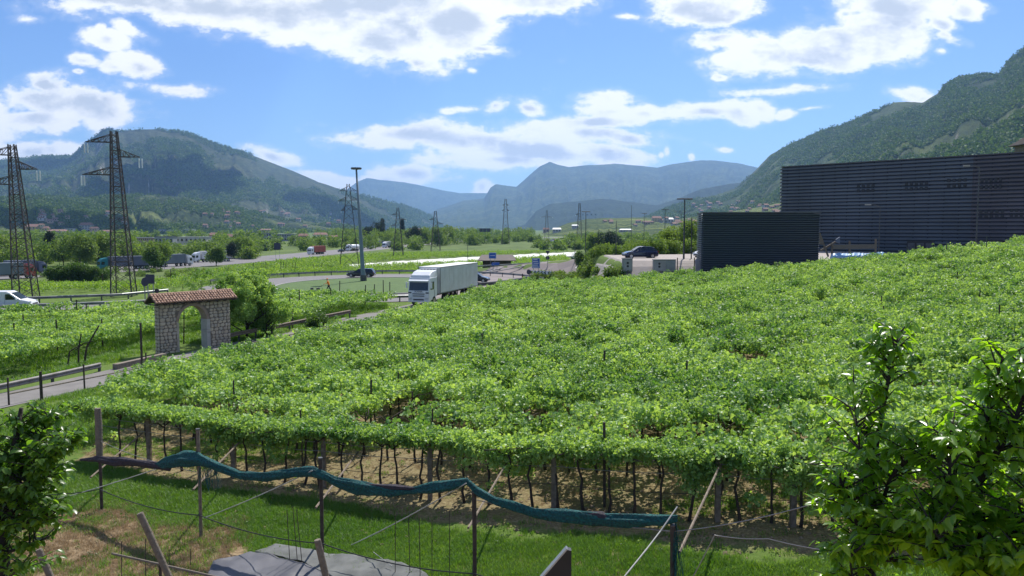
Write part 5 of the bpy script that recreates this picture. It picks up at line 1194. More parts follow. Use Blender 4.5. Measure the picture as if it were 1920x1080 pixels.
# overhead sign
Yg = 640; root = empty('overhead_sign', Vector(((908-960)/F*Yg, Yg, Hf(-20, Yg))), 0, 'far overhead gantry sign with three dark panels', 'sign'); zz = root.location.z
for px in (902, 909, 916): q = P(px, 431.5, Yg); b = MB(); b.box((q.x-root.location.x, 0, q.z-zz), (2.8, .2, 2.9)); b.build('panel', M['signback'], root)
for px in (896, 921): q = P(px, 428, Yg); bar('post', root, (q.x-root.location.x, .3, -.2), (q.x-root.location.x, .3, q.z-zz), .4, M['galv'])
bar('crossbeam', root, (P(896, 430, Yg).x-root.location.x, .3, P(896, 430, Yg).z-zz), (P(921, 430, Yg).x-root.location.x, .3, P(921, 430, Yg).z-zz), .4, M['galv'])
# chevron board on a rail
root = empty('chevron_barrier', (P(993, 512, 125).x, 125, Hf(3, 125)), R(-38), 'black and white chevron barrier under the nearer blue sign', 'barrier'); zb_ = root.location.z
z_t = P(993, 507, 125).z-zb_; z_b = P(993, 513, 125).z-zb_; Lc = 4.2
b = MB(); b.box((Lc/2, 0, (z_t+z_b)/2), (Lc, .06, z_t-z_b)); pn = b.build('board', M['white'], root)
for k in range(6):
    x = .3+k*.66
    for s in (-1, 1): bar('chevron', pn, (x, -.036, (z_t+z_b)/2), (x+.28, -.036, (z_t+z_b)/2+s*(z_t-z_b)*.42), .012, M['black'], h=.16)
b = MB(); b.tube([(-.1, -.1, (z_t+z_b)/2), (-.1, 0, (z_t+z_b)/2)], .42, 16); b.build('round_panel', M['signback'], root)
for k in range(4): bar('post', root, (k*Lc/3, .06, -.1), (k*Lc/3, .06, z_t), .07, M['galvdark'])
root = empty('marker_post', (P(979.5, 524, 121).x, 121, Hf(1.6, 121)), 0, 'orange and dark marker post at the edge of the junction', 'marker post')
b = MB(); b.tube([(0, 0, 0), (0, 0, .75)], [.16, .12], 8); b.build('base', M['orange'], root)
b = MB(); b.tube([(0, 0, .72), (0, 0, 1.25)], [.09, .07], 8); b.build('stem', M['wooddark'], root)
# traffic cones on the ring road
# ---------------------------------------------------------------- dark slatted buildings
def slat_building(pL, pR, depth, zb, zt, n_, name, label, mt='clad', back=.12, slatfrac=.72, purple_from=None, nstud=0):
    ang = math.atan2(pR[1]-pL[1], pR[0]-pL[0]); L_ = math.hypot(pR[0]-pL[0], pR[1]-pL[1]); root = empty(name, (pL[0], pL[1], zb), ang, label, 'building'); h = zt-zb
    b = MB(); b.box((L_/2, depth/2+.02, h/2-.3), (L_, depth, h+.4)); core = b.build('wall', M['cladback'], root)
    p = h/n_
    for k in range(n_):
        z = (k+.5)*p
        segs = [(0, L_)] if purple_from is None else [(0, L_*purple_from), (L_*purple_from+.03, L_)]
        for si, (a, c) in enumerate(segs):
            m_ = M['cladpur'] if si else M[mt]
            bb = MB(); y0 = -back; bb.add([(a-(.25 if not si else 0), y0, z-p*slatfrac/2), (c, y0, z-p*slatfrac/2), (c, y0-.03, z+p*slatfrac*.1), (c, 0.015, z+p*slatfrac/2), (c, .015, z-p*slatfrac/2), (a-(.25 if not si else 0), y0-.03, z+p*slatfrac*.1), (a-(.25 if not si else 0), .015, z+p*slatfrac/2), (a-(.25 if not si else 0), .015, z-p*slatfrac/2)],
                [(0, 1, 2, 5), (5, 2, 3, 6), (6, 3, 4, 7), (7, 4, 1, 0), (1, 4, 3, 2), (0, 5, 6, 7)])
            bb.build('slat', m_, root)
    for k in range(nstud):
        x = (k+.5)*L_/nstud; bar('stud', root, (x, -.02, 0), (x, -.02, h-.05), .09, M['cladback'], h=.2)
    bb = MB(); bb.box((L_/2, depth/2, h+.08), (L_+.3, depth+.3, .16)); bb.build('roof', M['galvdark'], root)
    # side wall slats, coarse
    for k in range(n_):
        z = (k+.5)*p; bar('slat', root, (-.10, 0, z), (-.10, depth, z), .12, M[mt], h=p*slatfrac)
    return root, L_, h
BL = (P(1467, 315, 130).x, 130.0); BR0 = (P(1920, 288, 105).x, 105.0); dv = ((BR0[0]-BL[0]), (BR0[1]-BL[1])); BR = (BL[0]+dv[0]*1.5, BL[1]+dv[1]*1.5)
root, Lb_, hb_ = slat_building(BL, BR, 30, 4.3, P(1467, 314, 130).z, 26, 'warehouse', 'huge dark slatted warehouse filling the right side', purple_from=.55, nstud=26, slatfrac=.74)
def onface(px, py):
    """pixel -> (x along face, z) on the warehouse face"""
    d = ray(px, py); n_ = Vector((dv[1], -dv[0], 0)).normalized(); p0 = Vector((BL[0], BL[1], 4.3)); t = (p0-Vector((0, 0, CAMZ))).dot(n_)/d.dot(n_); q = Vector((0, 0, CAMZ))+d*t-p0
    return q.dot(Vector((dv[0], dv[1], 0)).normalized()), q.z
for (x0, y0, x1, y1, nx, ny) in ((1606, 345, 1642, 361, 4, 2), (1696, 340, 1742, 358, 5, 2), (1775, 334, 1815, 352, 4, 2), (1838, 332, 1880, 356, 5, 2), (1835, 392, 1885, 410, 5, 2), (1893, 390, 1920, 408, 3, 2)):
    xa, za = onface(x0, y0); xb, zb_ = onface(x1, y1); zb_, za = min(za, zb_), max(za, zb_)
    for i in range(nx):
        for j in range(ny):
            w = (xb-xa)/nx; hh_ = (za-zb_)/ny; b = MB(); b.box((xa+(i+.5)*w, -.165, zb_+(j+.5)*hh_), (w*.6, .03, hh_*.62)); f_ = b.build('window', M['cladback'], root); b = MB(); b.box((xa+(i+.5)*w, -.185, zb_+(j+.5)*hh_), (w*.42, .012, hh_*.42)); b.build('pane', M['dullpane'], f_)
for (x0, y0, x1, y1) in ((1702, 452, 1752, 470), (1833, 449, 1880, 464)):
    xa, za = onface(x0, y0); xb, zb_ = onface(x1, y1); b = MB(); b.box(((xa+xb)/2, -.2, (za+.0)/2), (xb-xa, .12, za)); d_ = b.build('loading_door', M['black'], root)
    for k in range(3): b = MB(); b.box((xa+(k+.5)*(xb-xa)/3, -.28, za*.5), ((xb-xa)/3*.78, .03, za*.75)); b.build('pane', M['galvdark'], d_)
SL = (P(1320, 403, 86.4).x, 86.4); SR = (P(1537, 397, 84.6).x, 84.6)
slat_building(SL, SR, 7, 2.9, P(1320, 400.5, 86.4).z, 29, 'slatted_shed', 'small dark shed clad in close horizontal slats', back=.14, slatfrac=.6)
# ---------------------------------------------------------------- things in front of the warehouse
def solid(name, pts_front, thick, mt, label, cat):
    pass
c0 = P(1560, 500, 77); root = None
g = [P(1530, 503, 78), P(1640, 488, 77), P(1760, 473.5, 75), P(1925, 458.5, 71), P(2100, 444, 68)]
root = empty('retaining_wall', g[0], 0, 'long low wall with a pale coping rising to the right in front of the warehouse', 'wall')
for a, c in zip(g, g[1:]):
    a_, c_ = a-g[0], c-g[0]; bar('wall_section', root, a_-Vector((0, 0, 1.3)), c_-Vector((0, 0, 1.3)), .35, M['signback'], h=2.3); bar('coping', root, a_, c_, .5, M['concrete'], h=.16)
for k in range(3):
    px = 1700+k*75; q = P(px, 470-k*10, 73.5-k*1.2); bar('railing_post', root, q-g[0]-Vector((0, 0, .6)), q-g[0]+Vector((0, 0, .35)), .06, M['galvdark'])
root = empty('timber_frame', P(1600, 480, 84), 0, 'weathered timber hoarding on posts between shed and warehouse', 'hoarding'); o_ = root.location
for px, t_, b_ in ((1560, 456, 482), (1593, 452, 482), (1642, 448, 482)): bar('post', root, P(px, b_, 84)-o_, P(px, t_, 84)-o_, .16, M['woodgrey'])
for k in range(4):
    z = 459.5+k*2.1; bar('board', root, P(1561, z+.6, 83.8)-o_, P(1643, z-.4, 83.8)-o_, .04, M['woodgrey'], h=.11)
root = empty('trestle', P(1552, 480, 84.5), 0, 'crooked timber trestle leaning beside the small slatted shed', 'trestle'); o_ = root.location
for (x0, y0, x1, y1, w) in ((1537, 438, 1553, 480, .16), (1539, 470, 1568, 453, .2), (1560, 455, 1560, 482, .14), (1545, 462, 1553, 482, .14)): bar('beam', root, P(x0, y0, 84.5)-o_, P(x1, y1, 84.3)-o_, w, M['woodgrey'])
b = MB(); b.prism([(0, 0), (.45, -.9), (.45, -1.3), (0, -1.25)], 1, -.03, .03); b.build('panel', M['woodgrey'], root, loc=P(1537, 436, 84.4)-o_)
b = MB(); b.prism([(0, 0), (.42, .28), (.42, -.42), (0, -.3)], 1, -.1, .1); o = b.build('blue_crate', M['bluegrey'], loc=P(1567, 449, 84)); tag(o, 'small blue tilted box on top of the timber trestle', 'box')
root = empty('blue_sheeting', P(1600, 478, 83), 0, 'rumpled blue and white sheeting lying at the foot of the timber hoarding', 'sheeting'); o_ = root.location
b = MB(); rg = []
for k in range(30):
    px = 1562+k*3.3; h0 = 474.5+random.uniform(-1.0, 1.2)-(1.5 if px > 1645 else 0); q = P(px, 483, 82.6)-o_; t_ = P(px, h0, 83.1)-o_; m_ = P(px, (h0+483)/2+random.uniform(-1, 1), 82.7)-o_; rg.append([q, m_, t_, t_+Vector((0, .5, -.05)), q+Vector((0, .9, -.2))])
b.loft(rg); b.build('sheet', M['bluetarp'], root)
root = empty('pallet_stack', P(1602, 489, 80), 0, 'low stack of pale planks behind the vines below the timber hoarding', 'planks'); o_ = root.location
for k in range(4): bar('plank', root, P(1590-k*3, 485.5+k*1.9, 80-k*.1)-o_, P(1634, 484+k*1.9, 80-k*.1)-o_, .35, M['concrete'] if k % 2 else M['signback'], h=.08)
# utility cabinets behind the vines
def cabinet(px0, px1, py0, py1, Y, label, doors, dark=False):
    a = P(px0, py0, Y); c = P(px1, py1, Y); w = c.x-a.x; zb = 4.3 if Y > 88 else c.z; h = a.z-zb; root = empty('utility_cabinet', ((a.x+c.x)/2, Y, zb), 0, label, 'cabinet')
    b = MB(); b.box((0, .4, h/2), (w, .8, h)); b.build('housing', M['concrete'], root, bevel=.02); b = MB(); b.box((0, .4, h+.03), (w+.08, .9, .07)); b.build('lid', M['galvdark'], root)
    for k in range(doors): b = MB(); b.box((-w/2+(k+.5)*w/doors, -.012, h*.5), (w/doors*.82, .03, h*.82)); d = b.build('door', M['galv'] if (k % 2) else M['concrete'], root, bevel=.01); b = MB(); b.tube([(-w/2+(k+.5)*w/doors, -.04, h*.68), (-w/2+(k+.5)*w/doors, -.01, h*.68)], .13, 10); b.tube([(-w/2+(k+.5)*w/doors, -.04, h*.42), (-w/2+(k+.5)*w/doors, -.01, h*.42)], .13, 10); b.build('dial', M['black'], d) if k == 0 else None
    return root
cabinet(1168, 1186, 485.5, 509, 87.2, 'narrow pale cabinet with two dark dials in front of the gravel yard', 1)
cabinet(1226, 1267, 487.5, 509, 87.2, 'wide pale grey utility cabinet in front of the gravel yard', 2)
root = empty('yard_fence', (P(1270, 495, 87.6).x, 87.6, 3.9), 0, 'thin wire fence between the wide cabinet and the small slatted shed', 'fence')
for px in (1270, 1302, 1317): x = P(px, 495, 87.6).x-root.location.x; bar('post', root, (x, 0, -.4), (x, 0, 1.05), .09, M['wooddark'])
for z in (.35, .9): bar('wire', root, (0, 0, z), (P(1320, 495, 87.6).x-root.location.x, 0, z), .03, M['wire'])
dg = bpy.context.evaluated_depsgraph_get(); dg.update()
def hit(px, py):
    ok, loc, nrm, i_, ob, mx_ = sc.ray_cast(dg, Vector((0, 0, CAMZ))+ray(px, py)*300, ray(px, py)); return loc if ok else None
# brown roofed shed on the field
def house(px0, px1, py_eave, py_base, py_ridge, Y, wallm, roofm, label, depth=None, rz=0.0, nw=0, rows=1, name='house', cat='house', flat=False, ov=.4, winm='glass'):
    if P(960, py_base, Y).z > Hf((px0-960)/F*Y, Y)+2.5 and Y > 200:      # stands on a hillside: find the slope there
        q_ = hit((px0+px1)/2, py_base)
        if q_ is not None: Y = q_.y-2
    x0 = (px0-960)/F*Y; x1 = (px1-960)/F*Y; w = x1-x0; ze = P(960, py_eave, Y).z; zb = min(P(960, py_base, Y).z, ze-2); zr = P(960, py_ridge, Y).z; d = depth or max(6, w*.6)
    root = empty(name, ((x0+x1)/2, Y+d/2, zb), rz, label, cat); h = ze-zb
    b = MB(); b.box((0, 0, h/2-.5), (w, d, h+1)); b.build('wall', M[wallm], root)
    if flat: b = MB(); b.box((0, 0, h+.15), (w+ov, d+ov, .3)); b.build('roof', M[roofm], root)
    else:
        r_ = zr-ze; b = MB(); X_ = w/2+ov; D_ = d/2+ov; hip = min(X_*.35, D_)
        b.add([(-X_, -D_, h), (X_, -D_, h), (X_, D_, h), (-X_, D_, h), (-X_+hip*.5, 0, h+r_), (X_-hip*.5, 0, h+r_), (-X_, -D_, h-.15), (X_, -D_, h-.15), (X_, D_, h-.15), (-X_, D_, h-.15)], [(0, 1, 5, 4), (1, 2, 5), (2, 3, 4, 5), (3, 0, 4), (0, 6, 7, 1), (1, 7, 8, 2), (2, 8, 9, 3), (3, 9, 6, 0), (6, 9, 8, 7)]); b.build('roof', M[roofm], root)
    for j in range(rows):
        for i in range(nw):
            x = -w/2+(i+.5)*w/nw; z = h*(j+.55)/rows; b = MB(); b.box((x, -d/2-.02, z), (w/nw*.45, .08, h/rows*.45)); b.build('window', M[winm], root)
    return root
M['cream'] = mat('cream_render', (.50, .42, .30), .9, var=.08); M['pinkr'] = mat('pink_render', (.46, .33, .27), .9, var=.08); M['greyr'] = mat('grey_render', (.30, .31, .33), .9, var=.1)
M['palew'] = mat('pale_wall', (.52, .50, .46), .9, var=.1); M['yellowr'] = mat('ochre_render', (.50, .35, .18), .9, var=.08); M['redroof'] = mat('red_tiled_roof', (.22, .12, .09), .85, var=.25, scale=1); M['whiteroof'] = mat('white_metal_roof', (.6, .62, .62), .6, var=.05)
house(905, 958, 488, 497, 478.5, 172, 'wooddark', 'brownroof', 'low brown-roofed field shed behind the blue signs', depth=7, name='field_shed', cat='shed', ov=1.1)
house(1938, 2020, 266, 330, 250, 165, 'wood', 'brownroof', 'corner of a house with timber eaves above the right end of the warehouse', depth=8, nw=6, rows=3, ov=.9)
hs = [(50, 75, 425, 441, 420, 900, 'yellowr', 'redroof', 'ochre apartment block at the far left behind the left pylon', 4, 3), (75, 91, 428, 441, 424, 880, 'pinkr', 'redroof', 'brownish block right of the ochre apartment block', 3, 3),
 (92, 122, 433, 441, 430, 860, 'pinkr', 'redroof', 'long pinkish row house left of the grey flat block', 6, 1), (123, 139, 428, 440, 426, 840, 'greyr', 'galvdark', 'grey flat-roofed block between the left pylons', 3, 2), (150, 172, 422, 434, 417, 1000, 'palew', 'redroof', 'pale tall house on the slope between the two left pylons', 4, 3),
 (170, 184, 428, 440, 425, 950, 'pinkr', 'redroof', 'small pink house right of the pale tall house', 3, 2), (188, 208, 434, 441, 431, 800, 'greyr', 'redroof', 'low dull house just left of the tall lattice pylon', 4, 1), (0, 6, 444, 456, 441, 500, 'palew', 'redroof', 'sliver of a pale house at the left picture edge', 1, 2),
 (253, 288, 446, 459, 445, 520, 'pinkr', 'greyr', 'two-storey block with a row of dark windows right of the tall pylon', 9, 2), (291, 325, 444, 462, 442, 515, 'greyr', 'galvdark', 'grey factory hall with a pale square door', 5, 1), (330, 388, 445, 456, 442, 540, 'palew', 'greyr', 'long pale factory hall in the middle of the industrial area', 7, 1),
 (362, 402, 455, 463, 453, 480, 'greyr', 'galvdark', 'dark low hall in front of the long pale factory', 6, 1), (392, 418, 441, 451, 436, 560, 'yellowr', 'redroof', 'ochre house with a red roof right of the long factory', 4, 2), (424, 446, 444, 452, 439, 560, 'pinkr', 'redroof', 'red-roofed house left of the grey business block', 4, 1),
 (477, 514, 437, 452, 434, 600, 'greyr', 'galvdark', 'large grey business block behind the highway', 8, 2), (486, 508, 431, 436, 429, 620, 'yellowr', 'redroof', 'red-roofed upper storey behind the grey business block', 4, 1), (515, 552, 439, 452, 438, 600, 'greyr', 'greyr', 'long bluish business block right of the large grey one', 8, 2),
 (560, 576, 442, 451, 438, 560, 'pinkr', 'redroof', 'small pink house right of the business blocks', 3, 1), (588, 612, 440, 449, 436, 620, 'palew', 'redroof', 'pale house with a red roof above the rust red container', 4, 1), (614, 632, 444, 452, 441, 600, 'pinkr', 'redroof', 'low red-roofed house above the dark highway car', 3, 1),
 (630, 652, 434, 442, 430, 800, 'pinkr', 'redroof', 'red-roofed terrace left of the slender pylon', 4, 1), (660, 678, 435, 443, 431, 820, 'palew', 'redroof', 'red-roofed house just behind the lamp mast', 4, 1), (766, 800, 431, 437, 428, 1200, 'cream', 'redroof', 'long red-roofed row at the foot of the far mountain', 7, 1), (836, 858, 431, 437, 428, 1200, 'palew', 'redroof', 'red-roofed row left of the overhead sign', 4, 1),
 (1036, 1052, 430, 436, 427, 900, 'palew', 'whiteroof', 'pale house on the low hill left of the far dark trees', 3, 1), (1018, 1030, 430, 436, 427, 900, 'pinkr', 'redroof', 'pinkish house at the left foot of the low hill', 2, 1), (1072, 1084, 423, 429, 421, 1000, 'palew', 'whiteroof', 'pale roofed farm on top of the low hill', 3, 1), (1222, 1240, 409, 416, 405, 1000, 'cream', 'redroof', 'cream house on the low hill below the village', 4, 2), (1246, 1262, 411, 418, 408, 900, 'palew', 'whiteroof', 'white house right of the cream hill house', 3, 1),
 (1282, 1317, 425, 433, 418.5, 330, 'pinkr', 'redroof', 'long red-roofed farm building left of the small slatted shed', 6, 1), (1162, 1184, 431, 435, 429, 700, 'greyr', 'whiteroof', 'low shed with a pale roof right of the dark round bushes', 4, 1)]
for (a, c, e_, b_, r_, Y, w_, rf, lb, nw, rows) in hs: house(a, c, e_, b_, r_, Y, w_, rf, lb, nw=nw, rows=rows, flat=rf in ('galvdark', 'greyr'), ov=.6)
house(24, 92, 442, 444, 441, 700, 'palew', 'whiteroof', 'long low white roof in front of the ochre apartment block', depth=10, name='glasshouse', cat='glasshouse', flat=True)
house(298, 328, 430.5, 433, 430, 900, 'palew', 'whiteroof', 'left long white roof behind the industrial area', depth=20, name='warehouse_hall', cat='hall', flat=True)
house(334, 362, 430, 434, 429.3, 880, 'palew', 'whiteroof', 'brighter white roof right of the first long white one', depth=20, name='warehouse_hall', cat='hall', flat=True)
# hillside village: many small houses one can just count
VIL = []
rng = random.Random(11)
protos = [house(1470, 1476, 380, 384, 378, 800, w_, 'redroof', 'tiny distant house with a red roof on the hillside', nw=2, rows=1) for w_ in ('palew', 'cream', 'pinkr')]
for p_ in protos: p_['group'] = 'tiny distant hillside houses'
KID = {}
for c_ in bpy.data.objects:
    if c_.parent: KID.setdefault(c_.parent.name, []).append(c_)
dg = bpy.context.evaluated_depsgraph_get(); dg.update()
def hit(px, py):
    ok, loc, nrm, i_, ob, mx_ = sc.ray_cast(dg, Vector((0, 0, CAMZ))+ray(px, py)*300, ray(px, py)); return loc if ok else None
slots = [(rng.uniform(1300, 1460), rng.uniform(380, 402)) for _ in range(30)]+[(rng.uniform(60, 240), rng.uniform(395, 425)) for _ in range(22)]+[(rng.uniform(380, 640), rng.uniform(395, 428)) for _ in range(26)]+[(rng.uniform(1130, 1320), rng.uniform(404, 424)) for _ in range(20)]
for i, (px, py) in enumerate(slots):
    q = hit(px, py)
    if q is None: continue
    o = protos[i] if i < 3 else copy_tree(rng.choice(protos), None, KID); o.location = q-Vector((0, 0, 1)); o.rotation_euler[2] = rng.uniform(-.6, .6); s_ = rng.uniform(.8, 1.4)*max(1, q.y/1900)*.95; VIL.append((o, 0 if i < 30 else 1 if i < 52 else 2 if i < 78 else 3)); o.scale = (s_*1.3, s_, s_)

for gi_, nm in enumerate(('on the slope beyond the slatted shed', 'behind the two big pylons', 'left of the lamp mast', 'on the low middle hill')):
    L_ = [o for o, g_ in VIL if g_ == gi_]
    for o in L_: o['group'] = 'tiny distant houses '+nm
    relabel(L_, '%s from the left of the tiny houses '+nm)
pc = [o for o in bpy.data.objects if o.get('group') == 'distant parked cars in packed rows']
pc.sort(key=lambda o: -o.location.y)
for r_ in range(3): relabel(pc[r_*11:(r_+1)*11], '%s car from the left in the '+('back', 'middle', 'front')[r_]+' row of distant parked cars')
# ---------------------------------------------------------------- trees
def lump(c, r, n_, rng, shell=.55):
    """points in a squashed ball, most of them near its skin"""
    v = rng.normal(size=(n_, 3)); v /= np.linalg.norm(v, axis=1)[:, None]; k = shell+(1-shell)*rng.rand(n_)**.5; return np.array(c)+v*k[:, None]*np.array(r)
def tree(loc, h, cr, label, src=TREEF, scl=1.0, n_=260, trunk=.25, name='tree', cat='tree', shape='round', seed=0, group=None, mt='bark'):
    rng = np.random.RandomState(seed+1); rr = random.Random(seed); root = empty(name, loc, 0, label, cat, group)
    th = h*trunk; b = MB(); b.tube([(0, 0, -.3), (rr.uniform(-.1, .1), 0, th), (rr.uniform(-.2, .2), .1, h*.75)], [h*.028, h*.02, h*.006], 7)
    for k in range(6):
        a = rr.uniform(0, 6.28); z = th+rr.uniform(0, .3)*h; b.tube([(0, 0, z), (cr*.45*math.cos(a), cr*.45*math.sin(a), z+h*.14), (cr*.75*math.cos(a), cr*.75*math.sin(a), z+h*.24)], [h*.011, h*.007, h*.003], 5)
    b.build('trunk', M[mt], root)
    P_ = []
    if shape == 'cone':
        for k in range(n_): t = rng.rand()**.75; a = rng.rand()*6.28; r_ = cr*(1-t)**.75*(.55+.45*rng.rand()); P_.append((r_*math.cos(a), r_*math.sin(a), th*.3+(h-th*.3)*t))
        P_ = np.array(P_)
    else:
        ls = 9 if shape == 'round' else 12; L_ = []
        for k in range(ls):
            a = rr.uniform(0, 6.28); d = cr*rr.uniform(.15, .68); z = th+(h-th)*rr.uniform(.22, .86)*(1 if shape == 'round' else 1); q = cr*rr.uniform(.32, .55)*(1.15-.4*abs((z-th)/(h-th)-.45)); L_.append(lump((d*math.cos(a), d*math.sin(a), z), (q, q, q*.85), n_//ls, rng))
        P_ = np.concatenate(L_)
    scatter('crown', P_, rng.uniform(.7, 1.25, len(P_))*scl, src, parent=root, tilt=1.2); return root
TS = [ # px, base Y, height, crown radius, label, kind
 (95, 300, 10.5, 4.6, 'dark rounded conifer between the two big pylons', 'cone', CONIF, 2.2), (300, 232, 8.5, 4.0, 'leafy bush in front of the green highway sign', 'round', TREEF, 1.8), (284, 228, 7.0, 3.0, 'bush left of the one before the green highway sign', 'round', TREEF, 1.6), (430, 300, 7, 2.6, 'single small dark tree beside the highway above the arch', 'round', CONIF, 1.8),
 (1113, 330, 9.5, 4.2, 'left one of the dark round trees in the middle of the plain', 'round', TREEF, 2.2), (1144, 325, 10, 6.5, 'wide dark round tree right of the other on the plain', 'round', CONIF, 2.6), (1152, 320, 8.5, 4, 'dark bush merging with the right side of the wide round tree', 'round', CONIF, 2.2), (1092, 132, 4.6, 1.3, 'young bright green tree at the foot of the thin pole', 'round', TREEL, 1.0),
 (778, 520, 14, 7, 'dark bush beside the far white lorry', 'round', CONIF, 3), (1178, 205, 2.6, .9, 'tiny pointed dark tree in the vines above the navy car', 'cone', CONIF, .8), (1254, 215, 2.2, .7, 'tiny dark bush in the vines right of the pointed one', 'cone', CONIF, .8),
 (703, 650, 17, 8, 'broad dark tree in the belt left of the two cypresses', 'round', CONIF, 3.4), (718, 660, 20, 3, 'left of two slim dark cypresses in front of the mountain', 'cone', CONIF, 2.6), (755, 700, 20, 3, 'right one of the slim dark cypresses in front of the mountain', 'cone', CONIF, 2.6), (690, 640, 13, 6, 'dark rounded tree behind the lamp mast', 'round', CONIF, 3),
 (150, 245, 9.5, 5.5, 'light green willow-like tree left of the tall pylon', 'round', TREEF, 2.2), (185, 255, 10.5, 5.5, 'light green tree behind the teal lorry', 'round', TREEF, 2.2), (118, 262, 9, 5, 'bright bush right of the dark conifer', 'round', TREEF, 2.0), (12, 262, 10, 6, 'bright green tree at the left picture edge', 'round', TREEF, 2.2), (405, 262, 6, 3, 'bushy green tree right of the white box trailer', 'round', TREEF, 2.0), (455, 330, 8.5, 5, 'round pale green tree left of the dark roadside panel', 'round', TREEF, 2.4),
 (820, 560, 14, 8, 'round light tree in the belt above the white lorry', 'round', TREEF, 3.2), (838, 600, 13, 7, 'second round light tree in the belt, closer to the valley gap', 'round', TREEF, 3.2), (790, 580, 12, 7, 'low round tree right of the narrow far pylon', 'round', TREEF, 3.2), (1262, 128, 3.4, 2.4, 'scruffy olive shrub at the back edge of the gravel yard', 'round', TREEF, 1.0), (1240, 120, 3.0, 2.0, 'grey-green shrub right of the navy car', 'round', TREEF, .9), (1304, 122, 4.6, 3.0, 'yellow-green bush beside the white car', 'round', TREEF, 1.0), (1225, 122, 2.2, 1.4, 'low dusty shrub behind the navy car', 'round', TREEF, .8)]
for i, (px, Y, h, cr, lb, shp, src, s_) in enumerate(TS):
    q = GX(px, Y); tree(q, h, cr, lb, src, s_, 240, .15, seed=i*7, shape=shp, cat='bush' if ('bush' in lb or 'shrub' in lb) else 'tree')
# clipped round bushes by the red lorry
bx_ = [(100, 4.2), (118, 4.8), (135, 4.9), (152, 4.6), (170, 4.4), (188, 4.2)]
for i, (px, hh_) in enumerate(bx_):
    tree(GX(px, 168+i*1.2), hh_, 1.9+.2*(i % 2), ['leftmost dark green round bush beside the red lorry', 'second dark round bush from the left in the clump by the highway', 'third dark round bush, the tallest of the clump by the highway', 'fourth dark round bush from the left in the clump by the highway', 'fifth dark round bush in the clump, left of the tall pylon', 'rightmost dark round bush of the clump, touching the tall pylon'][i], TREEL, 1.5, 260, .05, name='bush', cat='bush', seed=90+i, group='clump of round bushes by the highway')
# tree behind the arch, pergola vine tangle beside it
def leafy_tree(loc, h, cr, label, n_, scl, seed, src=VINE, trunk=.3): return tree(loc, h, cr, label, src, scl, n_, trunk, seed=seed)
leafy_tree(Vector((-19.6, 58.0, 0)), 5.3, 2.4, 'bushy leafy tree growing behind the right pier of the stone arch', 560, .9, 3, trunk=.05, src=VINE)
leafy_tree(Vector((-18.6, 59.2, 0)), 4.6, 1.7, 'leafy bush between the stone arch tree and the lane', 420, .8, 5, trunk=.02, src=VINE)
leafy_tree(Vector((-21.6, 57.2, 0)), 3.2, 1.2, 'dark leafy bush seen through the arch opening', 260, .8, 6, trunk=.1)
for i, (x, y, h) in enumerate(((-23.3, 55.5, 5.2), (-22.2, 56, 5.6), (-21.0, 56.5, 5.5))):
    root = empty('climbing_vine', (x, y, Hf(x, y)), 0, ['leftmost tall vine shoot sticking up behind the tiled roof', 'middle tall vine shoots sticking up behind the tiled roof', 'right tall vine shoots behind the tiled roof, beside the tree'][i], 'vine'); b = MB(); b.tube([(0, 0, 0), (.1, 0, h*.5), (0, .1, h*.8)], [.05, .03, .015], 6); b.build('stem', M['vinewood'], root)
    rs = np.random.RandomState(i); P_ = np.stack([rs.normal(0, .55, 70), rs.normal(0, .4, 70), h*(.45+.5*rs.rand(70))], 1); scatter('leaves', P_, rs.uniform(.3, .6, 70), VINE, parent=root, tilt=1)
tree(GX(592, 64), 1.1, .9, 'rounded bush beside the old brownish guardrail on the lane', TREEL, .8, 160, .05, name='bush', cat='bush', seed=44)
# dry leaning vine framework left of the arch
root = empty('old_vine', (-26.1, 47.6, -.1), 0, 'old dark vine with a slanting trunk left of the stone arch', 'vine'); b = MB()
for pts_, r_ in (([(0, 0, 0), (.2, 0, 1.1), (.95, .1, 2.4)], .07), ([(-.35, 0, 0), (-.3, 0, 1.0), (-.1, 0, 1.9)], .06), ([(-.5, 0, .9), (0, 0, 1.3), (.6, 0, 1.45)], .04), ([(-1.0, 0, 0), (-.9, .1, .8), (-.2, 0, 1.2)], .05)): b.tube(pts_, [r_, r_*.85, r_*.6], 7)
b.build('trunk', M['vinewood'], root)
def post(px, Y, top, label, w=.09, lean=(0, 0), mt='wooddark', cat='post', name='vineyard_post', group=None, z0=None):
    X = (px-960)/F*Y; z = Hf(X, Y) if z0 is None else z0; b = MB(); b.tube([(0, 0, -.2), (lean[0], lean[1], top)], [w*.55, w*.5], 8); o = b.build(name, M[mt], loc=(X, Y, z)); return tag(o, label, cat, group)
post(259, 46.5, 2.6, 'tall thin dark post left of the stone arch', .13)
post(66, 36.6, 1.5, 'dark square post on the lane edge at the far left', .13, name='railing_post')
# belts of trees and scrub that read as one mass
def belt(lab, segs, src, scl, n_per, seed, name='tree_belt'):
    rs = np.random.RandomState(seed); A = []
    for (px0, px1, Y0, Y1, h0, h1, n_) in segs:
        for i in range(n_):
            t = rs.rand(); px = px0+(px1-px0)*t; Y = Y0+(Y1-Y0)*rs.rand(); h = rs.uniform(h0, h1); x = (px-960)/F*Y; z = Hf(x, Y); r_ = h*rs.uniform(.4, .6); A.append(lump((x, Y, z+h*.45), (r_, r_, h*.52), n_per, rs, .7))
    A = np.concatenate(A); o = scatter(name, A, rs.uniform(.7, 1.3, len(A))*scl, src, tilt=1.2); print(name, len(A)); return tag(o, lab, 'tree belt', kind='stuff')
belt('dense light green scrub and trees behind the highway on the left', [(-60, 290, 275, 330, 5, 11, 52), (230, 480, 310, 400, 4, 7, 36), (-80, 60, 235, 260, 5, 9, 10)], TREEF, 2.6, 46, 1)
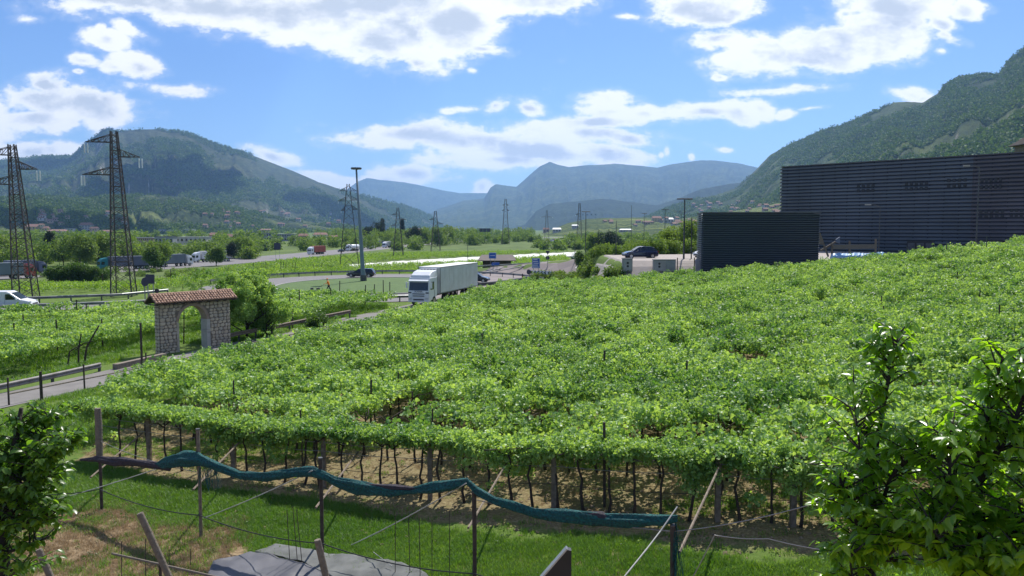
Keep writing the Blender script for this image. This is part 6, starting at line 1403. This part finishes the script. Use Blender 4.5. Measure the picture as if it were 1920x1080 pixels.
belt('line of trees on the plain behind the highway', [(400, 800, 430, 560, 4, 8, 46), (640, 900, 560, 700, 8, 13, 36), (880, 1010, 620, 800, 5, 8, 22)], TREEF, 3.8, 30, 2)
belt('dark tree line before the town at the foot of the mountains', [(-100, 560, 600, 1100, 6, 10, 110), (560, 1000, 900, 1500, 8, 13, 90)], TREEF, 6.0, 20, 3)
belt('trees and hedges on the plain in front of the low hill', [(1000, 1330, 430, 560, 3, 5, 40), (1060, 1330, 600, 900, 5, 8, 70)], TREEF, 4.2, 22, 4)
belt('weeds and low scrub along the yard edge and road ramp', [(1040, 1170, 108, 124, .8, 1.6, 60), (1180, 1320, 112, 122, 1.0, 2.4, 44), (1000, 1060, 122, 130, .6, 1.2, 20), (1085, 1125, 86, 100, .5, .9, 40), (1112, 1160, 85.5, 88.4, .6, 1.2, 26), (1186, 1226, 85, 86.2, .4, .8, 10)], TREEF, .8, 30, 5, name='scrub')
belt('rough hedge along the ramp behind the navy car', [(1160, 1340, 150, 190, 1.5, 2.6, 60)], TREEF, 1.4, 24, 6, name='scrub')
belt('sparse roadside weeds between the highway and the vine rows', [(60, 560, 200, 230, .8, 1.8, 90)], TREEF, 1.0, 14, 7, name='scrub')
# pines on the far low hill
for i, px in enumerate((1093, 1101, 1109, 1117)): tree((hit(px, 404) or GX(px, 1500))-Vector((0, 0, 2)), 14, 6, ['far dark pine at the left end of the row on the low hill', 'second far dark pine of the row on the low hill', 'third far dark pine of the row on the low hill', 'last far dark pine of the row on the low hill'][i], CONIF, 5, 90, .1, seed=200+i, group='row of far pines on the low hill')

# ---------------------------------------------------------------- pergola: trunks, posts, wires
def rowpt(px): u = (px-960)/F; Y = 54.45/(u+2.5); return Vector((u*Y, Y, Hf(u*Y, Y)))
netk = lambda k: Vector((-12+3.735*k, 22.5-2.115*k, 0))
NP = []
for k in range(5): q = netk(k); q.z = Hf(q.x, q.y); NP.append(q)
NPX = [165, 360, 590, 875, 1270]
def where(px):
    L_ = [(165, 'leftmost tall net pole'), (360, 'net pole with the teal netting peak'), (590, 'middle net pole'), (875, 'net pole right of centre'), (1270, 'rightmost net pole')]
    for a, b_ in zip(L_, L_[1:]):
        if a[0] <= px < b_[0]: return a, b_
    return (L_[-1], None) if px >= 1270 else (None, L_[0])
tvar = []
for s in range(6):
    rr = random.Random(s); b = MB(); pts_ = [(0, 0, -.1)]; x = y = 0
    for z in (.3, .6, .9, 1.2, 1.5, 1.75): x += rr.uniform(-.09, .09); y += rr.uniform(-.06, .06); pts_.append((x, y, z))
    b.tube(pts_, [.048, .041, .034, .032, .030, .028, .024], 7); tm = b.mesh('trunk', M['vinewood'], True)
    c = MB()
    for a in range(2): sgn = 1 if a else -1; c.tube([(x, y, 1.45), (x+sgn*.25, y+.1, 1.66), (x+sgn*.6, y+.4*sgn, 1.74)], [.026, .02, .012], 6)
    tvar.append((tm, c.mesh('arm', M['vinewood'], True)))
cnts = {}
def vine_at(p, label, group, rng_):
    root = empty('grapevine', p, rng_.uniform(0, 6.28), label, 'grapevine', group); t, a = rng_.choice(tvar); o = link(t, 'trunk', root); link(a, 'arm', root); s_ = rng_.uniform(.92, 1.1); root.scale = (s_*1.0, s_, rng_.uniform(.95, 1.05)); return root
rng = random.Random(3); t = 1.0; ords = ['first', 'second', 'third', 'fourth', 'fifth', 'sixth', 'seventh', 'eighth', 'ninth', 'tenth', 'eleventh', 'twelfth', 'thirteenth', 'fourteenth', 'fifteenth', 'sixteenth']
while t < 31:
    x = ROWA.x+ROWD.x*t; y = ROWA.y+ROWD.y*t; px = 960+x/y*F
    if px < 1640:
        a, b_ = where(px); key = a[0] if a else 0; cnts[key] = cnts.get(key, 0)+1; o_ = ords[min(cnts[key]-1, 15)]
        lb = f'{o_} dark front-row vine trunk right of the {a[1]}' if a else f'{o_} dark front-row vine trunk left of the leftmost net pole'
        vine_at(Vector((x, y, Hf(x, y))), lb, 'grapevine trunks of the front row', rng)
    t += rng.uniform(.62, .80)
BK = []
for row in range(1, 7):
    t = 1+rng.random()
    while t < 30:
        x = ROWA.x+ROWD.x*t-ROWN.x*3.1*row; y = ROWA.y+ROWD.y*t-ROWN.y*3.1*row
        if inpoly(np.array([x]), np.array([y]), VY)[0] and abs(x/y*F) < 760 and row < 4: BK.append((row, vine_at(Vector((x, y, Hf(x, y))), 'x', 'grapevine trunks in the rows behind', rng)))
        t += rng.uniform(.8, 1.1) if row < 2 else rng.uniform(1.4, 1.9)
for r_ in (1, 2, 3): relabel([o for q_, o in BK if q_ == r_], '%s shaded vine trunk from the left in the '+ordw(r_+1)+' row from the front')
# pergola posts in the front row with struts
for i, (px, lb) in enumerate(((267, 'pale square pergola post at the left end of the front row'), (428, 'pergola post behind the left part of the teal netting'), (600, 'pergola post just right of the middle net pole'), (803, 'brown pergola post left of the net pole right of centre'), (1040, 'leaning pale pergola post right of the centre'), (1355, 'stout grey pergola post right of the rightmost net pole'), (1500, 'pergola post close to the cherry tree'))):
    q = rowpt(px); o = empty('pergola_post', q, 0, lb, 'post'); b = MB(); b.box((0, 0, .85), (.14, .14, 1.9)); b.build('upright', M['wood'], o, bevel=.01)
    bar('crossbar', o, (-.3, 0, 1.72), (.5, -.1, 1.76), .07, M['wood'])
CUT = [(918, 585), (1041, 560), (871, 600), (836, 585), (1090, 555), (1185, 545), (1385, 545), (1555, 520), (1528, 590), (1655, 575), (1795, 525), (1842, 560), (1880, 600), (1870, 480), (1640, 520), (1452, 540), (1310, 560), (1135, 690), (1330, 640), (806, 800), (1138, 830), (1090, 720), (745, 720), (905, 650), (1330, 735), (430, 750), (1515, 600), (1545, 590), (1660, 590), (1912, 640), (1243, 560), (1000, 545), (690, 740), (560, 790), (1290, 700)]
rr = random.Random(8)
for px, py in CUT:
    q = G(px, py, 1.8); post(px, q.y, 1.8+rr.uniform(.35, .75), 'thin weathered stake poking out of the pergola canopy', rr.uniform(.05, .09), (rr.uniform(-.06, .06), 0), group='stakes poking out of the pergola canopy', name='vineyard_stake', cat='stake')
for px, py in [(635, 560), (545, 620), (540, 600), (700, 565), (683, 575), (620, 580), (560, 590), (730, 560), (718, 560)]:
    q = G(px, py, 0); post(px, q.y, 1.9+rr.random()*.5, 'dark stake in the vine strip between lane and roundabout', .1, (rr.uniform(-.1, .1), 0), group='stakes in the vine strip by the roundabout', name='vineyard_stake', cat='stake')
for px, py in [(38, 640), (88, 630), (140, 612), (158, 620), (20, 660), (186, 655), (100, 660)]:
    q = G(px, py, 0); post(px, q.y, 2.1+rr.random()*.4, 'dark stake in the vineyard left of the stone arch', .1, group='stakes in the vineyard left of the arch', name='vineyard_stake', cat='stake')
for k in range(46):
    px = rr.uniform(60, 640); Y = rr.uniform(108, 175); q = GX(px, Y)
    if q.x < -20 and (q.x+19.3)**2/576+(q.y-113.5)**2/729 > 1.25: post(px, Y, 2.2, 'short dark stake in the light green vine rows beyond the road', .09, group='stakes in the far vine rows', name='vineyard_stake', cat='stake')
for gn, nm in (('stakes poking out of the pergola canopy', 'weathered stakes poking out of the pergola canopy'), ('stakes in the vine strip by the roundabout', 'dark stakes between the lane and the roundabout'), ('stakes in the vineyard left of the arch', 'dark stakes in the vineyard left of the stone arch'), ('stakes in the far vine rows', 'short stakes in the vine rows beyond the road')): relabel([o for o in bpy.data.objects if o.get('group') == gn], '%s from the left of the '+nm)
# net poles
nl = ['leftmost tall net pole, thick and wrapped at the top', 'second net pole carrying the teal netting peak', 'middle net pole under the netting', 'fourth net pole, right of centre, above the netting', 'rightmost net pole with netting hanging down']
for k, q in enumerate(NP):
    root = empty('net_pole', q, 0, nl[k], 'pole', 'poles carrying the rolled netting'); top = [3.0, 2.9, 2.65, 2.35, 2.2][k]
    b = MB(); b.tube([(0, 0, -.3), (.01, 0, top*.5), (0, 0, top)], [.045, .045, .05 if k else .065], 9); b.build('pole', M['wooddark'] if k != 1 else M['wood'], root)
    if k == 0: b = MB(); b.tube([(0, 0, 1.5), (0, 0, 2.0), (.01, 0, 2.5), (0, 0, 3.0)], [.085, .10, .10, .09], 9); b.build('wrapping', M['woodgrey'], root)
    else: b = MB(); b.tube([(0, 0, top), (0, 0, top+.03)], .055, 9); b.build('cap', M['galvdark'], root)
ST = [((170, 895, 0), (267, 812)), ((362, 918, 1), (452, 826)), ((592, 952, 2), (672, 847)), ((878, 990, 3), (950, 868)), ((1274, 1035, 4), (1352, 868))]
for k, ((px, py, i), (qx, qy)) in enumerate(ST):
    a = P(px, py, NP[i].y+.05); Yr = rowpt(qx).y+.1; c = P(qx, qy, Yr) ; o = bar('strut', None, a, c, .055, M['wood'], 'rod'); tag(o, ['slanting wooden strut from the leftmost net pole up to the pergola', 'slanting strut from the second net pole up to the pergola', 'slanting brown strut from the middle net pole to the pergola', 'slanting strut right of the fourth net pole', 'long steep strut right of the rightmost net pole'][k], 'strut')
# rolled netting
def net_path(pl, py_off=0):
    out = []
    for px, py, r_ in pl:
        u = (px-960)/F; kk = (22.5*u+12)/(3.735+2.115*u); Y = 22.5-2.115*kk; out.append((P(px, py, Y), r_*.8))
    return out
def netroll(pl, mt, label, name='netting_roll', seed=0, flat=1.02):
    pr = net_path(pl); rr2 = random.Random(seed); pts_ = []
    for (a, ra), (c, rc) in zip(pr, pr[1:]):
        n_ = max(2, int((c-a).length/.12))
        for i in range(n_): t = i/n_; pts_.append((a.lerp(c, t), ra*(1-t)+rc*t))
    pts_.append(pr[-1]); n_ = 32; rings = []
    for i, (p, r_) in enumerate(pts_):
        ring = []
        for j in range(n_):
            a = 2*math.pi*j/n_; rad = r_*(.92+.42*mnoise.noise(Vector((i*.08, math.cos(a)*1.3+seed, math.sin(a)*1.3)))+.34*mnoise.noise(Vector((i*.16, math.cos(a)*3.2, math.sin(a)*3.2+seed)))+.14*mnoise.noise(Vector((i*.5, math.cos(a)*8, math.sin(a)*8+seed))))*(.86+.14*math.sin(i*.21)*math.sin(i*.083))
            ring.append(p+Vector((0.35*math.cos(a)*rad*.3, math.cos(a)*rad*.8, math.sin(a)*rad*flat)))
        rings.append(ring)
    b = MB(); b.loft(rings); return b.build(name, M[mt], smooth=True)
o = netroll([(290, 874, .10), (312, 866, .20), (345, 860, .26), (372, 862, .24), (405, 874, .20), (450, 890, .16), (500, 893, .17), (555, 887, .18), (586, 884, .17), (612, 893, .12), (630, 903, .13), (670, 913, .19), (730, 922, .17), (768, 921, .12), (810, 915, .17), (850, 910, .17), (876, 903, .12), (895, 922, .16), (930, 940, .15), (965, 950, .17), (1003, 962, .13), (1050, 967, .16), (1110, 972, .15), (1135, 974, .13), (1180, 976, .155), (1240, 976, .15), (1270, 972, .10)], 'net', None)
tag(o, 'long rolled teal bird netting slung along the net poles', 'netting')
hang = netroll([(1266, 975, .09), (1269, 995, .11), (1270, 1020, .07), (1268, 1050, .08), (1270, 1095, .12)], 'net', None, 'hanging_net_end', 3); tag(hang, 'loose teal net end hanging down the rightmost net pole', 'netting')
o = netroll([(150, 862, .05), (180, 860, .13), (215, 866, .17), (250, 868, .16), (290, 872, .16), (320, 878, .10)], 'netdark', None, seed=5); tag(o, 'dark brownish netting roll at the left end, before the teal one', 'netting')
o = netroll([(668, 910, .04), (700, 911, .10), (740, 914, .10), (790, 917, .05)], 'netdark', None, seed=9); tag(o, 'strip of dark netting lying over the sag right of the middle net pole', 'netting')
o = netroll([(1084, 964, .04), (1100, 967, .13), (1130, 969, .14), (1145, 972, .05)], 'netdark', None, seed=12); tag(o, 'dark netting patch over the teal roll left of the rightmost net pole', 'netting')
# loose netting veil under the left peak
rs = np.random.RandomState(2); b = MB(); 
for k in range(60):
    px = rs.uniform(372, 410); Y = 20.2+rs.uniform(-.1, .1); a = P(px, 876, Y); c = P(px+rs.uniform(-8, 10), rs.uniform(895, 922), Y); b.beam(a, c, .006)
o = b.build('net_fringe', M['net']); tag(o, 'wispy fringe of teal net threads under the netting peak', 'net fringe', kind='stuff')
b = MB()
for k in range(50):
    px = rs.uniform(1262, 1284); a = P(1268+rs.uniform(-4, 4), 990+rs.uniform(0, 50), 14.0); c = a+Vector((rs.uniform(-.12, .15), rs.uniform(-.1, .1), -rs.uniform(.3, .8))); b.beam(a, c, .005)
o = b.build('net_fringe', M['net']); tag(o, 'wispy net threads around the rightmost net pole', 'net fringe', kind='stuff')
def cable(pts_, r_, mt, label, cat='wire', name='wire', sag=0.0, n_=10):
    out = []
    for a, c in zip(pts_, pts_[1:]):
        for i in range(n_): t = i/n_; p = Vector(a).lerp(Vector(c), t); p.z -= sag*4*t*(1-t); out.append(p)
    out.append(Vector(pts_[-1])); b = MB(); b.tube(out, r_, 5); return tag(b.build(name, M[mt]), label, cat)
def rowz(px, z, off=.05): q = rowpt(px); return Vector((q.x+ROWN.x*off, q.y+ROWN.y*off, q.z+z))
cable([rowz(p_, 1.50) for p_ in (170, 428, 600, 803, 1040, 1355, 1620)], .010, 'wire', 'uppermost front wire just below the pergola leaves', sag=.04)
cable([rowz(p_, 1.22) for p_ in (170, 428, 600, 803, 1040, 1355, 1620)], .010, 'wire', 'second wire from the top along the front vine row', sag=.05)
cable([rowz(p_, .72) for p_ in (170, 428, 600, 803, 1040, 1355, 1620)], .009, 'cabledark', 'dark irrigation line at mid height of the vine trunks', sag=.07, name='irrigation_line')
cable([NP[k]+Vector((0, -.06, z)) for k, z in enumerate((.62, .62, .62, .62, .6))]+[Vector((6.5, 12.2, Hf(6.5, 12.2)+.6))], .014, 'cabledark', 'sagging black hose between the net poles close to the ground', 'hose', 'hose', sag=.14)
cable([P(20, 925, 23.5), NP[0]+Vector((0, -.06, .62))], .014, 'cabledark', 'black hose running left from the leftmost net pole', 'hose', 'hose', sag=.1)
cable([NP[4]+Vector((0, 0, .5)), P(1340, 1003, 13.6), P(1440, 1010, 13.5), P(1590, 1037, 13.2)], .010, 'wire', 'pale wire running right from the rightmost net pole', sag=.03)
cable([NP[0]+Vector((0, 0, 2.05)), NP[1]+Vector((0, 0, 1.75))], .008, 'wire', 'thin wire between the first two net poles', sag=.1)
cable([NP[3]+Vector((0, 0, 2.2)), NP[4]+Vector((0, 0, 2.1)), P(1560, 934, 12.4)], .009, 'wire', 'thin wire from the fourth net pole past the rightmost one', sag=.08)
gl = [(P(368, 853, 20.3), G(100, 938), 'pale guy cord from the second net pole down to the grass at the left'), (P(586, 882, 18.2), G(372, 975), 'pale guy cord from the middle net pole down to the left'), (P(874, 906, 16.1), G(652, 1025), 'pale guy cord from the fourth net pole down to the left'), (P(1268, 955, 14), P(1232, 1000, 13.8), 'upper part')]
for a, c, lb in gl[:3]: cable([a, c], .013, 'cord', lb, 'cord', 'guy_cord', sag=.05)
cable([P(1270, 950, 14), P(1238, 996, 13.7), P(1216, 1025, 13.4), P(1170, 1082, 12.8)], .014, 'cord', 'slack pale guy cord falling left from the rightmost net pole', 'cord', 'guy_cord')
cable([P(700, 1035, 18), P(735, 1062, 17.6)], .008, 'cord', 'short loose cord end lying by the tarpaulin', 'cord', 'guy_cord')
# canes in front of the nets
for i, (px, t_, bpy_, ln) in enumerate(((538, 955, 1062, -6), (549, 950, 1064, -10), (556, 955, 1066, -12), (741, 965, 1085, 0), (766, 970, 1085, -3), (786, 968, 1090, -2), (810, 975, 1090, 0), (843, 955, 1090, 0), (228, 1015, 1100, 0), (273, 1010, 1100, 0), (317, 1030, 1062, 0), (357, 1030, 1060, 0))):
    g_ = G(px-ln, bpy_); a = P(px, t_, g_.y); o = bar('plant_cane', None, g_-Vector((0, 0, .1)), a, .018, M['wooddark'], 'rod'); tag(o, ['leftmost of three thin canes left of the middle net pole', 'middle one of three thin canes beside the middle net pole', 'right one of three thin canes beside the middle net pole', 'first thin upright cane between the middle and fourth net poles', 'second thin upright cane from the left before the fourth net pole', 'third thin upright cane before the fourth net pole', 'fourth thin upright cane before the fourth net pole', 'thin cane closest to the fourth net pole', 'thin rod left of the big leaning post', 'thin rod touching the big leaning post', 'short rod right of the big leaning post', 'short rod near the tarpaulin corner'][i], 'cane')
# tarpaulins on the ground
def tarp(pix, mt, label, seed):
    pl = [G(*p_) for p_ in pix]; poly = [(p_.x, p_.y) for p_ in pl]; o = sheet('tarpaulin', poly, M[mt], .06, .12, hfun=lambda x, y: Hn(x, y)+.05+(fbm(x*2.2, y*2.2, 4, seed)-.4)*.10+np.abs(fbm(x*1.1+y*.7, y*2.5, 3, seed+4)-.5)*.13-np.abs(fbm(x*2.1-y*.9, y*1.5, 3, seed+9)-.5)*.09+.01)
    if 'kind' in o: del o['kind']
    md = o.modifiers.new('t', 'SOLIDIFY'); md.thickness = .012; o.data.polygons.foreach_set('use_smooth', [True]*len(o.data.polygons)); return tag(o, label, 'tarpaulin')
tarp([(400, 1064), (470, 1045), (508, 1052), (548, 1066), (590, 1075), (640, 1110), (380, 1110)], 'tarp', 'dark slate tarpaulin lying on the ground at the bottom, lower sheet', 1)
tarp([(478, 1042), (516, 1027), (560, 1034), (600, 1043), (650, 1050), (740, 1066), (800, 1084), (820, 1112), (650, 1108), (560, 1062)], 'tarp2', 'paler grey tarpaulin lying beside the dark one', 2)
# big leaning posts close to the camera
def bigpost(p0, p1, r_, label, mt='woodgrey'):
    b = MB(); d = (p1-p0); b.tube([p0, p0+d*.5, p1-d.normalized()*.02, p1], [r_*1.02, r_, r_, r_*.93], 14); o = b.build('wooden_post', M[mt], smooth=False); return tag(o, label, 'post')
tp = P(262, 962, 13.2); bt = P(330, 1110, 13.2); d_ = (bt-tp).normalized(); bigpost(tp+d_*((tp.z+.2)/-d_.z), tp, .057, 'thick grey post leaning left near the bottom edge')
tp = P(595, 1012, 13); bt = P(612, 1085, 13.0); d_ = (bt-tp).normalized(); bigpost(tp+d_*((tp.z+.2)/-d_.z), tp, .058, 'thick grey round post with a pale cut top beside the middle net pole')
tp = P(72, 1030, 11.5); bt = P(96, 1085, 11.5); d_ = (bt-tp).normalized(); bigpost(tp+d_*((tp.z+.2)/-d_.z), tp, .05, 'short leaning stake under the tree at the bottom left')
a = P(210, 1038, 15); c = P(415, 1084, 14.2); o = bar('fallen_pole', None, a, c, .045, M['woodgrey'], 'rod'); tag(o, 'thin pale pole lying aslant behind the thick leaning post', 'pole')
for px, py, k in ((215, 1040, .3), (410, 1083, 1)):
    q = P(px, py, 14.5)
    bar('pole_rest', o, Vector((0, 0, 0)), Vector((0, 0, .1)), .01, M['woodgrey']) if False else None
q = P(300, 1058, 14.65); b = MB(); b.tube([(0, 0, -q.z+Hf(q.x, q.y)-.1), (0, 0, .02)], .03, 6); tag(b.build('short_stake', M['wooddark'], loc=q), 'short dark stake holding up the thin pale pole', 'stake')
# dark angular steel plate at the bottom
Yp = 6.0; A_ = P(1014, 1084, Yp); B_ = P(1062, 1028, Yp); C_ = P(1071, 1030, Yp); zb0 = -.1; b = MB(); Xo = A_.x
poly = [(A_.x-Xo-.55, zb0), (A_.x-Xo-.55, A_.z-.66), (B_.x-Xo, B_.z), (C_.x-Xo, C_.z), (C_.x-Xo, zb0)]
b.prism(poly, 1, -.03, .03); root = empty('steel_panel', (Xo, Yp, 0), 0, 'dark grey steel panel corner with a bright slanting edge at the bottom', 'panel'); b.build('plate', M['steelplate'], root)
bar('edge_strip', root, (A_.x-Xo-.55, -.0, A_.z-.65), (B_.x-Xo+.004, 0, B_.z+.006), .062, M['brightedge'], h=.012)

# ---------------------------------------------------------------- foreground trees with large leaves
def bigleaf_mesh(mt, kind='cherry', seed=0, wid=1.0):
    poly, _ = leaf_poly(kind); rr_ = random.Random(seed); vs = []; droop = rr_.uniform(.15, .45); fold = rr_.uniform(.15, .45); m_ = len(poly); h_ = m_//2
    for x, y in poly: vs.append((x*wid, y, abs(x)*fold-droop*y*y))
    mid = [(0, y, -droop*y*y-.01) for y in (.33, .66)]; vs += mid
    if kind == 'cherry': fs = [(0, 1, 2, 8), (8, 2, 3, 9), (9, 3, 4), (0, 8, 6, 7), (8, 9, 5, 6), (9, 4, 5)]
    else: fs = [(0, 1, 2, 6), (6, 2, 7), (7, 2, 3), (0, 6, 4, 5), (6, 7, 4), (7, 3, 4)]
    me = bpy.data.meshes.new('leaf'); me.from_pydata(vs, [], fs); me.materials.append(mt); me.polygons.foreach_set('use_smooth', [True]*len(fs)); me.update(); return me
def big_tree(root_loc, stems, label, leaf_len, seed, kind='cherry', wid=1.0, nbr=26, brlen=(.35, .75), zmin=3.0, per=9, single=300, nfill=0, mtl='cherry', upness=.5):
    """stems: list of polylines in world space (trunk first)"""
    rr_ = random.Random(seed); rs = np.random.RandomState(seed); root = empty('tree', root_loc, 0, label, 'tree'); o0 = Vector(root_loc)
    lm = [bigleaf_mesh(M[mtl], kind, s, wid) for s in range(5)]; leaves = []; tw = MB()
    for si, (pl, r0, r1, nb) in enumerate(stems):
        pts_ = [Vector(p_) for p_ in pl]; b = MB(); n_ = len(pts_); b.tube([p_-o0 for p_ in pts_], [r0+(r1-r0)*i/(n_-1) for i in range(n_)], 9); b.build('trunk' if si == 0 else 'branch', M['bark'], root, smooth=True)
        d = [0]
        for a, c in zip(pts_, pts_[1:]): d.append(d[-1]+(c-a).length)
        for k in range(nb):
            s_ = d[-1]*(rr_.uniform(.0, 1)**.8); p0 = Vector([np.interp(s_, d, [p_[i] for p_ in pts_]) for i in range(3)])
            if p0.z < zmin: continue
            az = rr_.uniform(0, 6.28); frac = s_/d[-1]; bl = rr_.uniform(*brlen)*(1.05-.62*frac); el = rr_.uniform(-.2, 1.0)*upness+.15+.4*frac
            dr = Vector((math.cos(az)*math.cos(el), math.sin(az)*math.cos(el), math.sin(el))); p1 = p0+dr*bl*.6; p2 = p0+dr*bl+Vector((0, 0, -.06*bl)); tw.tube([p0-o0, p1-o0, p2-o0], [.008, .005, .002], 5)
            nl_ = int(per*bl/.5)+3
            for q in range(nl_):
                t = .2+.85*q/nl_; p_ = p0.lerp(p1, t/.6) if t < .6 else p1.lerp(p2, (t-.6)/.4); leaves.append((p_, az+rr_.choice([-1, 1])*rr_.uniform(.2, 1.3), rr_.uniform(-.7, .45), leaf_len*rr_.uniform(.6, 1.25)))
    tw.build('twigs', M['bark'], root)
    def px_of(p_):
        v = p_-Vector((0, 0, CAMZ)); cp, sp_ = math.cos(PITCH), math.sin(PITCH); z = v.y*cp-v.z*sp_; return (960+F*v.x/z, 540-F*(v.y*sp_+v.z*cp)/z, z) if z > .2 else (9e9, 0, 9e9)
    sc_l = []
    for L_ in leaves: x, y, z = px_of(L_[0]); sc_l.append((L_[3]/z if (-20 < x < 1940 and y < 1100) else 0))
    order = np.argsort(-np.array(sc_l)); big = set(order[:single].tolist()); mbs = MB()
    for i, (p_, az, pit, s_) in enumerate(leaves):
        mx_ = Matrix.Translation(p_-o0) @ Matrix.Rotation(az-math.pi/2, 4, 'Z') @ Matrix.Rotation(pit, 4, 'X') @ Matrix.Rotation(rr_.uniform(-.5, .5), 4, 'Y') @ Matrix.Scale(s_, 4); me = lm[i % 5]
        if i in big: o = bpy.data.objects.new('leaf', me); COL.objects.link(o); o.parent = root; o.matrix_local = mx_
        elif p_.z > zmin: mbs.add([mx_ @ v.co for v in me.vertices], [tuple(f.vertices) for f in me.polygons])
    me = bpy.data.meshes.new('foliage'); me.from_pydata(mbs.v, [], mbs.f); me.materials.append(M[mtl]); me.polygons.foreach_set('use_smooth', [True]*len(me.polygons)); me.update()
    o = link(me, 'foliage', root); o['kind'] = 'stuff'; print(label, len(leaves)); return root
def W(px, py, Y): return P(px, py, Y)
g0 = Hf(2.5, 5.6)
big_tree((2.52, 5.7, g0), [([(2.52, 5.7, g0), W(1632, 1090, 5.65), W(1635, 980, 5.6), W(1640, 850, 5.6), W(1662, 730, 5.55), W(1685, 625, 5.5)], .045, .006, 250), ([W(1636, 1000, 5.6), W(1668, 900, 5.4), W(1745, 800, 5.2)], .02, .005, 40), ([W(1634, 1060, 5.6), W(1600, 960, 5.5), W(1572, 890, 5.4)], .02, .005, 50), ([W(1634, 1060, 5.6), W(1720, 1000, 5.1), W(1790, 920, 4.9)], .02, .005, 80), ([W(1638, 900, 5.6), W(1612, 840, 5.5), W(1600, 740, 5.5)], .012, .004, 26), ([W(1634, 1120, 5.6), W(1600, 1090, 5.3), W(1590, 1030, 5.2)], .015, .004, 30)],
         'cherry tree with a tall leafy spire at the lower right', .086, 5, zmin=5.2, brlen=(.22, .60), per=13)
g0 = Hf(3.3, 5.2)
big_tree((3.25, 5.2, g0), [([(3.25, 5.2, g0), W(1845, 1090, 5.15), W(1832, 900, 5.1), W(1850, 780, 5.1), W(1880, 670, 5.1)], .05, .006, 210), ([W(1838, 980, 5.1), W(1780, 900, 5.0), W(1785, 790, 5.0)], .02, .005, 40), ([W(1836, 900, 5.1), W(1900, 800, 5.0), W(1935, 690, 5.0)], .025, .006, 80), ([W(1840, 1060, 5.1), W(1910, 980, 4.9), W(1990, 880, 4.9)], .03, .006, 60), ([W(1842, 1080, 5.1), W(1780, 1040, 4.9), W(1745, 985, 4.8)], .02, .005, 70), ([W(1842, 1090, 5.1), W(1900, 1070, 4.7), W(1950, 1020, 4.6)], .02, .005, 46)],
         'second cherry tree with dark trunk at the right picture edge', .088, 6, zmin=5.0, brlen=(.22, .62), per=13)
g0 = Hf(-5.3, 8)
big_tree((-5.35, 8, g0), [([(-5.35, 8, g0), W(2, 1085, 8), W(5, 980, 8), W(20, 880, 8), W(40, 765, 8)], .11, .02, 150), ([W(5, 985, 8), W(60, 900, 7.8), W(128, 830, 7.8)], .04, .008, 130), ([W(8, 960, 8), W(-20, 860, 8), W(-40, 780, 8)], .04, .008, 60), ([W(4, 1000, 8), W(60, 985, 7.8), W(105, 960, 7.7)], .03, .007, 50), ([W(2, 1040, 8), W(60, 1020, 7.8), W(105, 1000, 7.8)], .02, .006, 20), ([W(10, 920, 8), W(70, 830, 8.2), W(95, 780, 8.2)], .03, .007, 110), ([W(2, 1090, 8), W(30, 1070, 7.6), W(60, 1050, 7.5)], .02, .006, 14)],
         'dense broad-leaved tree with a dark trunk at the lower left', .08, 7, kind='oval', wid=1.05, zmin=3.6, brlen=(.25, .65), per=12, mtl='broad')
# ---------------------------------------------------------------- air
hz = MB(); hz.box((0, 7500, 545), (18000, 22000, 1120))
hm = bpy.data.materials.new('haze'); hm.use_nodes = True; nt = hm.node_tree; nt.nodes.remove(nt.nodes['Principled BSDF'])
pv = nt.nodes.new('ShaderNodeVolumePrincipled'); pv.inputs['Color'].default_value = (.33, .57, 1, 1); pv.inputs['Density'].default_value = 5.6e-5; pv.inputs['Anisotropy'].default_value = .3
nt.links.new(pv.outputs[0], nt.nodes['Material Output'].inputs['Volume'])
ho = hz.build('haze', hm); tag(ho, kind='stuff')
ho.location.z = 0
